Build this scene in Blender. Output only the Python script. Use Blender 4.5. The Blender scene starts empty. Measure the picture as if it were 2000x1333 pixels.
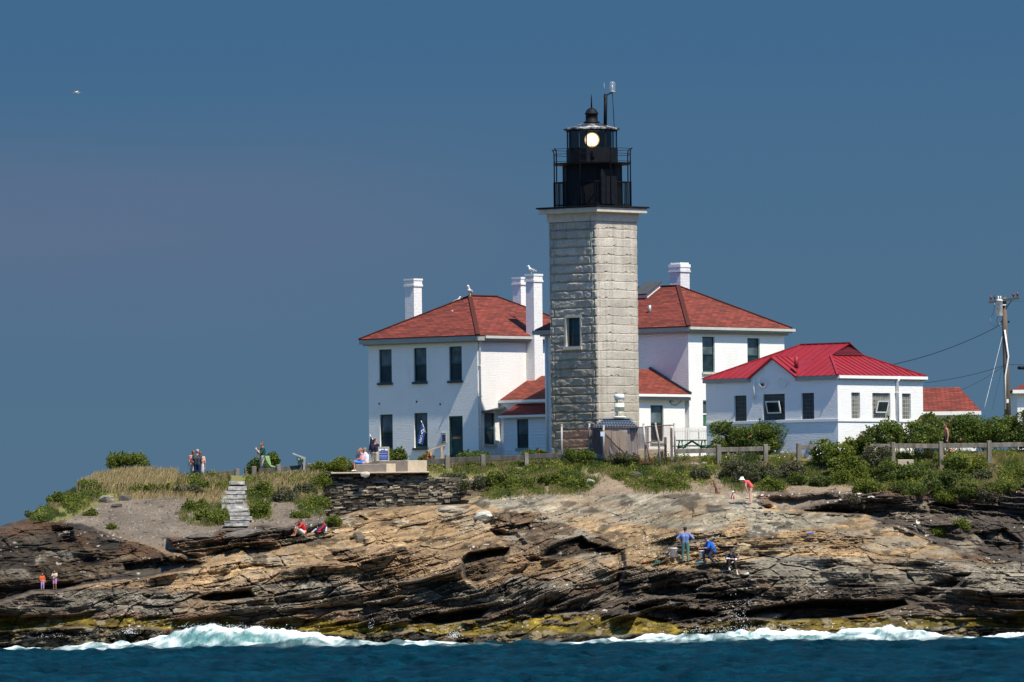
import bpy, bmesh, math, random
import numpy as np
from mathutils import Vector, Matrix

random.seed(7); RNG = np.random.default_rng(7)
SC = bpy.context.scene
COL = SC.collection
PI = math.pi

# ------------------------------------------------------------------ camera
F = 17100.0; CAMZ = 2.5; TAU = math.atan((1150 - 666.5) / F); RHO = 0.012
_f = np.array([0, math.cos(TAU), math.sin(TAU)])
_r0 = np.array([1.0, 0, 0]); _u0 = np.array([0, -math.sin(TAU), math.cos(TAU)])
_r = math.cos(RHO) * _r0 - math.sin(RHO) * _u0
_u = math.sin(RHO) * _r0 + math.cos(RHO) * _u0
cam = bpy.data.cameras.new('camera'); cam_o = bpy.data.objects.new('camera', cam); COL.objects.link(cam_o)
cam.sensor_width = 36; cam.lens = F / 2000 * 36; cam.clip_start = 5; cam.clip_end = 60000
cam_o.matrix_world = Matrix(((_r[0], _u[0], -_f[0], 0), (_r[1], _u[1], -_f[1], 0), (_r[2], _u[2], -_f[2], CAMZ), (0, 0, 0, 1)))
SC.camera = cam_o

def ray(px, py):
    a = (np.asarray(px, float) - 1000) / F; b = (666.5 - np.asarray(py, float)) / F
    return _f + a[..., None] * _r + b[..., None] * _u
def P(px, py, Y):                       # world point at photo pixel and ground distance Y
    d = ray(px, py); k = np.asarray(Y, float) / d[..., 1]
    p = d * k[..., None]; p[..., 2] += CAMZ
    return p
def PV(px, py, Y): return Vector(P(px, py, Y))

# ------------------------------------------------------------------ noise
def _h(ix, iy, s):
    n = (ix.astype(np.int64) * 374761393 + iy.astype(np.int64) * 668265263 + s * 974634777) & 0xFFFFFFFF
    n = ((n ^ (n >> 13)) * 1274126177) & 0xFFFFFFFF
    n = ((n ^ (n >> 15)) * 2246822519) & 0xFFFFFFFF
    return ((n ^ (n >> 16)) & 0xFFFFFF) / float(0xFFFFFF)
def vn(x, y, s=0):
    x = np.asarray(x, float); y = np.asarray(y, float)
    ix = np.floor(x); iy = np.floor(y); fx = x - ix; fy = y - iy
    fx = fx * fx * (3 - 2 * fx); fy = fy * fy * (3 - 2 * fy)
    ix = ix.astype(np.int64); iy = iy.astype(np.int64)
    a = _h(ix, iy, s); b = _h(ix + 1, iy, s); c = _h(ix, iy + 1, s); d = _h(ix + 1, iy + 1, s)
    return (a * (1 - fx) + b * fx) * (1 - fy) + (c * (1 - fx) + d * fx) * fy
def fbm(x, y, o=4, s=0, g=.5):
    r = 0; a = 1; t = 0
    for k in range(o):
        r = r + a * vn(x * 2 ** k + 17.3 * k, y * 2 ** k - 9.1 * k, s + k); t += a; a *= g
    return r / t
def sstep(a, b, x):
    t = np.clip((x - a) / (b - a), 0, 1); return t * t * (3 - 2 * t)
def inpoly(px, py, poly):
    px = np.asarray(px, float); py = np.asarray(py, float); r = np.zeros(px.shape, bool)
    n = len(poly)
    for i in range(n):
        x1, y1 = poly[i]; x2, y2 = poly[(i + 1) % n]
        if y1 == y2: continue
        c = ((y1 > py) != (y2 > py)) & (px < (x2 - x1) * (py - y1) / (y2 - y1) + x1)
        r ^= c
    return r
def polydist(px, py, poly):             # signed distance, positive inside
    d = np.full(np.shape(px), 1e9)
    n = len(poly)
    for i in range(n):
        x1, y1 = poly[i]; x2, y2 = poly[(i + 1) % n]
        dx, dy = x2 - x1, y2 - y1; L = dx * dx + dy * dy + 1e-9
        t = np.clip(((px - x1) * dx + (py - y1) * dy) / L, 0, 1)
        d = np.minimum(d, np.hypot(px - x1 - t * dx, py - y1 - t * dy))
    return np.where(inpoly(px, py, poly), d, -d)

# ------------------------------------------------------------------ object helpers
def tag(o, label=None, cat=None, group=None, kind=None):
    if label: o['label'] = label
    if cat: o['category'] = cat
    if group: o['group'] = group
    if kind: o['kind'] = kind
    return o
def empty(name, loc=(0, 0, 0), rz=0.0, label=None, cat=None, group=None):
    o = bpy.data.objects.new(name, None); COL.objects.link(o); o.empty_display_size = .3
    o.location = loc; o.rotation_euler = (0, 0, rz)
    return tag(o, label, cat, group)
def setmats(me, mats):
    for m in (mats if isinstance(mats, (list, tuple)) else [mats]): me.materials.append(m)
def link(name, me, parent=None):
    o = bpy.data.objects.new(name, me); COL.objects.link(o)
    if parent is not None: o.parent = parent
    return o
def np_mesh(name, verts, faces, mats, smooth=False, fattr=None, vcol=None, vattr=None, matidx=None):
    """faces: (n,3) or (n,4) int array"""
    me = bpy.data.meshes.new(name); verts = np.asarray(verts, np.float32); faces = np.asarray(faces, np.int32)
    n, k = faces.shape
    me.vertices.add(len(verts)); me.vertices.foreach_set('co', verts.ravel())
    me.loops.add(n * k); me.loops.foreach_set('vertex_index', faces.ravel())
    me.polygons.add(n); me.polygons.foreach_set('loop_start', np.arange(0, n * k, k, dtype=np.int32))
    me.polygons.foreach_set('loop_total', np.full(n, k, np.int32))
    me.polygons.foreach_set('use_smooth', np.full(n, smooth))
    setmats(me, mats)
    if matidx is not None: me.polygons.foreach_set('material_index', np.asarray(matidx, np.int32))
    if fattr is not None:
        for an, av in fattr.items():
            a = me.attributes.new(an, 'FLOAT', 'FACE'); a.data.foreach_set('value', np.asarray(av, np.float32))
    if vattr is not None:
        for an, av in vattr.items():
            a = me.attributes.new(an, 'FLOAT', 'POINT'); a.data.foreach_set('value', np.asarray(av, np.float32))
    if vcol is not None:
        a = me.attributes.new('col', 'FLOAT_COLOR', 'POINT')
        c = np.ones((len(verts), 4), np.float32); c[:, :3] = vcol; a.data.foreach_set('color', c.ravel())
    me.update(calc_edges=True); me.validate()
    return me

class MB:
    """collects shapes in one bmesh; build() links them as ONE mesh object"""
    def __init__(s): s.bm = bmesh.new(); s.uv = s.bm.loops.layers.uv.new('UVMap'); s.mi = 0
    def face(s, pts, uvs=None, smooth=False):
        vs = [s.bm.verts.new(p) for p in pts]
        f = s.bm.faces.new(vs); f.material_index = s.mi; f.smooth = smooth
        if uvs:
            for l, u in zip(f.loops, uvs): l[s.uv].uv = u
        return f
    def box(s, x0, x1, y0, y1, z0, z1, M=None):
        c = [Vector((x, y, z)) for z in (z0, z1) for y in (y0, y1) for x in (x0, x1)]
        if M is not None: c = [M @ v for v in c]
        v = [s.bm.verts.new(p) for p in c]
        for q in ((0, 2, 3, 1), (4, 5, 7, 6), (0, 1, 5, 4), (2, 6, 7, 3), (0, 4, 6, 2), (1, 3, 7, 5)):
            f = s.bm.faces.new([v[i] for i in q]); f.material_index = s.mi
        return s
    def bar(s, p0, p1, w, h, up=(0, 0, 1)):
        p0 = Vector(p0); p1 = Vector(p1); d = (p1 - p0); L = d.length; d = d / L; up = Vector(up)
        if abs(d.dot(up)) > .98: up = Vector((0, 1, 0))
        a = d.cross(up).normalized(); b = a.cross(d).normalized()
        M = Matrix(((d.x, a.x, b.x, p0.x), (d.y, a.y, b.y, p0.y), (d.z, a.z, b.z, p0.z), (0, 0, 0, 1)))
        return s.box(0, L, -w / 2, w / 2, -h / 2, h / 2, M)
    def tube(s, pts, r, n=8, cap=True):
        pts = [Vector(p) for p in pts]; rs = r if isinstance(r, (list, tuple)) else [r] * len(pts)
        rings = []; pa = None
        for i, p in enumerate(pts):
            d = (pts[min(i + 1, len(pts) - 1)] - pts[max(i - 1, 0)])
            d = d.normalized() if d.length > 1e-9 else Vector((0, 0, 1))
            if pa is None:
                pa = d.orthogonal().normalized()
            else:
                pa = (pa - d * pa.dot(d)); pa = pa.normalized() if pa.length > 1e-6 else d.orthogonal().normalized()
            b = d.cross(pa)
            rings.append([s.bm.verts.new(p + (pa * math.cos(2 * PI * k / n) + b * math.sin(2 * PI * k / n)) * rs[i]) for k in range(n)])
        for i in range(len(rings) - 1):
            for k in range(n):
                f = s.bm.faces.new((rings[i][k], rings[i][(k + 1) % n], rings[i + 1][(k + 1) % n], rings[i + 1][k]))
                f.smooth = True; f.material_index = s.mi
        if cap:
            for rg, rev in ((rings[0], True), (rings[-1], False)):
                f = s.bm.faces.new(list(reversed(rg)) if rev else rg); f.material_index = s.mi
        return s
    def lathe(s, prof, c=(0, 0, 0), n=24, smooth=True, phase=0.0):
        c = Vector(c); rings = []
        for r, z in prof:
            if r < 1e-5: rings.append([s.bm.verts.new(c + Vector((0, 0, z)))])
            else: rings.append([s.bm.verts.new(c + Vector((r * math.cos(2 * PI * k / n + phase), r * math.sin(2 * PI * k / n + phase), z))) for k in range(n)])
        for a, b in zip(rings[:-1], rings[1:]):
            for k in range(n):
                k2 = (k + 1) % n
                if len(a) == 1 and len(b) == 1: continue
                if len(a) == 1: vs = (a[0], b[k2], b[k])
                elif len(b) == 1: vs = (a[k], a[k2], b[0])
                else: vs = (a[k], a[k2], b[k2], b[k])
                f = s.bm.faces.new(vs); f.smooth = smooth; f.material_index = s.mi
        return s
    def prism(s, poly, z0, z1):
        b = [s.bm.verts.new((x, y, z0)) for x, y in poly]; t = [s.bm.verts.new((x, y, z1)) for x, y in poly]
        n = len(poly)
        for k in range(n):
            f = s.bm.faces.new((b[k], b[(k + 1) % n], t[(k + 1) % n], t[k])); f.material_index = s.mi
        s.bm.faces.new(list(reversed(b))).material_index = s.mi; s.bm.faces.new(t).material_index = s.mi
        return s
    def ell(s, c, r, n=10, m=7, M=None):
        c = Vector(c); rings = []
        for i in range(m + 1):
            th = PI * i / m
            rg = []
            for k in range(n if 0 < i < m else 1):
                v = Vector((r[0] * math.sin(th) * math.cos(2 * PI * k / n), r[1] * math.sin(th) * math.sin(2 * PI * k / n), r[2] * math.cos(th)))
                if M is not None: v = M @ v
                rg.append(s.bm.verts.new(c + v))
            rings.append(rg)
        for a, b in zip(rings[:-1], rings[1:]):
            for k in range(n):
                k2 = (k + 1) % n
                if len(a) == 1: vs = (a[0], b[k], b[k2])
                elif len(b) == 1: vs = (a[k], b[0], a[k2])
                else: vs = (a[k], b[k], b[k2], a[k2])
                f = s.bm.faces.new(vs); f.smooth = True; f.material_index = s.mi
        return s
    def mesh(s, name, mats, bevel=0, recalc=True):
        if bevel: bmesh.ops.bevel(s.bm, geom=s.bm.edges[:], offset=bevel, segments=1, affect='EDGES', clamp_overlap=True)
        if recalc: bmesh.ops.recalc_face_normals(s.bm, faces=s.bm.faces)
        me = bpy.data.meshes.new(name); s.bm.to_mesh(me); s.bm.free(); setmats(me, mats); return me
    def build(s, name, mats, parent=None, bevel=0, recalc=True):
        return link(name, s.mesh(name, mats, bevel, recalc), parent)

def copy_tree(o, parent=None):
    c = o.copy(); COL.objects.link(c)
    if parent is not None: c.parent = parent
    for ch in [x for x in bpy.data.objects if x.parent == o]: copy_tree(ch, c)
    return c

# ------------------------------------------------------------------ materials
class NT:
    def __init__(s, name):
        s.m = bpy.data.materials.new(name); s.m.use_nodes = True; s.t = s.m.node_tree; s.t.nodes.clear()
        s.out = s.n('ShaderNodeOutputMaterial')
    def n(s, typ, **kw):
        nd = s.t.nodes.new(typ)
        for k, v in kw.items():
            if k.startswith('i_'):
                key = k[2:]; key = int(key) if key.isdigit() else key.replace('_', ' ')
                sock = nd.inputs[key]
                if hasattr(v, 'is_output') or isinstance(v, bpy.types.NodeSocket): s.t.links.new(v, sock)
                else: sock.default_value = v
            else: setattr(nd, k, v)
        return nd
    def l(s, a, b): s.t.links.new(a, b)
    def coord(s, which='Object', scale=(1, 1, 1), rot=(0, 0, 0)):
        tc = s.n('ShaderNodeTexCoord'); mp = s.n('ShaderNodeMapping')
        s.l(tc.outputs[which], mp.inputs['Vector']); mp.inputs['Scale'].default_value = scale; mp.inputs['Rotation'].default_value = rot
        return mp.outputs['Vector']
    def noise(s, vec, scale=5, detail=4, rough=.55):
        nd = s.n('ShaderNodeTexNoise'); nd.inputs['Scale'].default_value = scale; nd.inputs['Detail'].default_value = detail
        nd.inputs['Roughness'].default_value = rough; s.l(vec, nd.inputs['Vector']); return nd.outputs['Fac']
    def ramp(s, fac, stops):
        r = s.n('ShaderNodeValToRGB'); e = r.color_ramp.elements
        while len(e) < len(stops): e.new(.5)
        for k, (p, c) in enumerate(stops): e[k].position = p; e[k].color = (*c, 1) if len(c) == 3 else c
        s.l(fac, r.inputs['Fac']); return r.outputs['Color']
    def mix(s, fac, a, b, blend='MIX'):
        m = s.n('ShaderNodeMix', data_type='RGBA', blend_type=blend)
        for sock, v in ((m.inputs[0], fac), (m.inputs[6], a), (m.inputs[7], b)):
            if isinstance(v, bpy.types.NodeSocket): s.l(v, sock)
            elif isinstance(v, (tuple, list)): sock.default_value = (*v, 1) if len(v) == 3 else v
            else: sock.default_value = v
        return m.outputs[2]
    def math(s, op, a, b=0.0, c=None):
        m = s.n('ShaderNodeMath', operation=op)
        for i, v in enumerate((a, b) if c is None else (a, b, c)):
            if isinstance(v, bpy.types.NodeSocket): s.l(v, m.inputs[i])
            else: m.inputs[i].default_value = v
        return m.outputs[0]
    def bump(s, h, strength=.5, dist=.02, normal=None):
        b = s.n('ShaderNodeBump'); b.inputs['Strength'].default_value = strength; b.inputs['Distance'].default_value = dist
        s.l(h, b.inputs['Height'])
        if normal is not None: s.l(normal, b.inputs['Normal'])
        return b.outputs['Normal']
    def bsdf(s, col, rough=.7, metal=0.0, normal=None, spec=.5, **kw):
        p = s.n('ShaderNodeBsdfPrincipled')
        for k, v in (('Base Color', col), ('Roughness', rough), ('Metallic', metal), ('Specular IOR Level', spec), *kw.items()):
            if isinstance(v, bpy.types.NodeSocket): s.l(v, p.inputs[k])
            else: p.inputs[k].default_value = (*v, 1) if isinstance(v, (tuple, list)) and len(v) == 3 else v
        if normal is not None: s.l(normal, p.inputs['Normal'])
        return p.outputs[0]
    def done(s, sh): s.l(sh, s.out.inputs['Surface']); return s.m

_MC = {}
def M(name, col, rough=.7, metal=0.0, var=.18, scale=4.0, bump=.25, bscale=25.0, spec=.4, dirt=None, dirt_amt=.4, stretch=(1, 1, 1)):
    if name in _MC: return _MC[name]
    t = NT(name); v = t.coord('Object', stretch)
    n1 = t.noise(v, scale, 5); lo = tuple(c * (1 - var) for c in col); hi = tuple(min(1, c * (1 + var)) for c in col)
    c = t.ramp(n1, [(.3, lo), (.7, hi)])
    if dirt is not None:
        n3 = t.noise(v, scale * .6, 6, .65); f = t.ramp(n3, [(.5, (0, 0, 0)), (.68, (dirt_amt,) * 3)]); c = t.mix(f, c, dirt)
    nb = t.bump(t.noise(v, bscale, 4), bump, .01) if bump else None
    _MC[name] = t.done(t.bsdf(c, rough, metal, nb, spec)); return _MC[name]

def m_shingle(name, base, row=.18):
    t = NT(name); uv = t.coord('UV')
    b = t.n('ShaderNodeTexBrick'); t.l(uv, b.inputs['Vector'])
    b.inputs['Scale'].default_value = 1; b.inputs['Brick Width'].default_value = .5; b.inputs['Row Height'].default_value = row
    b.inputs['Mortar Size'].default_value = .022; b.inputs['Mortar Smooth'].default_value = .3; b.offset = .5
    b.inputs['Color1'].default_value = (.50, .56, .58, 1); b.inputs['Color2'].default_value = (1.35, 1.25, 1.22, 1); b.inputs['Mortar'].default_value = (.22, .26, .28, 1)
    st = t.noise(t.coord('UV', (1.1, 7, 1)), 1.0, 4, .75); big = t.noise(uv, .5, 4)
    c = t.ramp(st, [(.30, (base[0] * .34, base[1] * .8, base[2] * .85)), (.44, (base[0] * .8, base[1] * .9, base[2])), (.56, base), (.72, (base[0] * 1.3, base[1] * 1.7, base[2] * 1.7))])
    c = t.mix(.85, c, b.outputs['Color'], 'MULTIPLY'); c = t.mix(t.ramp(big, [(.45, (0, 0, 0)), (.75, (.35,) * 3)]), c, (base[0] * .6, base[1] * .8, base[2] * .8))
    wv = t.n('ShaderNodeTexWave', wave_type='BANDS', bands_direction='Y', wave_profile='SAW'); t.l(uv, wv.inputs['Vector']); wv.inputs['Scale'].default_value = 1 / row / 2 / PI * 2 * PI / 6.2832 * 1.0
    nb = t.bump(b.outputs['Fac'], .6, -.012)
    return t.done(t.bsdf(c, .85, 0, nb, .25))

def m_whitebrick(name, col=(.80, .80, .80), rough_amt=1.0, flake=None):
    t = NT(name); uv = t.coord('UV')
    b = t.n('ShaderNodeTexBrick'); t.l(uv, b.inputs['Vector']); b.inputs['Scale'].default_value = 1
    b.inputs['Brick Width'].default_value = .23; b.inputs['Row Height'].default_value = .085; b.inputs['Mortar Size'].default_value = .012
    b.inputs['Mortar Smooth'].default_value = .6
    n = t.noise(t.coord('UV', (5, 14, 1)), 1.0, 5, .65); n2 = t.noise(uv, .7, 5, .6)
    c = t.ramp(n2, [(.3, tuple(x * .93 for x in col)), (.7, col)])
    n4 = t.noise(t.coord('UV', (2.6, .30, 1)), 1.0, 5, .7); c = t.mix(t.ramp(n4, [(.54, (0, 0, 0)), (.74, (.28,) * 3)]), c, (col[0] * .74, col[1] * .70, col[2] * .63))
    if flake:
        n3 = t.noise(t.coord('UV', (6, 9, 1)), 1.0, 6, .75); f = t.ramp(n3, [(.58, (0, 0, 0)), (.66, (.75,) * 3)]); c = t.mix(f, c, flake)
    h = t.math('ADD', t.math('MULTIPLY', b.outputs['Fac'], -.22), t.math('MULTIPLY', n, 1.6))
    nb = t.bump(h, .55 * rough_amt, .02)
    return t.done(t.bsdf(c, .65, 0, nb, .25))

def m_glass(name, top=(.03, .05, .06), rough=.06):
    t = NT(name); v = t.coord('Object'); n = t.noise(v, 1.3, 2)
    c = t.ramp(n, [(.35, tuple(x * .6 for x in top)), (.7, tuple(x * 1.5 for x in top))])
    nb = t.bump(t.noise(v, 3, 2), .06, .02)
    return t.done(t.bsdf(c, rough, 0, nb, .35))

def m_leaf(name, stops, trans=.3):
    t = NT(name); a = t.n('ShaderNodeAttribute'); a.attribute_name = 'shade'
    c = t.ramp(a.outputs['Fac'], stops)
    p = t.bsdf(c, .55, 0, None, .3)
    tr = t.n('ShaderNodeBsdfTranslucent'); t.l(t.mix(.5, c, (.16, .2, .02), 'MIX'), tr.inputs['Color'])
    mx = t.n('ShaderNodeMixShader'); mx.inputs[0].default_value = trans; t.l(p, mx.inputs[1]); t.l(tr.outputs[0], mx.inputs[2])
    return t.done(mx.outputs[0])

WHITE = m_whitebrick('white_painted_brick')
WHITE_FLAKE = m_whitebrick('weathered_white_brick', (.78, .78, .78), 1.3, (.30, .27, .25))
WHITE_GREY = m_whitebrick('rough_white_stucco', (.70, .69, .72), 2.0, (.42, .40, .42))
TRIM = M('white_trim_paint', (.78, .78, .77), .5, var=.05, bump=.05)
GUTTER = M('pale_gutter_metal', (.50, .49, .46), .5, var=.08, bump=.05)
GREYTRIM = M('grey_cornice_paint', (.285, .295, .29), .55, var=.12, bump=.1, stretch=(1, 1, 6))
SHINGLE = m_shingle('red_asphalt_shingle', (.215, .044, .028))
SHINGLE_SHADE = m_shingle('shade_tone_red_shingle', (.22, .030, .022))  # porch roof copy of the shingle, its shade put into the colour
REDMETAL = M('red_standing_seam_metal', (.265, .019, .026), .5, var=.13, scale=1.2, bump=.05, spec=.25, dirt=(.215, .032, .040), dirt_amt=.5)
GREEN = M('dark_green_sash_paint', (.010, .050, .048), .5, var=.2)
GREEN2 = M('bright_green_table_paint', (.006, .095, .058), .5, var=.15)
SILL = M('dark_slate_sill', (.045, .05, .055), .6)
STONESILL = M('pale_stone_sill', (.48, .45, .40), .8)
GLASS = m_glass('dark_window_glass', (.018, .032, .040))
GLASS_C = m_glass('curtained_window_glass', (.085, .115, .13), .12)
BLACK = M('black_iron_paint', (.0055, .0065, .0095), .6, var=.35, bump=.15, spec=.16, dirt=(.014, .012, .012), dirt_amt=.5)
RUST = M('rusty_galvanised_pipe', (.42, .40, .38), .7, .2, var=.25, scale=2.2, dirt=(.17, .055, .022), dirt_amt=1.0, bump=.4)
RUSTY = M('rusted_iron', (.14, .05, .028), .85, var=.4, scale=6)
GALV = M('galvanised_steel', (.40, .41, .42), .5, .5, var=.2)
WOOD = M('weathered_grey_timber', (.185, .165, .135), .9, var=.4, scale=5, bump=.6, stretch=(1, 1, .25), dirt=(.085, .075, .06), dirt_amt=.6)
WOODD = M('dark_weathered_timber', (.085, .078, .070), .9, var=.4, scale=5, bump=.6, stretch=(1, 1, .25), dirt=(.05, .045, .04), dirt_amt=.6)
NEWWOOD = M('fresh_pine_timber', (.50, .33, .17), .7, var=.2)
CONC = M('aged_concrete', (.47, .39, .29), .9, var=.16, scale=2.5, bump=.6, bscale=18, dirt=(.33, .28, .21))
GRANITE_STEP = M('rough_grey_granite', (.40, .385, .355), .9, var=.4, scale=6, bump=.9, bscale=14, dirt=(.15, .14, .125), dirt_amt=.6)
# ------------------------------------------------------------------ world and sun
EXPO = .42
A_T = math.radians(41.0)
UR = np.array([math.sin(A_T), math.cos(A_T), 0]); UL = np.array([-math.cos(A_T), math.sin(A_T), 0])
SUN_H = (.991 * -UL + .135 * -UR); SUN_H /= np.linalg.norm(SUN_H)
SUN_EL = math.radians(58.0)
sund = Vector((SUN_H[0] * math.cos(SUN_EL), SUN_H[1] * math.cos(SUN_EL), math.sin(SUN_EL)))
sl = bpy.data.lights.new('sun', 'SUN'); sl.energy = 5.0; sl.angle = math.radians(.53); sl.color = (1.0, .905, .74)
so = bpy.data.objects.new('sun', sl); COL.objects.link(so); so.rotation_euler = sund.to_track_quat('Z', 'Y').to_euler(); so.location = (60, 300, 120)

def srgb(r, g, b):
    return tuple(((x / 255) / 12.92 if x <= 10 else ((x / 255 + .055) / 1.055) ** 2.4) for x in (r, g, b))
w = bpy.data.worlds.new('World'); SC.world = w; w.use_nodes = True; nt = w.node_tree; nt.nodes.clear()
W = NT.__new__(NT); W.t = nt; W.m = w
wo = W.n('ShaderNodeOutputWorld')
sky = W.n('ShaderNodeTexSky'); sky.sky_type = 'NISHITA'; sky.sun_disc = False; sky.sun_elevation = SUN_EL
sky.sun_rotation = math.atan2(SUN_H[0], SUN_H[1]); sky.air_density = 1.0; sky.dust_density = .6; sky.ozone_density = 2.0; sky.altitude = 0
bg1 = W.n('ShaderNodeBackground'); W.l(W.mix(1.0, sky.outputs[0], (.55, 1.0, 1.33), 'MULTIPLY'), bg1.inputs['Color']); bg1.inputs['Strength'].default_value = .102
# the hazy slate-blue band of sky over the sea, by elevation only
tc = W.n('ShaderNodeTexCoord'); sx = W.n('ShaderNodeSeparateXYZ'); W.l(tc.outputs['Generated'], sx.inputs[0])
el = sx.outputs['Z']
nz = W.n('ShaderNodeTexNoise'); mp = W.n('ShaderNodeMapping'); mp.inputs['Scale'].default_value = (9, 9, 60); W.l(tc.outputs['Generated'], mp.inputs[0]); W.l(mp.outputs[0], nz.inputs['Vector'])
nz.inputs['Scale'].default_value = 1.0; nz.inputs['Detail'].default_value = 3
el2 = W.math('ADD', el, W.math('MULTIPLY', W.math('SUBTRACT', nz.outputs['Fac'], .5), .006))
band = W.ramp(W.math('MULTIPLY', el2, 10.0), [(0.0, srgb(84, 113, 138)), (.20, srgb(82, 113, 139)), (.42, srgb(75, 110, 140)), (.64, srgb(65, 105, 142)), (1.0, srgb(60, 101, 142))])
lm = W.n('ShaderNodeTexNoise'); mp2 = W.n('ShaderNodeMapping'); mp2.inputs['Scale'].default_value = (16, 4, 34); W.l(tc.outputs['Generated'], mp2.inputs[0]); W.l(mp2.outputs[0], lm.inputs['Vector'])
lm.inputs['Scale'].default_value = 1.0; lm.inputs['Detail'].default_value = 2
hz = W.math('MULTIPLY', W.ramp(W.math('MULTIPLY', el2, 10.0), [(.12, (0, 0, 0)), (.36, (1, 1, 1)), (.5, (0, 0, 0))]), W.ramp(lm.outputs['Fac'], [(.42, (0, 0, 0)), (.66, (.70,) * 3)]))
hx = W.ramp(W.math('MULTIPLY_ADD', sx.outputs['X'], 8.0, .5), [(0.0, (1, 1, 1)), (.30, (.8,) * 3), (.62, (0, 0, 0))])
hy = W.ramp(W.math('MULTIPLY', el2, 10.0), [(.26, (0, 0, 0)), (.40, (1, 1, 1)), (.47, (.9,) * 3), (.56, (0, 0, 0))])
band = W.mix(W.math('MULTIPLY', W.math('MULTIPLY', hx, hy), W.math('MULTIPLY_ADD', lm.outputs['Fac'], .9, .25)), band, srgb(96, 112, 141))
bg2 = W.n('ShaderNodeBackground'); W.l(band, bg2.inputs['Color']); bg2.inputs['Strength'].default_value = 2 ** -EXPO
mx = W.n('ShaderNodeMixShader'); W.l(W.ramp(el, [(.09, (0, 0, 0)), (.30, (1, 1, 1))]), mx.inputs[0]); W.l(bg2.outputs[0], mx.inputs[1]); W.l(bg1.outputs[0], mx.inputs[2])
W.l(mx.outputs[0], wo.inputs['Surface'])
SC.view_settings.view_transform = 'Standard'; SC.view_settings.look = 'None'; SC.view_settings.exposure = EXPO; SC.view_settings.gamma = 1
SC.render.engine = 'CYCLES'; SC.cycles.use_denoising = True; SC.cycles.max_bounces = 6; SC.cycles.transparent_max_bounces = 12

# ------------------------------------------------------------------ terrain
SKYX = [-3600, -1500, -900, -560, -300, 0, 60, 130, 190, 260, 330, 400, 460, 560, 640, 700, 850, 1000, 1100, 1250, 1400, 1500, 1600, 1700, 1840, 2000, 2300, 2600, 5000]
SKYY = [1240, 1235, 1190, 1130, 1085, 1030, 1010, 962, 936, 926, 930, 931, 930, 926, 920, 912, 906, 900, 897, 894, 890, 888, 886, 884, 882, 880, 885, 900, 900]
BLP = [860, 895, 920, 950, 970, 1000, 1050, 1100, 1150, 1200, 1230, 1254, 1275, 1300]
BY = [451, 448, 446, 443.5, 441, 437, 432, 428, 425, 423, 421.5, 420, 416.5, 412]
def sky_y(px): return np.interp(px, SKYX, SKYY)

UCOL = np.concatenate([np.linspace(-3600, -600, 30, endpoint=False), np.arange(-600, 2600, 1.75), np.linspace(2600, 5000, 24)])
NV = 310
tv = np.linspace(0, 1, NV)
PXg, Tg = np.meshgrid(UCOL, tv, indexing='ij')
SKYg = sky_y(PXg) + 6 * (fbm(PXg / 60, PXg * 0, 3, 91) - .5) * (SKYY[0] > 0)
PYg = 1290 - .012 * (PXg - 1000) + (SKYg - 1290 + .012 * (PXg - 1000)) * Tg
LP = PYg + .012 * (PXg - 1000)
Yb = np.interp(LP, BLP, BY)
wx = 14 * (fbm(PXg / 45, PYg / 30, 4, 5) - .5); wy = 10 * (fbm(PXg / 40, PYg / 22, 4, 9) - .5)
WX, WY = PXg + 1.6 * wx, PYg + 1.6 * wy

HILL_L = [(-900, 1195), (-600, 1135), (-300, 1092), (-100, 1056), (0, 1028), (60, 1008), (150, 1020), (230, 1050), (300, 1072), (335, 1096), (410, 1098), (380, 1112), (300, 1124), (180, 1140), (110, 1152), (60, 1155), (0, 1176), (-900, 1215)]
d = polydist(PXg + .6 * wx, PYg + .6 * wy, HILL_L)
f = sstep(-6, 5, d)
Yb = Yb * (1 - f) + f * (426.8 + (1152 - LP) / 130 * 5.0 - .5 * fbm(PXg / 60, PYg / 40, 3, 41) + 1.5 * sstep(1120, 1155, LP))
# ground behind the right-hand pale mound
CREST = [(1440, 975), (1500, 998), (1560, 1003), (1640, 1005), (1690, 1009), (1740, 1025), (1790, 1045), (1830, 1060), (1870, 1080), (1905, 1092), (2000, 1096), (2300, 1110), (2700, 1120)]
cx = np.array([c[0] for c in CREST]); cy = np.array([c[1] for c in CREST])
above = np.interp(PXg, cx, cy) + .5 * wy - PYg
fr = sstep(0, 5, above) * sstep(1440, 1560, PXg)
Yb = Yb + fr * (4.2 * sstep(940, 1010, PYg) + 1.2 * sstep(1000, 1090, PYg))
# rock in front of the retaining wall, terrace above it
WALLTOP = [(637, 912), (985, 905), (985, 930), (960, 960), (930, 985), (800, 990), (700, 1000), (640, 1018), (630, 990)]
fw = sstep(-4, 3, polydist(PXg, PYg, WALLTOP))
Yb = Yb * (1 - fw) + fw * np.maximum(Yb, 444.6)
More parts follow.
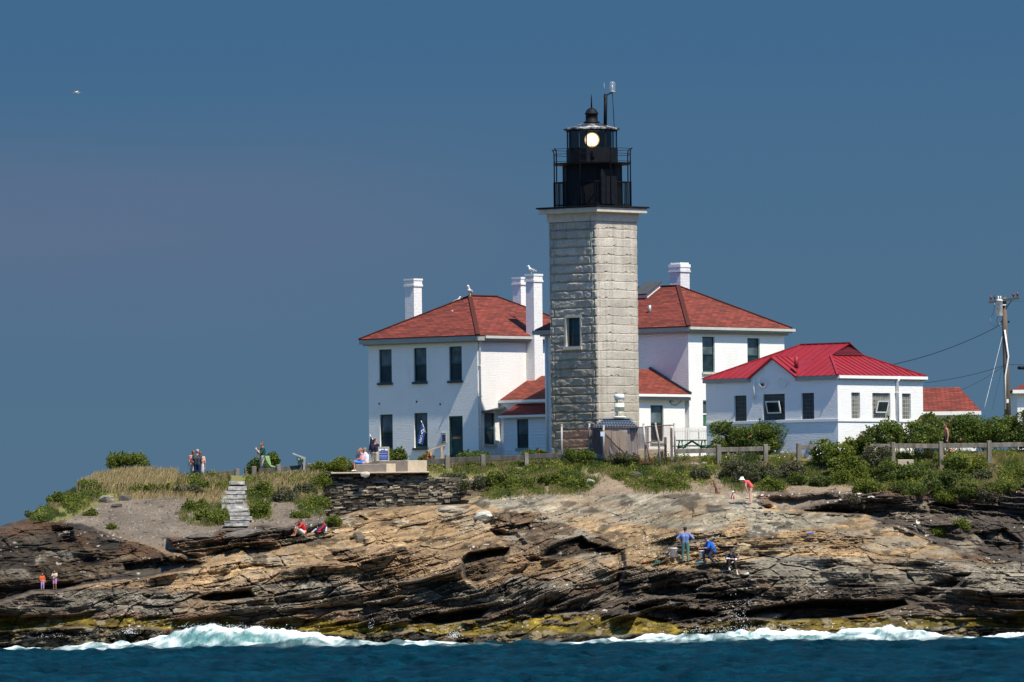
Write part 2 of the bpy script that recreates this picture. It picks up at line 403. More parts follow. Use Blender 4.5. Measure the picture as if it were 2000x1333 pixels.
# undercuts and caves: (polygon, depth)
CAVES = [([(900, 1092), (918, 1078), (960, 1072), (1000, 1066), (992, 1085), (975, 1110), (950, 1136), (925, 1143), (906, 1132)], 2.6),
         ([(1055, 1090), (1068, 1070), (1100, 1056), (1135, 1045), (1150, 1058), (1180, 1068), (1215, 1076), (1160, 1084), (1110, 1093)], 1.5),
         ([(1430, 1196), (1500, 1184), (1580, 1172), (1700, 1170), (1762, 1172), (1775, 1182), (1720, 1196), (1640, 1208), (1540, 1216), (1440, 1208)], 2.6),
         ([(1190, 1080), (1222, 1072), (1225, 1110), (1212, 1145), (1195, 1140), (1204, 1110)], 1.2),
         ([(385, 1168), (420, 1156), (490, 1152), (500, 1166), (470, 1176), (400, 1177)], 1.6),
         ([(790, 1214), (830, 1198), (900, 1190), (960, 1186), (940, 1210), (860, 1222), (800, 1222)], 1.7),
         ([(960, 1035), (1010, 1040), (1035, 1065), (1000, 1080), (970, 1062)], .8),
         ([(1250, 1150), (1330, 1140), (1420, 1150), (1440, 1175), (1330, 1170), (1260, 1168)], .9),
         ([(1240, 1180), (1330, 1185), (1430, 1200), (1380, 1228), (1300, 1222), (1240, 1205)], 1.5),
         ([(240, 1100), (310, 1090), (330, 1105), (300, 1120), (240, 1122)], .8),
         ([(100, 1035), (140, 1030), (150, 1060), (120, 1070), (100, 1060)], .7),
         ([(640, 1094), (700, 1090), (740, 1098), (735, 1105), (670, 1104)], .7),
         ([(270, 1160), (330, 1160), (345, 1170), (290, 1176)], .6),
         ([(680, 1052), (695, 1043), (712, 1046), (716, 1068), (700, 1074), (685, 1070)], .5),
         ([(1700, 1100), (1830, 1098), (1850, 1106), (1760, 1112)], .35),
         ([(1780, 1160), (1860, 1120), (1900, 1118), (1880, 1140), (1820, 1176)], .9),
         ([(1900, 1040), (1960, 1030), (2000, 1060), (1990, 1085), (1930, 1080)], 1.0),
         ([(1810, 985), (1860, 975), (1880, 1000), (1850, 1025), (1815, 1010)], .9),
         ([(440, 1108), (500, 1100), (560, 1104), (520, 1112), (450, 1116)], .5),
         ([(560, 1190), (700, 1178), (800, 1176), (760, 1188), (640, 1196)], .8),
         ([(1000, 1196), (1120, 1186), (1180, 1180), (1150, 1198), (1040, 1206)], .7)]
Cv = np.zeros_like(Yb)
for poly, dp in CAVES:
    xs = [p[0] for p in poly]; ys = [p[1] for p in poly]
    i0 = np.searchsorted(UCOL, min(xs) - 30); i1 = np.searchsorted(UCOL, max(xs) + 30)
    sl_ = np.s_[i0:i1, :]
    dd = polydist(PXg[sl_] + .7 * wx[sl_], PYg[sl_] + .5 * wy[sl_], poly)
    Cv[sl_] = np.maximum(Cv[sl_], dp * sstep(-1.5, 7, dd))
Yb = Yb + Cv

# colour zones --------------------------------------------------------------
TAN, GREY, BRN, DARK, ALG, GRAV, SOIL, TURF, WET, BLK, GRD, DKB, DKG, GRM = range(14)
PAL = np.array([(.345, .235, .125), (.285, .245, .175), (.19, .128, .072), (.082, .063, .046), (.135, .096, .010), (.155, .123, .091), (.225, .168, .112), (.15, .14, .05), (.040, .036, .025), (.030, .027, .026), (.135, .116, .088), (.105, .072, .043), (.054, .043, .034), (.215, .185, .140)])
zone = np.full(PXg.shape, BRN)
def zpoly(z, poly, jig=1.0):
    xs = [p[0] for p in poly]
    i0 = np.searchsorted(UCOL, min(xs) - 40); i1 = np.searchsorted(UCOL, max(xs) + 40)
    s = np.s_[i0:i1, :]
    m = inpoly(PXg[s] + jig * 1.7 * wx[s], PYg[s] + jig * 1.7 * wy[s], poly)
    zz = zone[s]; zz[m] = z; zone[s] = zz
zone[(LP < 968) & (PXg > 640) & (PXg < 1560)] = SOIL; zone[(LP < 1035) & (PXg <= 640)] = GRAV; zone[(LP < 955) & (PXg >= 1560)] = SOIL; zone[LP > 1140] = DARK
zpoly(BRN, [(330, 1130), (700, 1090), (1000, 1100), (1000, 1180), (600, 1190), (330, 1190)])
zpoly(TAN, [(360, 1100), (480, 1060), (620, 1035), (720, 985), (800, 975), (1000, 960), (1260, 955), (1460, 965), (1560, 1000), (1700, 1005), (1830, 1055), (1910, 1095), (1700, 1110), (1450, 1120), (1230, 1105), (1100, 1110), (980, 1130), (880, 1110), (740, 1090), (560, 1110), (450, 1140), (330, 1140)])
zpoly(GREY, [(900, 960), (1200, 958), (1480, 960), (1500, 985), (1480, 1010), (1380, 1035), (1200, 1020), (1080, 1005), (900, 985)])
zpoly(GRM, [(1500, 1085), (1700, 1090), (2000, 1095), (2300, 1110), (2300, 1160), (1900, 1150), (1700, 1140), (1480, 1150), (1400, 1120)])
zpoly(GREY, [(1460, 1000), (1690, 1007), (1600, 1030), (1460, 1050)])
zpoly(GRD, [(300, 1160), (700, 1120), (1000, 1130), (1180, 1100), (1200, 1130), (1000, 1180), (700, 1180), (420, 1200), (0, 1190), (150, 1150)])
zpoly(BRN, [(640, 1070), (900, 1060), (1010, 1030), (1040, 1100), (960, 1150), (850, 1130), (700, 1125)])
zpoly(DKB, [(960, 1000), (1060, 1000), (1180, 1050), (1215, 1080), (1060, 1095), (1000, 1085)])
zpoly(DARK, [(1240, 1110), (1420, 1120), (1520, 1145), (1800, 1150), (2300, 1160), (2300, 1250), (1200, 1260), (1180, 1150)])
zpoly(DKG, HILL_L, .4); zpoly(DKB, [(0, 1100), (120, 1060), (260, 1080), (330, 1100), (200, 1130), (60, 1150), (0, 1165)], 1.0)
zpoly(DKG, [(1560, 955), (1700, 950), (2000, 940), (2600, 930), (2600, 1110), (2000, 1095), (1900, 1090), (1780, 1040), (1690, 1004), (1580, 998), (1480, 985), (1480, 962)])
zpoly(DARK, [(320, 1050), (420, 1040), (560, 1020), (640, 1015), (600, 1045), (520, 1058), (420, 1060), (340, 1065)])
zpoly(TURF, [(40, 1016), (100, 980), (170, 935), (215, 912), (340, 922), (450, 925), (450, 960), (380, 966), (300, 962), (240, 978), (190, 986), (150, 1006), (105, 1022)], .6)
zpoly(GRAV, [(120, 1022), (180, 992), (235, 986), (300, 966), (345, 964), (440, 966), (440, 1030), (420, 1046), (330, 1050), (335, 1075), (400, 1095), (330, 1080), (230, 1045), (160, 1022)], .5)
zpoly(GRAV, [(470, 930), (650, 920), (640, 1020), (560, 1030), (490, 1025)], .5)
zpoly(SOIL, [(985, 930), (1230, 935), (1400, 915), (1420, 950), (1480, 965), (1300, 965), (1040, 970)], .5)
zpoly(SOIL, [(1520, 930), (1700, 945), (1700, 958), (1540, 962)], .7)
zpoly(GRAV, [(1500, 975), (1620, 965), (1640, 975), (1520, 1000)], .7)
tf = PYg < SKYg + 28 + .6 * wy
zone[tf & (PXg > 690)] = TURF
zone[(PYg < SKYg + 18 + wy) & (PXg <= 690) & (PXg > 70 + wx)] = TURF; zone[(PXg <= 70 + wx) & (LP < 1100)] = DKG
zpoly(SOIL, [(1150, 915), (1260, 925), (1240, 950), (1130, 950)], .6)
alg_lo = np.interp(PXg, [-600, 0, 250, 420, 600, 800, 960, 1130, 1260, 1330, 1420, 1520, 1700, 1850, 2000, 2600], [1200, 1204, 1204, 1212, 1212, 1218, 1212, 1200, 1206, 1222, 1214, 1210, 1208, 1203, 1198, 1195])
alg_hi = np.interp(PXg, [-600, 0, 250, 420, 600, 800, 960, 1130, 1260, 1330, 1420, 1520, 1700, 1850, 2000, 2600], [1232, 1230, 1225, 1232, 1240, 1236, 1240, 1236, 1240, 1248, 1246, 1234, 1230, 1225, 1224, 1222])
nA = fbm(PXg / 70, PYg / 14, 4, 61)
zone[(PYg > alg_lo + 1.6 * wy) & (PYg < alg_hi + wy) & (nA > .27)] = ALG
zone[(PYg > alg_hi + .8 * wy)] = WET

isrock = (zone <= DARK) | (zone == ALG) | (zone == WET) | (zone >= GRD)
# strata: world x/z of the undisplaced sheet -----------------------------------
G0 = P(PXg, PYg, Yb); X, Z = G0[..., 0], G0[..., 2]
dip = np.interp(PXg, [-600, 100, 500, 900, 1150, 1300, 1500, 1800, 2600], [.02, .05, .16, .20, .30, .22, .05, -.05, -.04])
dipx = np.cumsum(dip * np.gradient(X, axis=0), axis=0)
dipx -= dipx[np.searchsorted(UCOL, 1000)][None, :]
B = Z - dipx + 1.1 * (fbm(X / 7, Z / 3.5, 3, 21) - .5) + .18 * (fbm(X / 1.2, Z / .7, 3, 22) - .5)
rough = np.where(isrock, 1.0, 0.0)
rough = np.where(zone == TAN, .70, rough); rough = np.where(zone == GREY, .56, rough); rough = np.where(zone == GRM, .75, rough); rough = np.where(zone == ALG, .55, rough)
rough = np.where((zone == GREY) & (PYg < 1000), .5, rough); rough = np.where((zone == DKG), .95, rough); rough = np.where(d > 0, .36, rough)
def smooth2(a, n):
    for _ in range(n):
        a = (a + np.roll(a, 1, 0) + np.roll(a, -1, 0)) / 3; a[:, 1:-1] = (a[:, 1:-1] + a[:, 2:] + a[:, :-2]) / 3
    return a
noR = sstep(-3, 6, polydist(PXg, PYg, WALLTOP + [])) ; rough = rough * (1 - noR); rough = smooth2(rough.astype(float), 3)
rough *= .35 + 1.3 * fbm(X / 5, Z / 2.2, 3, 33)
disp = np.zeros_like(Yb); layer_tone = np.zeros_like(Yb); crev = np.zeros_like(Yb)
for thk, sd, amp in ((1.5, 3, 1.05), (.58, 4, .95), (.21, 6, .75), (.085, 8, .6)):
    q = B / thk + .5 * fbm(X / (thk * 5), Z / thk, 2, sd + 50); k = np.floor(q); fr_ = q - k
    along = vn(X / (thk * 4.2) + k * 37.7, k * 3.1, sd + 7)
    al2 = vn(X / (thk * 2.0) + k * 17.7, k * 5.3, sd + 8)
    on = sstep(.28, .62, along)                       # ledges fade in and out along their length
    prot = on * (fr_ ** 1.4) * (.7 + .8 * al2) + .45 * along
    disp -= amp * thk * 1.45 * prot
    layer_tone += (vn(k * 7.7 + X / (thk * 14), k * 1.3, sd + 9) - .5) * (.9 if thk > .3 else .65)
    crev += on * sstep(.20, 0, fr_) * (1 if thk > .15 else .6)
# fractured blocks: elongated cells along the bedding
def worley(x, y, sd):
    ix = np.floor(x).astype(np.int64); iy = np.floor(y).astype(np.int64); f1 = np.full(x.shape, 9.0); f2 = np.full(x.shape, 9.0); cid = np.zeros(x.shape)
    for dx in (-1, 0, 1):
        for dy in (-1, 0, 1):
            jx_, jy_ = ix + dx, iy + dy; d_ = np.hypot(jx_ + _h(jx_, jy_, sd) - x, jy_ + _h(jx_, jy_, sd + 1) - y)
            new = d_ < f1; f2 = np.where(new, f1, np.minimum(f2, d_)); cid = np.where(new, _h(jx_, jy_, sd + 2), cid); f1 = np.where(new, d_, f1)
    return f1, f2 - f1, cid
bw = .5 * (fbm(X / 1.1, Z / .6, 3, 88) - .5)
wcrk = np.zeros_like(Yb); wtone = np.zeros_like(Yb)
for sx_, sy_, am_, sd in ((1.9, .62, .55, 131), (.75, .24, .24, 135), (.30, .10, .10, 139)):
    f1_, ed_, cid_ = worley((X + bw) / sx_, (B + .25 * bw) / sy_, sd); gate = sstep(.34, .56, fbm(X / 3.1, Z / 1.7, 3, sd + 40))
    disp += -am_ * (cid_ - .5) * (.35 + .65 * gate) + am_ * .5 * sstep(.10, .0, ed_) * gate
    wcrk += sstep(.11, .0, ed_) * gate * (.8 if sx_ > .5 else .55); wtone += (cid_ - .5) * (.5 if sx_ < 1 else .4)
# joints: slanting fractures that offset blocks
jx = X * .9 + Z * 1.1 + 1.2 * fbm(X / 4, Z / 3, 3, 71); jk = np.floor(jx / 2.3); jf = np.abs(jx / 2.3 - jk - .5) * 2
blk = vn(jk * 5.1, np.floor(B / .9) * 3.3, 77)
disp += .22 * (blk - .5) + .08 * sstep(.05, 0, 1 - jf) * sstep(.52, .60, fbm(X / 2.5, Z / 1.4, 2, 78))
big = -2.3 * (fbm(X / 5.5, Z / 2.6, 3, 81) - .5) - .5 * (fbm(X / 1.3, Z / .8, 4, 82) - .5)
hl = smooth2(sstep(-8, 8, d), 2); big = big - hl * (1.5 * (fbm(X / 1.5, Z / 1.1, 4, 85) - .5) + .6 * np.abs(fbm(X / .6, Z / .5, 3, 86) - .5))
fine = -.10 * (fbm(X / .35, Z / .22, 3, 83) - .5)
soft = smooth2((~isrock).astype(float), 4)
Yt = Yb + rough * disp + (.35 + .65 * rough) * big * (1 - .55 * soft) + fine * (.6 + rough) + soft * -.06 * (fbm(X / .25, Z / .2, 2, 84) - .5) * 2
edge = sstep(1.0, .93, Tg)
Yt = np.interp(np.where(Tg > .93, 0, 0), [0], [0]) + Yb + (Yt - Yb) * np.clip(edge + .15, 0, 1)
# monotone guard: surfaces may overhang but never cross the terrace behind
Yt = np.clip(Yt, 411, 455)
G = P(PXg, PYg, Yt)
def T(px, py):
    """point on the built ground seen at photo pixel"""
    px = float(px); i = int(np.clip(np.searchsorted(UCOL, px) - 1, 0, len(UCOL) - 2)); a = (px - UCOL[i]) / (UCOL[i + 1] - UCOL[i])
    y0, y1 = PYg[i, 0], PYg[i, -1]; j = np.clip((py - y0) / (y1 - y0), 0, 1) * (NV - 1); j0 = int(min(j, NV - 2)); b = j - j0
    return Vector((1 - a) * ((1 - b) * G[i, j0] + b * G[i, j0 + 1]) + a * ((1 - b) * G[i + 1, j0] + b * G[i + 1, j0 + 1]))
def Tn(px, py):
    px = np.asarray(px, float); i = np.clip(np.searchsorted(UCOL, px) - 1, 0, len(UCOL) - 2)
    y0 = PYg[i, 0]; y1 = PYg[i, -1]; j = np.clip(np.round((py - y0) / (y1 - y0) * (NV - 1)), 0, NV - 1).astype(int)
    return G[i, j]
# colours --------------------------------------------------------------------
colr = PAL[zone].copy()
for _ in range(1):
    colr = (colr + np.roll(colr, 1, 0) + np.roll(colr, -1, 0)) / 3
lt = np.clip(layer_tone, -1.2, 1.2)[..., None]
stain = fbm(X / 2.2, Z / 1.1, 5, 101)[..., None]; rust = fbm(X / 3.0, Z / 1.2, 4, 102)[..., None]
streak = fbm(B * 9 + X * .12, X * .55, 3, 103)[..., None]
grain = fbm(X / .22, B / .06, 3, 112)[..., None]
mul = np.exp(.42 * lt + .55 * wtone[..., None] + 1.0 * (stain - .5) + .9 * (streak - .5) + 1.1 * (grain - .5))
rk = isrock[..., None] & (zone != ALG)[..., None]
colr = np.where(rk, colr * mul, colr * np.exp(.9 * (stain - .5) + .5 * (streak - .5)))
dk = ((zone == DARK) | (zone == DKG))[..., None]
colr = np.where(rk & ~dk, colr + (np.array([.27, .165, .080]) - colr) * .5 * sstep(.54, .74, rust), colr)
colr = np.where(rk & ~dk, colr + (np.array([.36, .325, .255]) - colr) * .5 * sstep(.56, .70, fbm(X / 1.6 + 50, Z / .5, 4, 104))[..., None] * (zone != BRN)[..., None], colr)
colr = np.where(dk, colr + (np.array([.19, .095, .045]) - colr) * .55 * sstep(.55, .75, rust), colr)
colr = np.where((zone == ALG)[..., None], colr * np.exp(2.6 * (fbm(X / .45, Z / .16, 5, 117) - .52) + 1.6 * (fbm(X / 2.2, Z / .5, 3, 118) - .5))[..., None], colr)
colr = np.where((zone == GRAV)[..., None], colr * (.72 + .6 * fbm(X / 1.4, Z / .5, 4, 116))[..., None], colr)
colr = np.where(dk, colr + (np.array([.20, .165, .12]) - colr) * np.where(d > 0, .35, .75)[..., None] * sstep(.58, .72, fbm(X / 1.5 + 9, Z / .4, 4, 114))[..., None], colr)
lich = sstep(.60, .68, fbm(X / .9, Z / .45, 4, 105))[..., None]           # dark lichen film on the rock
colr = np.where(rk & ~dk, colr * (1 - .6 * lich), colr)
colr = np.where(isrock[..., None], colr * ((1 - .32 * np.clip(crev, 0, 1)) * (1 - .17 * np.clip(wcrk, 0, 1)))[..., None], colr)   # darker at the foot of each bed and along block cracks
fl = (vn(X / .12, Z / .07, 106) > .88) & (fbm(X / 1.3, Z / .7, 3, 107) > .56) & isrock & (zone != WET)
colr[fl] = (.50, .46, .40)
barn = (fbm(X / .5, Z / .3, 4, 108) > .63) & ((zone == WET) | (zone == ALG)); colr[barn] = (.20, .16, .09)
gsp = (vn(X / .075, Z / .055, 109) > .84) & ((zone == GRAV) | (zone == SOIL)); colr[gsp] = np.array([.25, .22, .19]) * (.7 + .5 * RNG.random(gsp.sum()))[:, None]
gsd = (vn(X / .14, Z / .10, 110) > .85) & ((zone == GRAV) | (zone == SOIL)); colr[gsd] *= .45
cave_dark = sstep(.6, 1.6, Cv)[..., None]; colr = colr * (1 - .45 * cave_dark)                   # rock darker with depth in the caves
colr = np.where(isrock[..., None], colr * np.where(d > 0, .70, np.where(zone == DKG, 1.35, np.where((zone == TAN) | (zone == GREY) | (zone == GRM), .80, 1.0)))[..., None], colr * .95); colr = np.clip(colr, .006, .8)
# plateau behind the skyline
NB = 14; back = []
bk = np.concatenate([np.linspace(1.5, 60, 9), np.array([110, 180, 260, 340, 430])])
zl = G[:, -1, 2]
for q in bk:
    Yk = G[:, -1, 1] + q
    zk = np.where(zl > 3, np.minimum(zl, np.maximum(zl * .0 + 9.15, zl - 8)) , zl)
    zk = zl + (np.minimum(zl, 9.15) - zl) * min(1, q / 12) - max(0, q - 90) * .045 * 1.0 - (.1 if q < 2 else .05)
    xk = G[:, -1, 0] * (Yk / G[:, -1, 1]); back.append(np.stack([xk, Yk, zk], -1))
GB = np.concatenate([G, np.stack(back, 1)], 1)
CB = np.concatenate([colr, np.repeat((PAL[TURF] * (.8 + .4 * fbm(UCOL / 30, UCOL * 0, 3, 120))[:, None])[:, None, :], NB, 1)], 1)
RB = np.concatenate([np.where(zone == WET, .18, np.where(zone == ALG, .6, .95)), np.full((len(UCOL), NB), .95)], 1)
nu, nv = GB.shape[:2]
idx = np.arange(nu * nv).reshape(nu, nv)
quads = np.stack([idx[:-1, :-1], idx[1:, :-1], idx[1:, 1:], idx[:-1, 1:]], -1).reshape(-1, 4)
t = NT('coastal_rock_and_soil'); a = t.n('ShaderNodeAttribute'); a.attribute_name = 'col'; ar = t.n('ShaderNodeAttribute'); ar.attribute_name = 'rgh'
v = t.coord('Object', (1, 1, 3.2), (0, math.radians(8), 0)); n1 = t.noise(v, 7, 7, .78); n2 = t.noise(t.coord('Object'), 14, 4, .7)
c = t.mix(1.0, a.outputs['Color'], t.ramp(n1, [(.28, (.55,) * 3), (.5, (1,) * 3), (.74, (1.38,) * 3)]), 'MULTIPLY')
nb = t.bump(t.math('ADD', n1, t.math('MULTIPLY', n2, .5)), .8, .06)
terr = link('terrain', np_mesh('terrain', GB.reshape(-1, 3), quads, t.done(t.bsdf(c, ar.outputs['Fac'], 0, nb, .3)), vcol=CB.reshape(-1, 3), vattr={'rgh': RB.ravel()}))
tag(terr, kind='structure')

# ------------------------------------------------------------------ sea
def breaker(x, y):
    """height of the shore break; x in photo px at 420 m, y distance"""
    A = np.interp(x, [-700, -300, 0, 120, 220, 300, 360, 400, 450, 520, 620, 680, 760, 830, 900, 1000, 1060, 1140, 1220, 1300, 1360, 1430, 1500, 1600, 1720, 1800, 1870, 1930, 1990, 2300, 2700],
                  [.3, .2, .18, .22, .34, .60, .88, 1.12, .98, .85, .62, .36, .26, .30, .12, .10, .16, .24, .26, .30, .46, .62, .60, .56, .52, .34, .16, .30, .36, .4, .3])
    yc = 414 + 1.8 * np.sin(x / 190) + 2.4 * (vn(x / 160, x * 0, 201) - .5)
    s = (y - yc)
    prof = np.where(s < 0, np.exp(-(s / 3.0) ** 2), np.exp(-(s / 2.2) ** 2))
    return A * prof, A, s
yrows = np.concatenate([np.geomspace(-3000, -30, 1) * 0 - 4000, np.array([-500, -50, 60, 120, 170]), np.arange(195, 330, .42), np.arange(330, 425, .30), np.array([426, 430, 440, 460, 520, 700, 1200, 2500, 6000, 14000, 40000])])
xcols = np.concatenate([np.array([-40000, -12000, -4000, -1200, -400, -120, -60]), np.arange(-33, 33, .115), np.array([60, 120, 400, 1200, 4000, 12000, 40000])])
XW, YW = np.meshgrid(xcols, yrows, indexing='ij')
ZW = np.zeros_like(XW)
rg = np.random.default_rng(3)
act = sstep(150, 200, YW) * sstep(50, 34, np.abs(XW)) * sstep(440, 425, YW)
wgx = XW + .6 * (fbm(XW / 3, YW / 5, 2, 210) - .5); wgy = YW + 1.5 * (fbm(XW / 4, YW / 6, 2, 211) - .5)
for k in range(46):
    lam = .8 * (9 / .8) ** (rg.random() ** 1.3); th = rg.normal(PI / 2 + .25, .55); am = .0150 * lam ** .42 * (.5 + rg.random())
    ph = rg.random() * 2 * PI; kk = 2 * PI / lam
    arg = kk * (wgx * math.cos(th) + wgy * math.sin(th)) + ph
    ZW += am * (1 - np.abs(np.sin(arg / 2)) * 2)
ZW = ZW * (.45 + 1.1 * fbm(XW / 6, YW / 12, 3, 212)) * act
PXW = 1000 + XW / 420 * F
hb, Ab, sb = breaker(PXW, YW)
lumpy = .55 + .9 * fbm(XW / .8, YW / 1.4, 4, 215)
rag = fbm(XW / .42, YW / .9, 5, 216, .65)
ZW += hb * act * (1 + .30 * (lumpy - 1)) + (.34 * (rag - .5) * (.35 + Ab) + .03) * sstep(.10, .40, hb) * act
# foam on the breaking wave, wash along the rocks, old streaks
fn = fbm(XW / 1.1, YW / 1.8 + ZW * 2, 5, 220); fn2 = fbm(XW / .30, YW / .45 + ZW * 3, 4, 221)
str_ = fbm((XW + .8 * ZW) / .5 , (ZW * 2.2 + YW * .12), 4, 222)
foam = sstep(.06, .42, hb / (Ab + .10)) * sstep(.12, .30, Ab) * (.06 + .94 * sstep(.40, .68, .30 * fn + .42 * str_ + .28 * fn2 + .20 * sstep(-1.2, .2, sb)))
foam = np.maximum(foam, sstep(.75, .93, hb / (Ab + .02)) * sstep(.08, .2, Ab) * sstep(.3, .5, fn2))
wash = sstep(414, 417.5, YW) * sstep(423, 420, YW) * sstep(.48, .62, fn) * .8
foam = np.clip(np.maximum(foam, wash) * act, 0, 1)
aqua = np.clip(sstep(.03, .55, hb) * (.7 + .6 * fn2) + .8 * foam, 0, 1) * act
iw = np.arange(XW.size).reshape(XW.shape)
qw = np.stack([iw[:-1, :-1], iw[1:, :-1], iw[1:, 1:], iw[:-1, 1:]], -1).reshape(-1, 4)
t = NT('sea_water'); af = t.n('ShaderNodeAttribute'); af.attribute_name = 'foam'; aa = t.n('ShaderNodeAttribute'); aa.attribute_name = 'aqua'
v = t.coord('Object', (1, .5, 1)); nn = t.noise(v, 2.2, 5, .65); n5 = t.noise(t.coord('Object', (1, .22, 1)), .25, 3)
n6 = t.noise(t.coord('Object', (.55, .10, 1)), 1.0, 6, .72)
deep = t.mix(1.0, t.ramp(n5, [(.3, (.0004, .0150, .0245)), (.7, (.0006, .0215, .034))]), t.ramp(n6, [(.30, (.35,) * 3), (.5, (1.0,) * 3), (.68, (1.9,) * 3), (.76, (3.4, 2.6, 2.5))]), 'MULTIPLY')
c = t.mix(aa.outputs['Fac'], deep, (.055, .20, .20)); c = t.mix(af.outputs['Fac'], c, (.74, .79, .79))
rr = t.math('ADD', .14, t.math('MULTIPLY', af.outputs['Fac'], .6))
nb = t.bump(t.math('ADD', nn, t.math('MULTIPLY', t.noise(v, 7, 4, .7), .6)), 1.0, .16)
dif = t.n('ShaderNodeBsdfDiffuse'); t.l(c, dif.inputs['Color']); t.l(nb, dif.inputs['Normal'])
glo = t.n('ShaderNodeBsdfGlossy'); t.l(rr, glo.inputs['Roughness']); t.l(nb, glo.inputs['Normal'])
fre = t.n('ShaderNodeFresnel'); fre.inputs['IOR'].default_value = 1.33; t.l(nb, fre.inputs['Normal'])
wm = t.n('ShaderNodeMixShader'); t.l(t.math('MULTIPLY', t.math('MINIMUM', t.math('MULTIPLY', t.math('POWER', fre.outputs[0], 1.5), .36), .22), t.math('SUBTRACT', 1.0, af.outputs['Fac'])), wm.inputs[0]); t.l(dif.outputs[0], wm.inputs[1]); t.l(glo.outputs[0], wm.inputs[2])
WATERSH = t.done(wm.outputs[0])
sea = link('sea_water', np_mesh('sea_water', np.stack([XW, YW, ZW], -1).reshape(-1, 3), qw, WATERSH, smooth=True, vattr={'foam': foam.ravel(), 'aqua': aqua.ravel()}))
tag(sea, kind='structure')
# loose stones lying on the gravel slope and bare soil
SV, SF = [], []; rgs = np.random.default_rng(21)
GRAVP = [[(130, 1020), (190, 992), (250, 985), (310, 968), (440, 968), (440, 1028), (420, 1044), (335, 1050), (335, 1075), (390, 1090), (330, 1078), (230, 1043)], [(540, 960), (630, 950), (632, 1015), (560, 1028), (530, 1020)], [(1010, 955), (1230, 940), (1400, 925), (1470, 960), (1300, 964), (1040, 968)], [(1550, 945), (1700, 948), (1690, 960), (1540, 964)]]
for gp_, n_ in zip(GRAVP, (620, 200, 260, 70)):
    xs_ = [q[0] for q in gp_]; ys_ = [q[1] for q in gp_]
    x_ = rgs.uniform(min(xs_), max(xs_), n_ * 2); y_ = rgs.uniform(min(ys_), max(ys_), n_ * 2); ok_ = inpoly(x_, y_, gp_)
    for p in Tn(x_[ok_], y_[ok_])[:n_]:
        r = .018 + .075 * rgs.random() ** 3.5; k = len(SV); o8 = np.array([(1, 0, 0), (-1, 0, 0), (0, 1, 0), (0, -1, 0), (0, 0, .7), (0, 0, -.7)]) * r * rgs.uniform(.6, 1.35, (6, 1)) + rgs.normal(0, .15 * r, (6, 3)) + p
        SV.extend(o8.tolist()); SF.extend([[k + a, k + b, k + c] for a, b, c in ((0, 2, 4), (2, 1, 4), (1, 3, 4), (3, 0, 4), (2, 0, 5), (1, 2, 5), (3, 1, 5), (0, 3, 5))])
tag(link('loose_stones', np_mesh('loose_stones', SV, np.array(SF), M('loose_grey_stone', (.20, .175, .145), .95, var=.6, scale=1.5, bump=.5))), kind='stuff')
# spray thrown up where the swell meets the rock
mb_v = []; mb_f = []
def drop(p, r):
    k = len(mb_v); o = np.array([(1, 0, 0), (-1, 0, 0), (0, 1, 0), (0, -1, 0), (0, 0, 1.3), (0, 0, -1.3)]) * r + p
    mb_v.extend(o.tolist()); mb_f.extend([[k + a, k + b, k + c] for a, b, c in ((0, 2, 4), (2, 1, 4), (1, 3, 4), (3, 0, 4), (2, 0, 5), (1, 2, 5), (3, 1, 5), (0, 3, 5))])
for (cx_, cy_, sx_, sy_, n_, Y_) in ((1440, 1214, 14, 14, 40, 418), (1440, 1190, 7, 16, 9, 418), (1380, 1232, 40, 6, 60, 416), (1480, 1228, 40, 5, 60, 416), (400, 1222, 40, 4, 60, 414.5), (470, 1226, 50, 4, 70, 414.5), (255, 1236, 8, 8, 40, 416), (885, 1243, 7, 7, 70, 418), (725, 1226, 4, 12, 14, 419), (1725, 1232, 7, 6, 40, 417), (560, 1234, 40, 3, 40, 415), (2000, 1240, 30, 3, 20, 416), (110, 1243, 30, 4, 20, 417)):
    for _ in range(n_ * 2):
        drop(P(cx_ + random.gauss(0, sx_), cy_ - abs(random.gauss(0, sy_)) + 3, Y_ + random.gauss(0, .3)), random.uniform(.007, .018) * (1.4 if random.random() < .1 else 1))
FOAMM = M('white_sea_foam', (.82, .85, .86), .6, var=.04, bump=.3, bscale=8)
sp = link('sea_spray', np_mesh('sea_spray', mb_v, np.array(mb_f), FOAMM)); tag(sp, kind='stuff')
# ------------------------------------------------------------------ building frame
RZ = math.atan2(UR[1], UR[0])           # local +X = along the sunlit faces, local +Y = along the shaded faces
class Frame:
    def __init__(s, px, py, Y, z=None):
        s.o = P(px, py, Y);
        if z is not None: s.o[2] = z
    def hit(s, axis, val, px, py):       # local point where the photo pixel meets plane local axis = val
        d = ray(px, py); o = np.array([0, 0, CAMZ]) - s.o
        n = UR if axis == 0 else UL
        k = (val - o @ n) / (d @ n); p = o + d * k
        return np.array([p @ UR, p @ UL, p[2] + s.o[2]])
    def L(s, px, py, v=0.0): return s.hit(0, v, px, py)   # on the shaded (left) plane
    def R(s, px, py, v=0.0): return s.hit(1, v, px, py)   # on the sunlit (right) plane
    def loc(s): return tuple(s.o)

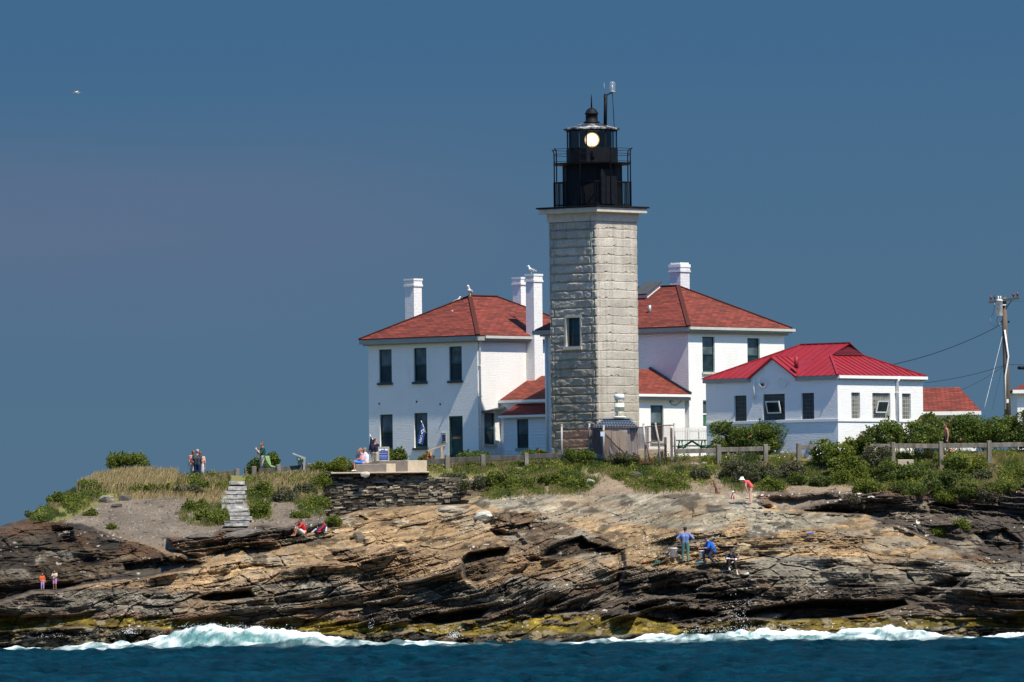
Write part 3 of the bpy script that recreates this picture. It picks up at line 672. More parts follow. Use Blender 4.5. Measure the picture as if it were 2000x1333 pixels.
def wall_side(mb, side, a0, a1, z0, z1, ops, plane=0.0, dep=.15):
    """one wall plane with real openings and reveals. side 'L': plane x=plane, runs along y; 'R': plane y=plane, runs along x"""
    A = sorted({a0, a1, *[q for o in ops for q in o[:2]]}); Zs = sorted({z0, z1, *[q for o in ops for q in o[2:4]]})
    pt = (lambda a, z, d=0: (plane + d, a, z)) if side == 'L' else (lambda a, z, d=0: (a, plane + d, z))
    for i in range(len(A) - 1):
        for j in range(len(Zs) - 1):
            ca, cz = (A[i] + A[i + 1]) / 2, (Zs[j] + Zs[j + 1]) / 2
            if any(o[0] < ca < o[1] and o[2] < cz < o[3] for o in ops): continue
            q = [(A[i], Zs[j]), (A[i + 1], Zs[j]), (A[i + 1], Zs[j + 1]), (A[i], Zs[j + 1])]
            mb.face([pt(*k) for k in q], q)
    for o in ops:
        e, f_, g, h = o[:4]
        for (p, q) in (((e, g), (f_, g)), ((f_, g), (f_, h)), ((f_, h), (e, h)), ((e, h), (e, g))):
            mb.face([pt(*p), pt(*q), pt(*q, dep), pt(*p, dep)], [(p[0], p[1]), (q[0], q[1]), (q[0] + dep, q[1]), (p[0] + dep, p[1])])

def obox(mb, side, a0, a1, d0, d1, z0, z1, plane=0.0):
    """box in wall coordinates: along a, depth d (positive = into the wall)"""
    if side == 'L': mb.box(plane + d0, plane + d1, a0, a1, z0, z1)
    else: mb.box(a0, a1, plane + d0, plane + d1, z0, z1)

def sash_window(par, side, o, plane=0.0, sill=SILL, frame=GREEN, glass=(GLASS_C, GLASS), sillout=.10, dep=.15, meet=.5, casing=None):
    a0, a1, z0, z1 = o[:4]; fw = .055
    m = MB()
    for (b0, b1, c0, c1) in ((a0, a0 + fw, z0, z1), (a1 - fw, a1, z0, z1), (a0 + fw, a1 - fw, z0, z0 + fw * 1.5), (a0 + fw, a1 - fw, z1 - fw, z1)):
        obox(m, side, b0, b1, dep - .06, dep + .01, c0, c1, plane)
    zm = z0 + (z1 - z0) * meet
    obox(m, side, a0 + fw, a1 - fw, dep - .045, dep + .015, zm - .035, zm + .035, plane)
    wn = m.build('window', frame, par)
    for (p0, p1, g) in ((zm + .035, z1 - fw, glass[0]), (z0 + fw * 1.5, zm - .035, glass[1])):
        g_ = MB(); obox(g_, side, a0 + fw, a1 - fw, dep - .015, dep + .012, p0, p1, plane); g_.build('pane', g, wn)
    if sill is not None:
        s_ = MB(); obox(s_, side, a0 - .07, a1 + .07, -sillout, dep - .065, z0 - .12, z0 - .002, plane); s_.build('sill', sill, wn)
    return wn

def hip_roof(mb, b, a, ov, ez, rise, thick=.05):
    """hip roof over local rectangle 0..b x 0..a"""
    x0, x1, y0, y1 = -ov, b + ov, -ov, a + ov
    w = min(x1 - x0, y1 - y0) / 2
    if (y1 - y0) >= (x1 - x0): r = [((x0 + x1) / 2, y0 + w), ((x0 + x1) / 2, y1 - w)]
    else: r = [(x0 + w, (y0 + y1) / 2), (x1 - w, (y0 + y1) / 2)]
    c = [(x0, y0), (x1, y0), (x1, y1), (x0, y1)]
    e = [Vector((*p, ez)) for p in c]; t = [Vector((*p, ez + rise)) for p in r]
    lo = [Vector((*p, ez - thick)) for p in c]
    def fc(pts):
        d = (pts[1] - pts[0]).normalized(); nrm = d.cross(pts[2] - pts[0]).normalized(); s2 = nrm.cross(d)
        mb.face(pts, [((p - pts[0]).dot(d) + pts[0].dot(d), (p - pts[0]).dot(s2)) for p in pts])
    if (y1 - y0) >= (x1 - x0):
        fc([e[0], e[1], t[0]]); fc([e[1], e[2], t[1], t[0]]); fc([e[2], e[3], t[1]]); fc([e[3], e[0], t[0], t[1]])
    else:
        fc([e[0], e[1], t[1], t[0]]); fc([e[1], e[2], t[1]]); fc([e[2], e[3], t[0], t[1]]); fc([e[3], e[0], t[0]])
    for k in range(4): mb.face([lo[k], lo[(k + 1) % 4], e[(k + 1) % 4], e[k]])
    mb.face(list(reversed(lo)))
    return e, t

def slab_roof(mb, p, thick=.06):
    """one roof plane through 4 points (eave0, eave1, top1, top0)"""
    p = [Vector(q) for q in p]; d = (p[1] - p[0]).normalized(); nrm = d.cross(p[3] - p[0]).normalized(); s2 = nrm.cross(d)
    uv = [((q - p[0]).dot(d), (q - p[0]).dot(s2)) for q in p]
    if nrm.z < 0: nrm = -nrm
    lo = [q - Vector((0, 0, thick)) for q in p]
    mb.face(p, uv); mb.face(list(reversed(lo)))
    for k in range(len(p)): mb.face([lo[k], lo[(k + 1) % len(p)], p[(k + 1) % len(p)], p[k]])

def hipcaps(mb, segs, w=.16):
    for p, q in segs:
        mb.bar(Vector(p) + Vector((0, 0, .02)), Vector(q) + Vector((0, 0, .02)), w, .05)

def chimney(par, x0, x1, y0, y1, z0, z1, mats=(WHITE_FLAKE, TRIM), bands=2, name='chimney', slab=False):
    m = MB()
    def side(xx0, xx1, yy0, yy1, c0, c1):
        for (p, q, L) in (((xx0, yy0), (xx1, yy0), 0), ((xx1, yy0), (xx1, yy1), 1), ((xx1, yy1), (xx0, yy1), 2), ((xx0, yy1), (xx0, yy0), 3)):
            l = math.hypot(q[0] - p[0], q[1] - p[1]); m.face([(*p, c0), (*q, c0), (*q, c1), (*p, c1)], [(L * 3, c0), (L * 3 + l, c0), (L * 3 + l, c1), (L * 3, c1)])
        m.face([(xx0, yy0, c1), (xx1, yy0, c1), (xx1, yy1, c1), (xx0, yy1, c1)]); m.face([(xx0, yy1, c0), (xx1, yy1, c0), (xx1, yy0, c0), (xx0, yy0, c0)])
    side(x0, x1, y0, y1, z0, z1 - .42)
    e = .05; side(x0 - e, x1 + e, y0 - e, y1 + e, z1 - .42, z1 - .32)
    side(x0 - .02, x1 + .02, y0 - .02, y1 + .02, z1 - .32, z1 - (.16 if bands > 1 else .1))
    c = m.build(name, mats[0], par)
    k = MB(); k.box(x0 - e * .9, x1 + e * .9, y0 - e * .9, y1 + e * .9, z1 - (.16 if bands > 1 else .1), z1)
    if bands > 1: k.box(x0 + .03, x1 - .03, y0 + .03, y1 - .03, z1, z1 + .09)
    k.build('chimney_cap', mats[1], c)
    return c

def downpipe(par, side, a, z0, z1, plane=0.0, r=.05, out=.1, mat=TRIM):
    m = MB()
    p = (lambda z, d: (plane - d, a, z)) if side == 'L' else (lambda z, d: (a, plane - d, z))
    m.tube([p(z1 + .12, out + .16), p(z1 - .1, out), p(z0, out)], r, 8)
    z = z0 + .6
    while z < z1 - .3:
        if side == 'L': m.box(plane - out - r - .01, plane, a - r - .03, a + r + .03, z, z + .04)
        else: m.box(a - r - .03, a + r + .03, plane - out - r - .01, plane, z, z + .04)
        z += 1.6
    m.build('downpipe', mat, par)

ZG = 9.1; ZB = 8.3      # ground level by the buildings; foundations start lower
def rectL(Fr, x0, x1, y0, y1, v=0.0):    # photo rectangle -> opening on the shaded plane, set square at its mean height
    a = [Fr.L(x0, (y0 + y1) / 2, v)[1], Fr.L(x1, (y0 + y1) / 2, v)[1]]; xm = (x0 + x1) / 2
    return (min(a), max(a), Fr.L(xm, y1, v)[2] - 0, Fr.L(xm, y0, v)[2])
def rectR(Fr, x0, x1, y0, y1, v=0.0):
    a = [Fr.R(x0, (y0 + y1) / 2, v)[0], Fr.R(x1, (y0 + y1) / 2, v)[0]]; xm = (x0 + x1) / 2
    return (min(a), max(a), Fr.R(xm, y1, v)[2], Fr.R(xm, y0, v)[2])
def toz(Fr, o): return (o[0], o[1], o[2] - Fr.o[2], o[3] - Fr.o[2])

# ------------------------------------------------------------------ keeper's house on the left
FL = Frame(935, 897, 460, ZG)
hA = 7.72; hB = 9.85
house = empty('keepers_house', FL.loc(), RZ, 'two-storey white brick house with dark green door and chimneys, left of the granite tower', 'house')
ez = FL.L(934, 656)[2] - ZG
opsL = [toz(FL, rectL(FL, *r)) for r in ((740, 765, 683, 748), (808, 833, 680, 746), (877, 902, 677, 744), (742, 767, 810, 878), (809, 835, 807, 875))]
door = toz(FL, rectL(FL, 877, 904, 813, 897))
opsR = [toz(FL, rectR(FL, 946, 967, 807, 868))]
m = MB()
wall_side(m, 'L', 0, hA, -.8, ez - .2, opsL + [door]); wall_side(m, 'R', 0, hB, -.8, ez - .2, opsR)
wall_side(m, 'L', 0, hA, -.8, ez - .2, [], hB); wall_side(m, 'R', 0, hB, -.8, ez - .2, [], hA)
m.build('wall', WHITE, house)
for o in opsL: sash_window(house, 'L', o)
for o in opsR: sash_window(house, 'R', o, sill=STONESILL)
d_ = MB(); a0, a1, z0, z1 = door
obox(d_, 'L', a0 + .10, a1 - .10, .10, .14, z0, z1 - .10); dr = d_.build('door', GREEN, house)
d_ = MB(); obox(d_, 'L', a0, a0 + .10, .02, .15, z0, z1); obox(d_, 'L', a1 - .10, a1, .02, .15, z0, z1); obox(d_, 'L', a0 + .10, a1 - .10, .02, .15, z1 - .10, z1); d_.build('door_frame', GREEN, dr)
d_ = MB(); obox(d_, 'L', a0 + .2, a1 - .2, .085, .099, z0 + 1.25, z1 - .25); d_.build('door_glass', GLASS, dr)
d_ = MB(); obox(d_, 'L', a0 + .2, a1 - .2, .06, .084, z0 + 1.06, z0 + 1.17); d_.build('door_bar', M('brown_wood_bar', (.32, .14, .06), .6), dr)
m = MB(); m.box(-.34, hB + .34, -.34, hA + .34, ez - .26, ez - .02); m.box(-.2, hB + .2, -.2, hA + .2, ez - .34, ez - .262); m.build('cornice', GREYTRIM, house)
m = MB(); m.box(.2, hB + .42, -.44, -.341, ez - .14, ez - .0); m.build('gutter', GUTTER, house)
rise = P(916, 580, 466)[2] - ZG - ez
m = MB(); e, tt = hip_roof(m, hB, hA, .36, ez + .035, rise); m.build('roof', SHINGLE, house, recalc=False)
m = MB(); hipcaps(m, [(e[0], tt[0]), (e[3], tt[0]), (e[1], tt[1]), (tt[0], tt[1])], .22); m.build('ridge_cap', SHINGLE, house)
rf_ = [o for o in house.children if o.name.startswith('roof')][0] if house.children else None
m = MB(); q = FL.L(891, 618, 2.6); m.tube([(2.3, q[1], q[2] - ZG - .35), (2.3, q[1], q[2] - ZG + .30)], .06, 8); m.box(2.15, 2.6, q[1] - .18, q[1] + .18, q[2] - ZG - .40, q[2] - ZG - .36); m.build('vent_pipe', GALV, house)
# chimneys: left rear, and the tall stack rising outside the sunlit wall
q = P(807, 545, 470); lc = np.array([(q - FL.o) @ UR, (q - FL.o) @ UL])
chimney(house, lc[0] - .32, lc[0] + .32, lc[1] - .32, lc[1] + .32, ez + .1, q[2] - ZG, bands=1)
q = P(1016, 542, 470.0); lc = np.array([(q - FL.o) @ UR, (q - FL.o) @ UL])
chimney(house, lc[0] - .29, lc[0] + .29, lc[1] - .29, lc[1] + .29, ez + .1, q[2] - ZG, mats=(WHITE, TRIM), bands=1)
c0 = FL.R(1043, 640, -.55)[0]; zt = P(1050, 537, 464)[2] - ZG
chimney(house, c0 - .02, c0 + .66, -.58, -.02, 4.2, zt, mats=(WHITE_FLAKE, TRIM), bands=1)
downpipe(house, 'R', .10, -.3, ez - .3, out=.09, r=.045)
# boarded meter hood over the sunlit ground floor window
m = MB(); h0 = FL.R(938, 805)[0]; h1 = FL.R(975, 797)[0]; hz0 = FL.R(938, 805)[2] - ZG; hz1 = FL.R(975, 797)[2] - ZG
m.bar((h0, -.22, hz0), (h1, -.22, hz1), .44, .06); m.build('window_hood', SILL, house)
# oval vent cover and small iron bolts on the wall
for x_, y_ in ((741, 789), (814, 785), (860, 790)):
    m = MB(); q = FL.L(x_, y_); m.box(-.03, .0, q[1] - .04, q[1] + .04, q[2] - ZG - .04, q[2] - ZG + .04); m.build('wall_tie', BLACK, house)

# low wing, clapboard porch and stair hall between house and tower (one connecting building)
FW = Frame(935, 897, 460, ZG)
wing = empty('connecting_wing', FL.loc(), RZ, 'low white clapboard wing with two small red roofs, between left house and tower', 'building')
s_w = FL.R(977, 780)[0]
zE = FL.L(1000, 782, s_w)[2] - ZG; top = FL.R(1041, 735)
m = MB(); tE = -5.2
slab_roof(m, [(s_w - .12, .0, zE), (s_w - .12, tE, zE), (top[0], tE, top[2] - ZG), (top[0], 0, top[2] - ZG)][::1]); m.build('roof', SHINGLE, wing)
m = MB(); m.box(s_w - .2, s_w - .121, tE, .0, zE - .14, zE + .0); m.build('gutter', TRIM, wing)
m = MB(); wall_side(m, 'L', tE, -.005, -.8, zE - .1, [], s_w); wall_side(m, 'R', s_w, s_w + 4, -.8, zE - .1, [], tE); m.build('wall', WHITE, wing)
# clapboard porch with its own hip roof
s_p = s_w - .75; p1 = FL.L(984, 850, s_p)[1]; p0 = FL.L(1075, 850, s_p)[1]
zp = FL.L(1030, 811, s_p)[2] - ZG
ow = toz(FL, rectL(FL, 1010, 1032, 819, 876, s_p))
CLAP = NT('white_clapboard'); uvv = CLAP.coord('UV'); wv = CLAP.n('ShaderNodeTexWave', wave_type='BANDS', bands_direction='Y', wave_profile='SAW'); CLAP.l(uvv, wv.inputs['Vector']); wv.inputs['Scale'].default_value = 1.55
CLAPM = CLAP.done(CLAP.bsdf(CLAP.ramp(CLAP.noise(uvv, 2, 4), [(.3, (.70, .71, .72)), (.7, (.78, .78, .78))]), .55, 0, CLAP.bump(wv.outputs['Fac'], .9, .03), .3))
m = MB(); wall_side(m, 'L', p0, p1, -.8, zp - .05, [ow], s_p); wall_side(m, 'R', s_p, s_w - .004, -.8, zp - .05, [], p0)
m.face([(s_p, p1, -.8), (s_p, p1, zp - .05), (s_w - .004, p1, zp - .05), (s_w - .004, p1, -.8)], [(0, -.8), (0, zp), (1, zp), (1, -.8)])
k = 0; m.build('porch_wall', CLAPM, wing)
# each clapboard course stands a little proud
m = MB(); z = .0
while z < zp - .12:
    for (b0, b1) in ((p0, ow[0] - .06), (ow[1] + .06, p1)):
        if ow[2] - .1 < z < ow[3] + .06: m.box(s_p - .022, s_p - .003, b0, b1, z, z + .024)
    if not (ow[2] - .1 < z < ow[3] + .06): m.box(s_p - .022, s_p - .003, p0, p1, z, z + .024)
    z += .16
m.build('clapboard_edges', CLAPM, wing)
sash_window(wing, 'L', ow, s_p, sill=GREYTRIM, dep=.08, glass=(GLASS_C, GLASS))
m = MB(); zt2 = FL.L(1020, 789, s_w)[2] - ZG
slab_roof(m, [(s_p - .22, p1 + .14, zp), (s_p - .22, p0 - .1, zp), (s_w - .005, p0 - .1, zt2), (s_w - .005, p1 - .35, zt2)]); m.build('porch_roof', SHINGLE_SHADE, wing)
m = MB(); m.box(s_p - .3, s_p - .221, p0 - .1, p1 + .14, zp - .12, zp + .0); m.build('porch_gutter', TRIM, wing)
# tall stair hall beside the tower
s_h = .3; th0 = FL.L(1066, 760, s_h)[1]; th1 = th0 - 3.1; ezh = FL.L(1066, 646, s_h)[2] - ZG
hall = empty('stair_hall', tuple(FL.o + s_h * UR + th1 * UL), RZ, 'narrow tall white building with grey cornice, tight against the tower\'s left side', 'building')
hb_, ha_ = 2.6, th0 - th1
m = MB(); wall_side(m, 'L', 0, ha_, -.8, ezh - .1, []); wall_side(m, 'R', 0, hb_, -.8, ezh - .1, [], 0); wall_side(m, 'L', 0, ha_, -.8, ezh - .1, [], hb_); wall_side(m, 'R', 0, hb_, -.8, ezh - .1, [], ha_); m.build('wall', WHITE, hall)
m = MB(); m.box(-.4, hb_ + .4, -.4, ha_ + .55, ezh - .22, ezh); m.box(-.2, hb_ + .2, -.2, ha_ + .2, ezh - .32, ezh - .222); m.build('cornice', GREYTRIM, hall)
m = MB(); hip_roof(m, hb_, ha_, .38, ezh + .05, 1.1); m.build('roof', SHINGLE, hall, recalc=False)
m = MB(); m.tube([(-.1, ha_ - .12, ezh - .35), (-.1, ha_ - .12, -.5)], .06, 8); m.build('downpipe', TRIM, hall)

# ------------------------------------------------------------------ keeper's house on the right
FR = Frame(1347, 897, 464, ZG)
rA = 10.9; rB = 8.05
house2 = empty('keepers_house', FR.loc(), RZ, 'two-storey white house with roof hatch and single broad chimney, behind and right of the tower', 'house')
ez = FR.R(1346, 639)[2] - ZG
opsR = [toz(FR, rectR(FR, *r)) for r in ((1372, 1396, 658, 727), (1460, 1484, 661, 728))]
dr2 = toz(FR, rectR(FR, 1373, 1390, 782, 836))
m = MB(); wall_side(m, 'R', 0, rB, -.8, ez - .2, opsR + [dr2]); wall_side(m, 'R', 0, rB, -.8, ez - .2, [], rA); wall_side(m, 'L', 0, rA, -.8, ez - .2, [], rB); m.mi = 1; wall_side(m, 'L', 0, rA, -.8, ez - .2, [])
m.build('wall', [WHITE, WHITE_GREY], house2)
sash_window(house2, 'R', opsR[0], sill=STONESILL); sash_window(house2, 'R', opsR[1], sill=STONESILL)
wn = sash_window(house2, 'R', dr2, sill=None, frame=TRIM, glass=(GLASS_C, M('green_window_board', (.035, .13, .075), .6)))
m = MB(); m.box(-.3, rB + .3, -.3, rA + .3, ez - .24, ez - .02); m.box(-.16, rB + .16, -.16, rA + .16, ez - .36, ez - .242); m.build('cornice', GREYTRIM, house2)
m = MB(); m.box(-.3, rB + .46, -.42, -.301, ez - .14, ez); m.build('gutter', GUTTER, house2)
rise = P(1327, 560, 469.7)[2] - ZG - ez
m = MB(); e, tt = hip_roof(m, rB, rA, .32, ez + .04, rise); m.build('roof', SHINGLE, house2, recalc=False)
m = MB(); hipcaps(m, [(e[0], tt[0]), (e[1], tt[0]), (e[2], tt[1]), (e[3], tt[1]), (tt[0], tt[1])], .22); m.build('ridge_cap', SHINGLE, house2)
q = P(1327, 517, 470.5); lc = np.array([(q - FR.o) @ UR, (q - FR.o) @ UL])
chimney(house2, lc[0] - .38, lc[0] + .38, lc[1] - .38, lc[1] + .38, ez + .8, q[2] - ZG, mats=(WHITE_GREY, TRIM), bands=2)
# roof hatch (solar panel like dark slab) near the ridge
slope = rise / (rB / 2 + .32)
def roofL(Fr, px, py, ez_, sl_, ov):      # hit the left roof plane z = ez + sl*(x+ov)
    d = ray(px, py); o = np.array([0, 0, CAMZ]) - Fr.o; ox, dx = o @ UR, d @ UR
    k = (ez_ + sl_ * (ox + ov) - o[2]) / (d[2] - sl_ * dx); p = o + d * k
    return np.array([p @ UR, p @ UL, p[2]])
ra, rb_ = roofL(FR, 1250, 584, ez, slope, .32), roofL(FR, 1290, 563, ez, slope, .32)
m = MB(); n_ = Vector((-slope, 0, 1)).normalized(); y0_, y1_ = rb_[1] - .1, ra[1] + .5
M4 = Matrix.Translation(Vector((ra[0], 0, ra[2])) + n_ * .02) @ Matrix(((1 / math.hypot(1, slope), 0, -slope / math.hypot(1, slope), 0), (0, 1, 0, 0), (slope / math.hypot(1, slope), 0, 1 / math.hypot(1, slope), 0), (0, 0, 0, 1)))
m.box(.0, 1.35, y0_ + .1, y1_ - .1, 0, .22, M4); ht = m.build('roof_hatch', TRIM, house2)
m = MB(); m.box(-.06, 1.4, y0_, y1_, .225, .30, M4); m.build('hatch_cover', M('dark_grey_felt', (.05, .055, .06), .8), ht)
q = roofL(FR, 1269, 612, ez, slope, .32); m = MB(); m.tube([(q[0], q[1], q[2] - .05), (q[0], q[1], q[2] + .42)], .09, 8); m.build('vent_pipe', GALV, house2)
# wing between tower and right house
tw = -.02
wing2 = empty('low_wing', FR.loc(), RZ, 'single-storey white wing with red roof, right of the tower behind the rusty fence', 'building')
za = FR.R(1300, 771, -.1)[2] - ZG; ww = 5.2
owR = toz(FR, rectR(FR, 1271, 1296, 792, 862, .08))
x0_ = -7.4
tp = FR.L(1270, 722)
m = MB(); wall_side(m, 'R', x0_, -.25, -.8, za - .2, [owR], .08); wall_side(m, 'L', .08, 3, -.8, za - .2, [], x0_); m.face([(-.25, .08, -.8), (-.25, .08, za - .2), (-.02, .3, za - .2), (-.02, .3, -.8)]); m.build('wall', WHITE, wing2)
sash_window(wing2, 'R', owR, .08, sill=STONESILL)
m = MB(); sl2 = (tp[2] - ZG - za) / (tp[1] + .2)
slab_roof(m, [(x0_ - .2, -.2, za), (-.01, -.2, za), (-.01, tp[1], tp[2] - ZG), (x0_ - .2, tp[1], tp[2] - ZG)]); m.build('roof', SHINGLE, wing2)
m = MB(); m.box(x0_ - .2, -.005, -.30, -.201, za - .12, za + .01); m.build('gutter', TRIM, wing2)
m = MB(); m.box(x0_ - .1, -.03, -.16, .075, za - .30, za - .13); m.build('cornice', GREYTRIM, wing2)
m = MB(); m.bar((-.06, -.2, za + .08), (-.06, tp[1], tp[2] - ZG + .08), .12, .12); m.build('flashing', SILL, wing2)
# electricity meter and its looping cable on the wing wall
m = MB(); q = FR.R(1312, 782, .0); m.box(q[0] - .09, q[0] + .09, -.06, .078, q[2] - ZG - .12, q[2] - ZG + .05); mt = m.build('junction_box', GALV, wing2)
m = MB(); pts = [FR.R(x_, y_, .02) - np.array([0, 0, ZG]) for x_, y_ in ((1308, 784), (1312, 790), (1320, 792), (1328, 787), (1332, 779))]; m.tube(pts, .015, 5); m.build('cable', BLACK, wing2)

# ------------------------------------------------------------------ granite tower
FT = Frame(1170.5, 895, 450, ZG)
TW = 3.20; tz = FT.L(1163, 431)[2] - ZG
tower = empty('lighthouse', FT.loc(), RZ, 'square pale granite lighthouse tower with black iron lantern and glowing lamp', 'lighthouse')
tower.rotation_euler = (0, 0, RZ)
win = toz(FT, rectL(FT, 1108, 1135, 621, 677))
ncr = 28; ch = (tz + .25) / ncr; zb = -.25
def rock_face(side, seed, hole=None):
    na, nz_ = 96, 600
    a = np.linspace(0, TW, na); z = np.linspace(zb, tz, nz_)
    A, Z_ = np.meshgrid(a, z, indexing='ij')
    q = (Z_ - zb) / ch + .03 * (vn(A * 2, Z_ * 0, seed) - .5); k = np.floor(q); fz = q - k
    dz = np.minimum(fz, 1 - fz) * ch
    marg = np.where(k % 2 == 0, .16, .36)                      # quoin joints near both corners
    dj = np.minimum(np.abs(A - marg), np.abs(A - (TW - marg + .04))); dj = np.where(k % 2 == 0, np.minimum(dj, 1.0), dj)
    dedge = np.minimum(A, TW - A)
    jt = np.minimum(dz, dj)
    rk_ = fbm(A * 3 + k * 7.3, Z_ * 5, 4, seed + 1); big_ = vn(A * 1.1 + k * 3.7, k * 5.1, seed + 2)
    face = sstep(.0, .07 if side == 'L' else .04, jt)
    cw = .10 + .22 * vn(A * 7 + k * 3.1, k * 1.7, seed + 11); chip = sstep(.50, .58, fbm(A * 2.6 + k * 5.7, k * 3.3, 4, seed + 4)) * sstep(cw, cw * .6, fz) * sstep(.04, .08, fz) * sstep(.05, .25, dj) * sstep(.35, .55, fbm(A * 12, Z_ * 14, 2, seed + 12))
    out = face * (.03 + .06 * rk_ + .045 * big_) - .05 * chip
    if side == 'R': out = face * (.012 + .014 * rk_) - .045 * chip
    else: out = out + .05 * face * sstep(.3, .9, fz) * (rk_ - .3)
    out *= sstep(0, .05, dedge)
    inner = (A, Z_)
    tone = .5 + .6 * (vn(k * 3.3 + np.floor((A - marg) / 1e3), k * 1.9, seed + 3) - .5)
    jcol = sstep(.035, .012, jt)
    V = np.stack([-out, A, Z_], -1) if side == 'L' else np.stack([A, -out, Z_], -1)
    if side == 'L2': V = np.stack([TW + out, A, Z_], -1)
    if side == 'R2': V = np.stack([A, TW + out, Z_], -1)
    ii = np.arange(na * nz_).reshape(na, nz_); Q = np.stack([ii[:-1, :-1], ii[1:, :-1], ii[1:, 1:], ii[:-1, 1:]], -1)
    if side in ('L', 'R2'): Q = Q[..., ::-1]
    if hole:
        ca = (A[:-1, :-1] + A[1:, 1:]) / 2; cz = (Z_[:-1, :-1] + Z_[1:, 1:]) / 2
        Q = Q[~((ca > hole[0]) & (ca < hole[1]) & (cz > hole[2]) & (cz < hole[3]))]
    base = np.array([.50, .46, .40] if side != 'L' else [.42, .385, .335]) * (.82 + .36 * tone[..., None]) * (.75 + .5 * fbm(A * 1.2, Z_ * 2.5, 4, seed + 5))[..., None]  # left face gets a darker base: its shade is put into the colour
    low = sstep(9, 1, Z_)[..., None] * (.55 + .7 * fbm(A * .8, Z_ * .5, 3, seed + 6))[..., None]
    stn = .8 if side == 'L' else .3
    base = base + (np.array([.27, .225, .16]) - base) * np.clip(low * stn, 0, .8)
    base = base + (np.array([.44, .36, .25]) - base) * jcol[..., None] * .6
    base = np.where((chip > .45)[..., None], base * .75, base)
    drip = sstep(.55, .75, fbm(A * 6, Z_ * .25, 3, seed + 8))[..., None]; base = base * (1 - .18 * drip)
    return V.reshape(-1, 3), Q.reshape(-1, 4), base.reshape(-1, 3)
Vs, Qs, Cs, n0 = [], [], [], 0
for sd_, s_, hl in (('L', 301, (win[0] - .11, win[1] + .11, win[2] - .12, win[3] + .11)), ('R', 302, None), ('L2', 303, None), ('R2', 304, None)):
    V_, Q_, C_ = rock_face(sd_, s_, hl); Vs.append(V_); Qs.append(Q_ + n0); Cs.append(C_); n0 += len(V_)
t = NT('granite_masonry'); a = t.n('ShaderNodeAttribute'); a.attribute_name = 'col'; v = t.coord('Object')
n1 = t.noise(v, 9, 6, .75); c = t.mix(1.0, a.outputs['Color'], t.ramp(n1, [(.25, (.68,) * 3), (.75, (1.25,) * 3)]), 'MULTIPLY')
GRAN = t.done(t.bsdf(c, .9, 0, t.bump(t.noise(v, 16, 5, .7), .7, .04), .25))
link('tower_wall', np_mesh('tower_wall', np.concatenate(Vs), np.concatenate(Qs), GRAN, vcol=np.concatenate(Cs)), tower)
SMOOTHG = M('dressed_granite', (.50, .46, .39), .85, var=.12, scale=3, bump=.4, bscale=20, dirt=(.38, .30, .2), dirt_amt=.5)
m = MB(); fr_ = .11
for (b0, b1, c0_, c1_) in ((win[0] - fr_, win[0], win[2], win[3]), (win[1], win[1] + fr_, win[2], win[3]), (win[0] - fr_, win[1] + fr_, win[3], win[3] + fr_)):
    obox(m, 'L', b0, b1, -.10, .25, c0_, c1_)
m.build('window_surround', SMOOTHG, tower)
wn = sash_window(tower, 'L', win, 0, sill=None, dep=.2, glass=(m_glass('teal_window_glass', (.012, .045, .06), .08), GLASS), meet=.45)
s_ = MB(); obox(s_, 'L', win[0] - .16, win[1] + .16, -.2, .13, win[2] - .17, win[2] - .003); s_.build('sill', SMOOTHG, wn)
# frieze, cornice, roof slab
zf = FT.L(1163, 415)[2] - ZG; zc = FT.L(1163, 405)[2] - ZG
m = MB(); m.box(-.10, TW + .10, -.10, TW + .10, tz - .01, zf); m.build('frieze', SMOOTHG, tower, bevel=.012)
m = MB(); m.box(-.40, TW + .40, -.40, TW + .40, zf + .002, zc); m.build('cornice', SMOOTHG, tower, bevel=.02)
m = MB(); m.box(-.49, TW + .49, -.49, TW + .49, zc + .003, zc + .085); gal = m.build('gallery_deck', BLACK, tower, bevel=.01)
c_ = TW / 2; zd = zc + .085
def tz_of(py): return P(1158, py, 452.3)[2] - ZG
zw1 = tz_of(322); zw2 = tz_of(291); zl = tz_of(256)
m = MB(); rW = 1.52; m.lathe([(0, zd), (rW, zd), (rW, zw1 - .02), (0, zw1 - .02)], (c_, c_, 0), 10, False, .3)
for k in range(10):
    th = .3 + 2 * PI * k / 10; m.bar((c_ + rW * math.cos(th), c_ + rW * math.sin(th), zd), (c_ + rW * math.cos(th), c_ + rW * math.sin(th), zw1 - .03), .05, .05, (math.cos(th), math.sin(th), 0))
m.box(c_ - 1.1, c_ + .1, c_ - 1.545, c_ - 1.42, zd + .1, zd + 1.9)
m.build('watch_room', BLACK, tower)
# lower railing on the deck edge with close balusters
m = MB(); rr_ = 1.42
cs = [(c_ - rr_, c_ - rr_), (c_ + rr_, c_ - rr_), (c_ + rr_, c_ + rr_), (c_ - rr_, c_ + rr_)]
def sq(z, r, w=.035):
    for k in range(4): m.bar((cs[k][0], cs[k][1], z), (cs[(k + 1) % 4][0], cs[(k + 1) % 4][1], z), w, w)
zr = tz_of(357); sq(zr, 0, .05); sq(zd + .12, 0)
for k in range(4):
    p, q = np.array(cs[k]), np.array(cs[(k + 1) % 4])
    for i in range(24):
        u = p + (q - p) * i / 24; m.box(u[0] - .013, u[0] + .013, u[1] - .013, u[1] + .013, zd, zr)
m.build('lower_railing', BLACK, tower)
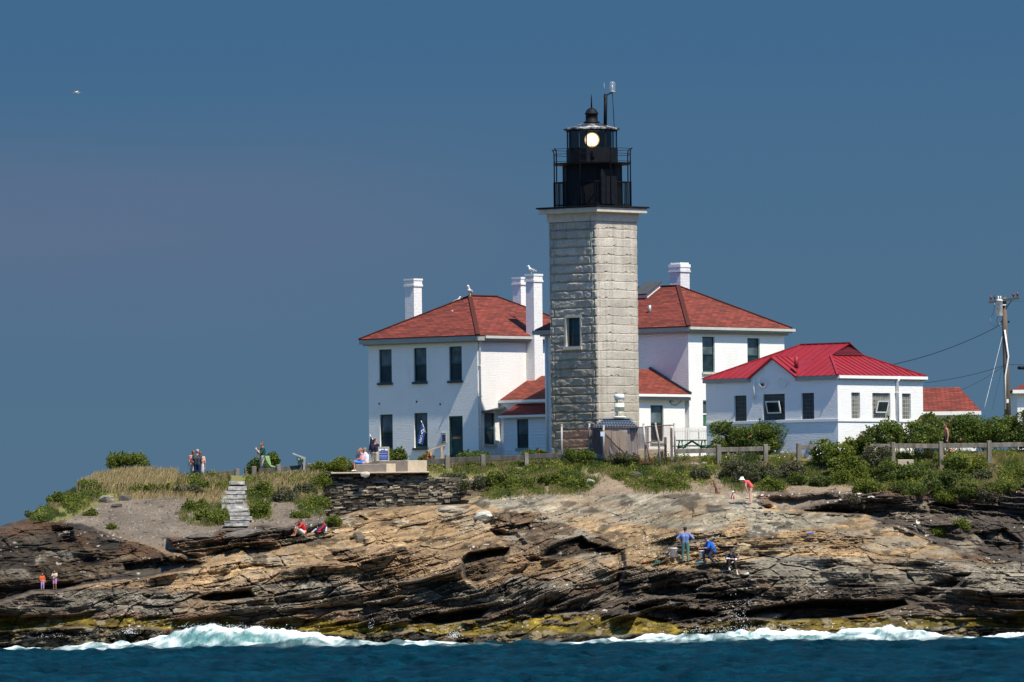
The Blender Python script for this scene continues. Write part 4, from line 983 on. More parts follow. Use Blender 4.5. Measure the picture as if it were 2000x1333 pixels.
# upper gallery, its posts and thin rails
m = MB(); m.lathe([(0, zw1 - .02), (1.0, zw1 - .10), (2.10, zw1 - .02), (2.13, zw1 + .05), (0, zw1 + .05)], (c_, c_, 0), 8, False, PI / 8); m.build('upper_gallery', BLACK, tower)
m = MB()
zrail = tz_of(291)
for k in range(8):
    th = PI / 8 + 2 * PI * k / 8; x_, y_ = c_ + 2.07 * math.cos(th), c_ + 2.07 * math.sin(th)
    ox, oy = math.cos(th), math.sin(th)
    m.tube([(x_, y_, zd if k % 2 == 0 or True else zw1), (x_, y_, zrail - .25), (x_ + .03 * ox, y_ + .03 * oy, zrail - .08), (x_ + .11 * ox, y_ + .11 * oy, zrail)], .035, 6)
    t2 = PI / 8 + 2 * PI * (k + 1) / 8
    for zz in (zrail - .04, zw1 + .12, (zw1 + zrail) / 2 + .1):
        m.bar((x_ + .04 * ox, y_ + .04 * oy, zz), (c_ + 2.11 * math.cos(t2), c_ + 2.11 * math.sin(t2), zz), .022, .022)
m.build('upper_railing', BLACK, tower)
m = MB(); rP = 1.36; m.lathe([(0, zw1 + .05), (rP, zw1 + .05), (rP, zw2), (0, zw2)], (c_, c_, 0), 8, False, PI / 8 + .1); m.box(c_ - 1.05, c_ - .9, c_ - .95, c_ - .8, zw1 + .3, zw1 + .62); m.build('lantern_base', BLACK, tower)
rG = 1.30; ph8 = PI / 8 + .1
m = MB()
for k in range(8):
    th = ph8 + 2 * PI * k / 8; m.bar((c_ + rG * math.cos(th), c_ + rG * math.sin(th), zw2), (c_ + rG * math.cos(th), c_ + rG * math.sin(th), zl), .055, .055, (math.cos(th), math.sin(th), 0))
m.lathe([(rG - .1, zl - .04), (rG + .06, zl - .04), (rG + .06, zl + .03), (rG - .1, zl + .03)], (c_, c_, 0), 8, False, ph8)
m.build('lantern_frame', BLACK, tower)
t = NT('lantern_glass'); g = t.n('ShaderNodeBsdfGlass'); g.inputs['Roughness'].default_value = .0; g.inputs['IOR'].default_value = 1.02; g.inputs['Color'].default_value = (.86, .93, .95, 1)
gl = t.n('ShaderNodeBsdfGlossy'); gl.inputs['Roughness'].default_value = .05; tr = t.n('ShaderNodeBsdfTransparent'); tr.inputs['Color'].default_value = (.80, .88, .90, 1)
mxs = t.n('ShaderNodeMixShader'); mxs.inputs[0].default_value = .10; t.l(tr.outputs[0], mxs.inputs[1]); t.l(gl.outputs[0], mxs.inputs[2]); LGLASS = t.done(mxs.outputs[0])
m = MB()
for k in range(8):
    t0, t1 = ph8 + 2 * PI * k / 8 + .03, ph8 + 2 * PI * (k + 1) / 8 - .03
    a_, b_ = (c_ + (rG - .01) * math.cos(t0), c_ + (rG - .01) * math.sin(t0)), (c_ + (rG - .01) * math.cos(t1), c_ + (rG - .01) * math.sin(t1))
    m.face([(*a_, zw2), (*b_, zw2), (*b_, zl - .04), (*a_, zl - .04)])
m.build('lantern_glazing', LGLASS, tower)
m = MB()
for k in range(8):
    t0, t1 = ph8 + 2 * PI * k / 8 + .02, ph8 + 2 * PI * (k + 1) / 8 - .02; tm = (t0 + t1) / 2; od = math.cos(tm) * UR[1] + math.sin(tm) * UL[1]
    if od < .45: continue
    a_, b_ = (c_ + (rG - .08) * math.cos(t0), c_ + (rG - .08) * math.sin(t0)), (c_ + (rG - .08) * math.cos(t1), c_ + (rG - .08) * math.sin(t1))
    m.bar((*a_, (zw2 + zl) / 2), (*b_, (zw2 + zl) / 2), .03, zl - zw2 - .05)
m.build('lantern_blind', M('dark_lantern_blind', (.022, .028, .034), .7, bump=0), tower)
# rotating beacon: a dark drum with a glowing lens turned to the sea
zm = tz_of(274.5)
m = MB(); m.lathe([(0, zw2), (.34, zw2), (.40, zw2 + .1), (.34, zm - .45), (.2, zm - .42)], (c_, c_, 0), 14); bc = m.build('beacon', M('beacon_housing_grey', (.10, .11, .12), .5), tower)
vw = Vector(-FT.o[:2].tolist() + [0]) if False else Vector((0, -1, 0))
dl = Vector((vw.dot(Vector(UR)), vw.dot(Vector(UL)), 0)).normalized()
LENS = NT('lit_lamp_lens'); em = LENS.n('ShaderNodeEmission'); em.inputs['Strength'].default_value = 2.4; em.inputs['Color'].default_value = (1, .80, .46, 1); LENSM = LENS.done(em.outputs[0])
B3 = Matrix.Translation(Vector((c_, c_, zm)) + dl * .45) @ dl.to_track_quat('Z', 'Y').to_matrix().to_4x4()
m = MB(); m.lathe([(0, .14), (.16, .13), (.27, .08), (.33, 0), (0, -.02)], (0, 0, 0), 24); m.bm.transform(B3); m.build('lamp_lens', LENSM, bc)
RIM = NT('lamp_halo_glow'); em = RIM.n('ShaderNodeEmission'); em.inputs['Strength'].default_value = .8; em.inputs['Color'].default_value = (1, .55, .18, 1); HALOM = RIM.done(em.outputs[0])
m = MB(); m.lathe([(.33, .005), (.36, .03), (.384, .031)], (0, 0, 0), 24); m.bm.transform(B3); m.build('lamp_halo_ring', HALOM, bc)  # glowing ring added to imitate the warm halo around the lamp
m = MB(); m.box(-.035, .005, -.36, -.17, .15, .19); m.box(.05, .075, -.36, -.22, .15, .19); m.bm.transform(Matrix.Translation((c_, c_, zm)) @ Matrix(((-dl.y, 0, dl.x, 0), (dl.x, 0, dl.y, 0), (0, 1, 0, 0), (0, 0, 0, 1))) @ Matrix.Translation((0, 0, .45))); m.build('lamp_bracket', M('brass_lamp_bracket', (.16, .10, .04), .5, bump=0), bc)
m = MB(); m.lathe([(.34, .02), (.385, .03), (.385, -.5), (.2, -.62), (0, -.62)], (0, 0, 0), 24); m.bm.transform(B3); m.build('lamp_drum', M('beacon_drum_grey', (.05, .055, .06), .5), bc)
m = MB(); m.lathe([(0, zl - .03), (.75, zl - .03), (.75, zl - .02), (0, zl - .02)], (c_, c_, 0), 8)
# lantern roof, ball, lightning rod
ROOFB = M('black_roof_with_droppings', (.03, .03, .034), .5, var=.3, scale=3.0, dirt=(.62, .62, .60), dirt_amt=1.0, bump=.2)
m.lathe([(0, zl + .03), (rG + .16, zl + .03), (rG + .17, zl + .10), (rG * .75, zl + .24), (.55, zl + .36), (0, zl + .38)], (c_, c_, 0), 16, False); rf = m.build('lantern_roof', ROOFB, tower)
zb1 = tz_of(240)
m = MB(); m.lathe([(.42, zb1 - .02), (.42, zb1 + .05), (.32, zb1 + .06), (.31, zb1 + .42), (.35, zb1 + .43), (.35, zb1 + .50), (.32, zb1 + .51), (.28, zb1 + .62), (.18, zb1 + .72), (.05, zb1 + .78), (0, zb1 + .78)], (c_, c_, 0), 16); m.build('ventilator_ball', BLACK, rf)
m = MB(); m.tube([(c_, c_, zb1 + .76), (c_, c_, zb1 + 1.3), (c_, c_, tz_of(184))], [.045, .03, .012], 6); m.build('lightning_rod', BLACK, rf)
# mast with clear emergency beacon
pl = [(P(px_, py_, 451.8) - FT.o) for px_, py_ in ((1182, 247), (1183, 184), (1196, 181), (1200, 254), (1180, 162), (1196, 160))]
pl = [Vector((p @ UR, p @ UL, p[2])) for p in pl]
mast = MB(); mast.tube([pl[0] - Vector((0, 0, .1)), pl[1]], .09, 8); mast.tube([pl[1] + Vector((0, 0, -.08)), pl[2]], .03, 6); mast.tube([pl[2], pl[3]], .02, 6); mast.tube([pl[1] - Vector((.08, 0, .1)), pl[1] - Vector((-.02, 0, .55))], .07, 6); ms = mast.build('antenna_mast', BLACK, tower)
m = MB(); m.tube([pl[1] + Vector((-.09, .02, 0)), pl[4]], .008, 4); m.build('aerial', GALV, ms)
m = MB(); m.lathe([(0, 0), (.16, .0), (.19, .06), (.12, .08), (0, .09)], pl[2], 12); lt_ = m.build('beacon_base', GALV, ms)
t = NT('clear_acrylic_lens'); tr = t.n('ShaderNodeBsdfTransparent'); tr.inputs['Color'].default_value = (.78, .82, .86, 1); gl = t.bsdf((.75, .8, .85), .08); mxs = t.n('ShaderNodeMixShader'); mxs.inputs[0].default_value = .16; t.l(tr.outputs[0], mxs.inputs[1]); t.l(gl, mxs.inputs[2]); ACR = t.done(mxs.outputs[0])
m = MB(); m.lathe([(.155, .09), (.165, .2), (.165, .48), (.15, .52), (.08, .57), (0, .58)], pl[2], 14); m.build('clear_beacon_lens', ACR, ms)
m = MB(); m.tube([pl[2] + Vector((0, 0, .09)), pl[2] + Vector((0, 0, .40))], .03, 6); m.build('beacon_lamp', TRIM, ms)
# thin lightning conductor down the shaded face, galvanised overhang brackets
m = MB(); q0 = FT.L(1152, 420, -.16); q1 = FT.L(1156, 505, -.16); q2 = FT.L(1160, 775, -.16)
m.tube([Vector(q0) - Vector((0, 0, ZG)), Vector(q1) - Vector((0, 0, ZG)), Vector(q2) - Vector((0, 0, ZG))], .014, 5); m.build('lightning_cable', M('verdigris_copper', (.16, .26, .22), .7), tower)

# ------------------------------------------------------------------ fog signal building with metal roof
FB = Frame(1637, 852, 446, ZG)
bA = 8.72; bB = 7.0
fog = empty('fog_signal_building', FB.loc(), RZ, 'single-storey white brick building with bright red metal roof, right of the houses', 'building')
ez = FB.L(1636, 735)[2] - ZG
opsL = [toz(FB, rectL(FB, *r)) for r in ((1434, 1458, 773, 823), (1490, 1533, 770, 821), (1565, 1590, 768, 819))]
opsR = [toz(FB, rectR(FB, *r)) for r in ((1663, 1680, 767, 818), (1704, 1739, 768, 818), (1762, 1779, 769, 819))]
m = MB()
wall_side(m, 'L', 0, bA, -1.2, ez - .1, opsL); wall_side(m, 'R', 0, bB, -1.2, ez - .1, opsR); wall_side(m, 'L', 0, bA, -1.2, ez - .1, [], bB); wall_side(m, 'R', 0, bB, -1.2, ez - .1, [], bA)
m.build('wall', WHITE, fog)
zt = FB.R(1700, 824)[2] - ZG
m = MB(); m.box(-.05, -.003, -.05, bA, zt, zt + .13); m.box(-.003, bB, -.05, -.003, zt, zt + .13); m.build('water_table', TRIM, fog)
t = NT('glass_block'); v = t.coord('UV'); b = t.n('ShaderNodeTexBrick'); t.l(v, b.inputs['Vector']); b.offset = 0; b.inputs['Scale'].default_value = 1; b.inputs['Brick Width'].default_value = .2; b.inputs['Row Height'].default_value = .2; b.inputs['Mortar Size'].default_value = .016
b.inputs['Color1'].default_value = (.10, .105, .095, 1); b.inputs['Color2'].default_value = (.20, .20, .17, 1); b.inputs['Mortar'].default_value = (.33, .32, .28, 1)
GBLK = t.done(t.bsdf(b.outputs['Color'], .2, 0, t.bump(t.noise(v, 12, 3), .5, .02), .5))
t = NT('shade_tone_glass_block'); v = t.coord('UV'); b = t.n('ShaderNodeTexBrick'); t.l(v, b.inputs['Vector']); b.offset = 0; b.inputs['Scale'].default_value = 1; b.inputs['Brick Width'].default_value = .2; b.inputs['Row Height'].default_value = .2; b.inputs['Mortar Size'].default_value = .012
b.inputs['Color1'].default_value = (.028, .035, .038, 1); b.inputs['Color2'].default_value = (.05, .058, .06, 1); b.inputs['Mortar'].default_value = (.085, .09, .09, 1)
GBLK_SHADE = t.done(t.bsdf(b.outputs['Color'], .22, 0, t.bump(t.noise(v, 12, 3), .5, .02), .4))  # copy of the glass block with the left front's shade in its colour
for side, ops, gm in (('L', opsL, GBLK_SHADE), ('R', opsR, GBLK)):
    for k, o in enumerate(ops):
        m = MB(); pt = (lambda a_, z_: (.11, a_, z_)) if side == 'L' else (lambda a_, z_: (a_, .11, z_))
        q = [(o[0], o[2]), (o[1], o[2]), (o[1], o[3]), (o[0], o[3])]; m.face([pt(*p) for p in q], [(p[0] - o[0], p[1] - o[2]) for p in q])
        wn = m.build('window', gm, fog)
        if k == 1:
            wA, hZ = (o[1] - o[0]) * .62, (o[3] - o[2]) * .48; a0 = o[0] + (o[1] - o[0]) * .17; z0 = o[2] + (o[3] - o[2]) * (.22 if side == 'R' else .25)
            tl = .18
            vent = MB(); fwd = .07
            def tb(p0, p1, q0, q1):
                vs = []
                for (aa, zz, dd) in [(x, y, w_) for w_ in (-.02, .03) for y in (q0, q1) for x in (p0, p1)]:
                    dpt = -.02 - (zz - z0) / hZ * tl * 1.0 + dd + .02
                    vs.append((dpt, aa, zz) if side == 'L' else (aa, dpt, zz))
                bv = [vent.bm.verts.new(v_) for v_ in vs]
                for f4 in ((0, 1, 3, 2), (4, 6, 7, 5), (0, 4, 5, 1), (2, 3, 7, 6), (0, 2, 6, 4), (1, 5, 7, 3)): vent.bm.faces.new([bv[i] for i in f4])
            tb(a0, a0 + fwd, z0, z0 + hZ); tb(a0 + wA - fwd, a0 + wA, z0, z0 + hZ); tb(a0 + fwd, a0 + wA - fwd, z0, z0 + fwd); tb(a0 + fwd, a0 + wA - fwd, z0 + hZ - fwd, z0 + hZ)
            vs_ = vent.build('hopper_sash', TRIM, wn)
            vent = MB(); tb(a0 + fwd, a0 + wA - fwd, z0 + fwd, z0 + hZ - fwd); vent.build('pane', GLASS, wn)
# metal roof: hip with a small gablet at the sunny end and a cross gable over the front
ov = .15; zr0 = ez + .05
g0 = FB.L(1552, 735, -.12)[1]; g1 = FB.L(1464, 737, -.12)[1]
m = MB(); m.box(-.002, bB + .12, -.12, bA + .12, ez - .16, ez + .045); m.box(-.12, -.004, -.12, g0 - .02, ez - .16, ez + .045); m.box(-.12, -.004, g1 + .02, bA + .12, ez - .16, ez + .045); m.build('fascia', GREYTRIM, fog)
m = MB(); m.box(-.1, bB + .16, -.22, -.121, ez - .11, ez + .04); m.build('gutter', TRIM, fog)
ztop = P(1640, 671, 449.8)[2] - ZG
x0, x1, y0, y1 = -ov, bB + ov, -ov, bA + ov; xm = (x0 + x1) / 2; w_ = (x1 - x0) / 2; rz_ = ztop - zr0
kk = .80
yh = y0 + w_; yg = y0 + w_ * kk                        # hip would peak at yh; gablet face at yg
tA, tB = Vector((xm, y0 + w_ * .52, ztop)), Vector((xm, y1 - w_, ztop))
zg = zr0 + rz_ * .62; ygl = y0 + w_ * .62; xl, xr = xm - w_ * .38, xm + w_ * .38
m = MB()
def fc(pts): m.face(pts, [(p[0] + p[1], p[2]) for p in pts])
fc([(x0, y0, zr0), (x1, y0, zr0), (xr, ygl, zg), (xl, ygl, zg)])
zn = zr0 + rz_ / w_ * (-.005 - x0)
fc([(x0, y1, zr0), (x0, g1 + .02, zr0), (-.005, g1 + .02, zn), (-.005, g0 - .02, zn), (x0, g0 - .02, zr0), (x0, y0, zr0), (xl, ygl, zg), (xm, ygl - .18, ztop), tuple(tB)])
fc([(x1, y0, zr0), (x1, y1, zr0), tuple(tB), (xm, ygl - .18, ztop), (xr, ygl, zg)])
fc([(x1, y1, zr0), (x0, y1, zr0), tuple(tB)])
# standing seams
def seam(p, q): m.bar(Vector(p) + Vector((0, 0, .02)), Vector(q) + Vector((0, 0, .015)), .03, .04)
nx = 16
for i in range(1, nx):
    u = x0 + (x1 - x0) * i / nx; dx = min(u - x0, x1 - u); f_ = min(dx / (w_ * .62), 1.0)
    seam((u, y0, zr0), (u, y0 + (ygl - y0) * f_, zr0 + (zg - zr0) * f_))
for i in range(1, 20):
    u = y0 + (y1 - y0) * i / 20
    for sx, xe in ((1, x0), (-1, x1)):
        f_ = 1.0
        if u < ygl: f_ = (u - y0) / w_ if u < ygl - .18 else 1.0
        if u > y1 - w_: f_ = (y1 - u) / w_
        f_ = max(.02, min(1, f_)); st_ = .5 if (sx == 1 and g0 - .1 < u < g1 + .1) else 0.0
        if f_ > st_: seam((xe + sx * w_ * st_, u, zr0 + rz_ * st_), (xe + sx * w_ * f_, u, zr0 + rz_ * f_))
for p, q in (((x0, y0, zr0), (xl, ygl, zg)), ((x1, y0, zr0), (xr, ygl, zg)), ((x0, y1, zr0), tB), ((x1, y1, zr0), tB), ((xm, ygl - .18, ztop), tB)):
    m.bar(Vector(p) + Vector((0, 0, .03)), Vector(q) + Vector((0, 0, .03)), .13, .06)
m.build('roof', REDMETAL, fog, recalc=False)
m = MB()
m.face([(xl + .1, ygl - .02, zg), (xr - .1, ygl - .02, zg), (xm, ygl - .02, ztop - .1)])
for i in range(6): z = zg + .06 + i * (ztop - zg - .25) / 6; hw = (xr - xl) / 2 * (1 - (z - zg) / (ztop - zg)) - .12; m.box(xm - hw, xm + hw, ygl - .06, ygl - .025, z, z + .05)
m.build('gablet_louver', M('maroon_louver', (.16, .02, .03), .6), fog)
# cross gable with parapet wall on the shaded front
g0 = FB.L(1552, 735, -.12)[1]; g1 = FB.L(1464, 737, -.12)[1]; gm_ = FB.L(1508, 700, -.12); gz = gm_[2] - ZG; gs = FB.L(1464, 738, -.12)[2] - ZG
GL = MB(); x_ = -.03
GL.face([(x_, g1, -1.2), (x_, g0, -1.2), (x_, g0, gs - .02), (x_, (g0 + g1) / 2, gz), (x_, g1, gs - .02)]) if False else None
pts = [(g0, ez - .18), (g0, gs), ((g0 + g1) / 2, gz), (g1, gs), (g1, ez - .18)]
f1 = [(x_, *p) for p in pts]; f2 = [(.05, *p) for p in pts]
GL.face(f1, pts); GL.face(list(reversed(f2)), list(reversed(pts)))
for k in range(5): GL.face([f1[k], f2[k], f2[(k + 1) % 5], f1[(k + 1) % 5]])
GL.build('gable_wall', WHITE, fog)
m = MB(); gr = (gz - zr0) / rz_ * w_
for s2, ge in ((1, g0), (-1, g1)):
    gmid = (g0 + g1) / 2
    slab_roof(m, [(x_ - .14, ge - s2 * .12, gs - .02), (x_ - .14, gmid, gz + .06), (x0 + gr, gmid, gz + .06), (x0 + (gs - zr0) / rz_ * w_ - .05, ge - s2 * .12, gs - .02)], .09)
    for i in range(1, 4):
        f_ = i / 4; ye = ge - s2 * .12
        xx = x_ - .14 + .42 * i; seam((xx, ye, gs), (xx, gmid, gz + .08)) if xx < 1.3 else None
m.build('gable_roof', REDMETAL, fog)
for px_ in (1491, 1528):
    m = MB(); q = FB.L(px_, 747, x_); yy, zz = q[1], q[2] - ZG
    pr = [(yy + .26 * math.cos(2 * PI * k / 20), zz + .26 * math.sin(2 * PI * k / 20)) for k in range(20)]
    for k in range(20): m.bar((x_ - .02, *pr[k]), (x_ - .02, *pr[(k + 1) % 20]), .05, .045, (1, 0, 0))
    m.build('vent_ring', WHITE, fog)
m = MB(); q = FB.L(1489, 752, x_); m.box(x_ - .03, x_ - .003, q[1] - .09, q[1] + .09, q[2] - ZG - .07, q[2] - ZG + .07); m.build('rust_patch', RUSTY, fog)
m = MB(); q = FB.L(1474, 757, 0); m.tube([(-.06, q[1], q[2] - ZG - .6), (-.06, q[1], q[2] - ZG + .45)], .035, 6); m.build('wall_pipe', TRIM, fog)
m = MB(); q = FB.L(1548, 708, -.2); m.tube([(.1, q[1], q[2] - ZG - .3), (.1, q[1], q[2] - ZG + .3)], .11, 8); m.build('roof_vent', REDMETAL, fog)
downpipe(fog, 'R', FB.R(1750, 780)[0], -.6, ez - .15, r=.07, out=.11)

# ------------------------------------------------------------------ far right roofs
def far_house(px0, px1, pye, pyr, pr0, pr1, Y, name, label, depth=7, wallz=ZG):
    p0, p1 = P(px0, pye, Y), P(px1, pye, Y); q0, q1 = P(pr0, pyr, Y + depth / 2), P(pr1, pyr, Y + depth / 2)
    th = empty(name, (p0[0], Y, wallz), 0, label, 'house'); W_ = p1[0] - p0[0]; e_ = p0[2] - wallz
    m = MB()
    r0, r1 = q0[0] - p0[0], q1[0] - p0[0]; rz = q0[2] - wallz
    slab_roof(m, [(0, 0, e_), (W_, 0, e_), (r1, depth / 2, rz), (r0, depth / 2, rz)]); slab_roof(m, [(W_, depth, e_), (0, depth, e_), (r0, depth / 2, rz), (r1, depth / 2, rz)])
    slab_roof(m, [(W_, 0, e_), (W_, depth, e_), (r1, depth / 2, rz), (r1 - .01, depth / 2, rz)]); slab_roof(m, [(0, depth, e_), (0, 0, e_), (r0, depth / 2, rz), (r0 + .01, depth / 2, rz)])
    m.build('roof', SHINGLE, th)
    m = MB(); m.box(.3, W_ - .3, .3, depth - .3, -1, e_ - .03); m.build('wall', WHITE, th)
    m = MB(); m.box(.02, W_ - .02, -.08, .0, e_ - .2, e_ - .0); m.build('gutter', TRIM, th)
    for k in range(3): m = MB(); m.box(W_ * (.2 + .25 * k), W_ * (.2 + .25 * k) + .8, .26, .299, 1.0, 2.1); m.build('window', GLASS, th)
far_house(1770, 1917, 805, 758, 1770, 1874, 476, 'outbuilding', 'low outbuilding behind the bushes showing only its red shingled roof')
far_house(1977, 2180, 762, 728, 2045, 2110, 500, 'far_cottage', 'pale grey cottage with red eave at the right edge, right of the utility pole', wallz=ZG)
# ------------------------------------------------------------------ fences
def fence(label, posts, rails, Y, rmat=None, name='timber_fence', pw=.23):
    """posts: (px, top py, foot py); rails: (px0, py0, px1, py1, height px)"""
    o = P(posts[0][0], posts[0][2], Y)
    th = empty(name, tuple(o), 0, label, 'fence')
    for i, q in enumerate(posts):
        yy = q[3] if len(q) > 3 else Y
        a, b = P(q[0], q[1], yy) - o, P(q[0], q[2], yy) - o
        m = MB(); tl = random.uniform(-.02, .02); w_ = pw * random.uniform(.9, 1.05)
        m.box(-w_ / 2, w_ / 2, -w_ / 2, w_ / 2, 0, a[2] - b[2] + .35)
        m.bm.transform(Matrix.Translation((b[0], b[1], b[2] - .35)) @ Matrix.Rotation(.25 + tl, 4, 'Z') @ Matrix.Rotation(tl, 4, 'Y'))
        m.build('post', WOOD, th, bevel=.02)
    for r in rails:
        y0, y1 = (r[5], r[6]) if len(r) > 5 else (Y - .02, Y - .02)
        a, b = P(r[0], r[1], y0) - o, P(r[2], r[3], y1) - o
        m = MB(); m.bar(a, b, .09, r[4] / F * Y); m.build('rail', rmat or WOOD, th, bevel=.012)
    return th
fence('low timber post and rail fence in front of the left house and granite tower', [(873, 889, 908), (943, 888, 912), (1028, 885, 909)], [(832, 901, 873, 901, 10), (873, 899, 943, 897, 10), (943, 896, 1028, 894, 10), (1028, 892, 1092, 890, 9)], 446.5, WOODD)
fence('timber rail fence with two posts in front of the rose hedge', [(1404, 869, 897), (1495, 868, 890)], [(1318, 882, 1404, 880, 9), (1404, 879, 1495, 877, 9), (1495, 876, 1504, 876, 8)], 446.6)
fence('single short stub of timber fence beside the rose hedge', [(1560, 866, 890)], [(1560, 874, 1590, 873, 8)], 446.6)
fence('long weathered rail fence by the shirtless walker in front of the right-hand bushes', [(1744, 864, 905), (1838, 863, 912), (1932, 861, 893), (2030, 858, 893)], [(1700, 871, 1744, 871, 7), (1744, 871, 1838, 872, 9), (1838, 871, 1932, 870, 9), (1932, 870, 2032, 868, 9)], 445.0)
fence('low rail fence along the grassy hilltop behind the couple', [(338, 922, 946), (415, 918, 940, 448), (482, 914, 936, 449)], [(300, 931, 338, 931, 8, 445.5, 446), (338, 931, 415, 926, 8, 446, 448), (415, 926, 462, 923, 8, 448, 449)], 446, WOODD)
fence('timber fence at the top of the granite steps behind the man in green', [(463, 916, 938), (496, 911, 938), (544, 908, 936), (604, 905, 924, 447)], [(505, 920, 544, 917, 8, 446, 446), (544, 917, 604, 912, 9, 446, 447)], 446, WOODD)

# ------------------------------------------------------------------ granite steps
GAPDARK = M('shadow_gap_dark', (.06, .055, .045), .95)  # dark tone painted in for the shadow gap beneath each step
sp_ = [(447, 478, 940, 948), (446, 482, 950, 959), (438, 478, 959, 967), (432, 477, 967, 976), (431, 474, 976, 984), (433, 477, 984, 995), (444, 488, 993, 1001), (447, 488, 1001, 1009), (449, 492, 1009, 1018), (438, 483, 1018, 1030)]
o = P(460, 1030, 439.6); stp = empty('granite_steps', tuple(o), 0, 'crooked flight of rough grey granite slab steps up the grassy bank', 'steps')
for i, (x0, x1, y0, y1) in enumerate(sp_):
    Y = T((x0 + x1) / 2, y1 + 1).y - .28; a, b = P(x0, y1, Y) - o, P(x1, y0, Y) - o
    m = MB(); w_ = b[0] - a[0]; h_ = b[2] - a[2]; m.box(0, w_, 0, 1.3, h_ * .14, h_)
    bmesh.ops.subdivide_edges(m.bm, edges=m.bm.edges[:], cuts=4, use_grid_fill=True)
    for v_ in m.bm.verts:
        n3 = float(fbm(np.array([v_.co.x * 4 + i * 9]), np.array([v_.co.z * 6 + v_.co.y * 3]), 3, 400)[0]) - .5; v_.co += Vector((n3 * .03, n3 * .09, n3 * .03))
    m.bm.transform(Matrix.Translation((a[0], a[1], a[2])) @ Matrix.Rotation(random.uniform(-.10, .05), 4, 'Z'))
    m2 = MB(); m2.box(a[0] + .05, b[0] - .05, a[1] + .30, a[1] + 1.3, a[2] - .35, a[2] + h_ * .139); st_ = m.build('step', GRANITE_STEP, stp); m2.build('shadow_gap_plinth', GAPDARK, st_)

# ------------------------------------------------------------------ dry stone retaining wall and concrete seats
DRY = NT('drystone_schist'); a = DRY.n('ShaderNodeAttribute'); a.attribute_name = 'shade'; v = DRY.coord('Object', (1, 1, 3))
cc = DRY.ramp(a.outputs['Fac'], [(.0, (.05, .046, .04)), (.35, (.15, .13, .10)), (.7, (.27, .225, .165)), (1, (.40, .355, .28))])
cc = DRY.mix(1.0, cc, DRY.ramp(DRY.noise(v, 6, 5, .7), [(.3, (.6,) * 3), (.7, (1.3,) * 3)]), 'MULTIPLY')
DRYM = DRY.done(DRY.bsdf(cc, .95, 0, DRY.bump(DRY.noise(v, 12, 4), .7, .03), .2))
def stonewall(name, label, pts, Y0fn, dark):
    """pts: (px, top py, bottom py); courses of irregular flat stones laid on a battered face"""
    V, Q, S = [], [], []
    px0, px1 = pts[0][0], pts[-1][0]; xs = [p[0] for p in pts]
    ymax = max(p[2] for p in pts); y = min(p[1] for p in pts)
    while y < ymax:
        hpx = random.uniform(2.2, 5.2); px = px0 - random.uniform(0, 8)
        while px < px1:
            wpx = random.uniform(6, 22); cxp = px + wpx / 2; top = np.interp(cxp, xs, [p[1] for p in pts]); bot = np.interp(cxp, xs, [p[2] for p in pts])
            if top - 1 <= y <= bot and px > px0 - 6:
                Yf = Y0fn(cxp, y) + random.uniform(-.14, .14)
                a = P(px + .4, y + hpx - .3, Yf); b = P(px + wpx - .4, y + .2, Yf); dpt = .55
                c8 = [(a[0], Yf, a[2]), (b[0], Yf, a[2]), (b[0], Yf + dpt, a[2]), (a[0], Yf + dpt, a[2]), (a[0], Yf, b[2]), (b[0], Yf, b[2]), (b[0], Yf + dpt, b[2]), (a[0], Yf + dpt, b[2])]
                j = [random.uniform(-.03, .03) for _ in range(24)]; k = len(V)
                V += [(p[0] + j[3 * i] * 1.5, p[1] + j[3 * i + 1] * 1.5, p[2] + j[3 * i + 2] * .7) for i, p in enumerate(c8)]
                Q += [[k + i for i in q] for q in ((0, 1, 5, 4), (1, 2, 6, 5), (2, 3, 7, 6), (3, 0, 4, 7), (4, 5, 6, 7), (3, 2, 1, 0))]
                sh = min(1, max(0, random.gauss(.5 if random.random() > dark(cxp, y) else .12, .2))); S += [sh] * 6
            px += wpx
        y += hpx * .93
    ob = link(name, np_mesh(name, V, np.array(Q), DRYM, fattr={'shade': S})); tag(ob, label, 'wall'); return ob
stonewall('dry_stone_wall', 'old dry stone retaining wall of dark flat schist below the concrete seats', [(634, 930, 1010), (642, 922, 1018), (660, 926, 1016), (720, 926, 1000), (800, 928, 992), (880, 932, 980), (912, 934, 966)],
          lambda px, py: 443.0 + (py < 1e9) * (1010 - py) / 90 * .9 + max(0, (px - 760) / 220) * (-1.2) * max(0, (py - 930) / 60) , lambda px, py: .42 if px < 740 else .14)
m = MB(); a, b = P(646, 925, 443.2), P(838, 922, 443.2); m.box(a[0], b[0], 443.3, 449.5, a[2] - .03, a[2] + .05)
tag(m.build('stone_terrace', CONC, bevel=.02), 'thin pale stone slab capping the dry stone wall under the concrete seats', 'terrace')
zt_ = P(700, 922, 444)[2] + .0
def slabseat(name, label, px0, pxc, px1, pyt, pyb, Y):
    a, c, b = P(px0, pyb, Y), P(pxc, pyb, Y), P(px1, pyb, Y); zt = P(pxc, pyt, Y)[2]; z0 = P(pxc, pyb, Y)[2]
    la = (c[0] - a[0]) / .755; lb = (b[0] - c[0]) / .656      # set square with the buildings
    d1, d2 = Vector(UL), Vector(UR)
    m2 = MB(); pts = [Vector((0, 0, 0)), d2 * lb, d1 * la + d2 * lb, d1 * la]
    m2.prism([(p.x, p.y) for p in pts], -.4, zt - z0)
    ob = m2.build(name, CONC, bevel=.015); ob.location = c; tag(ob, label, 'bench'); return ob
slabseat('concrete_bench', 'lower front concrete block seat on the stone terrace', 694, 755, 773, 906, 920, 443.9)
slabseat('concrete_bench', 'taller concrete block behind, carrying the framed blue sign', 703, 797, 834, 899.5, 920, 444.9)

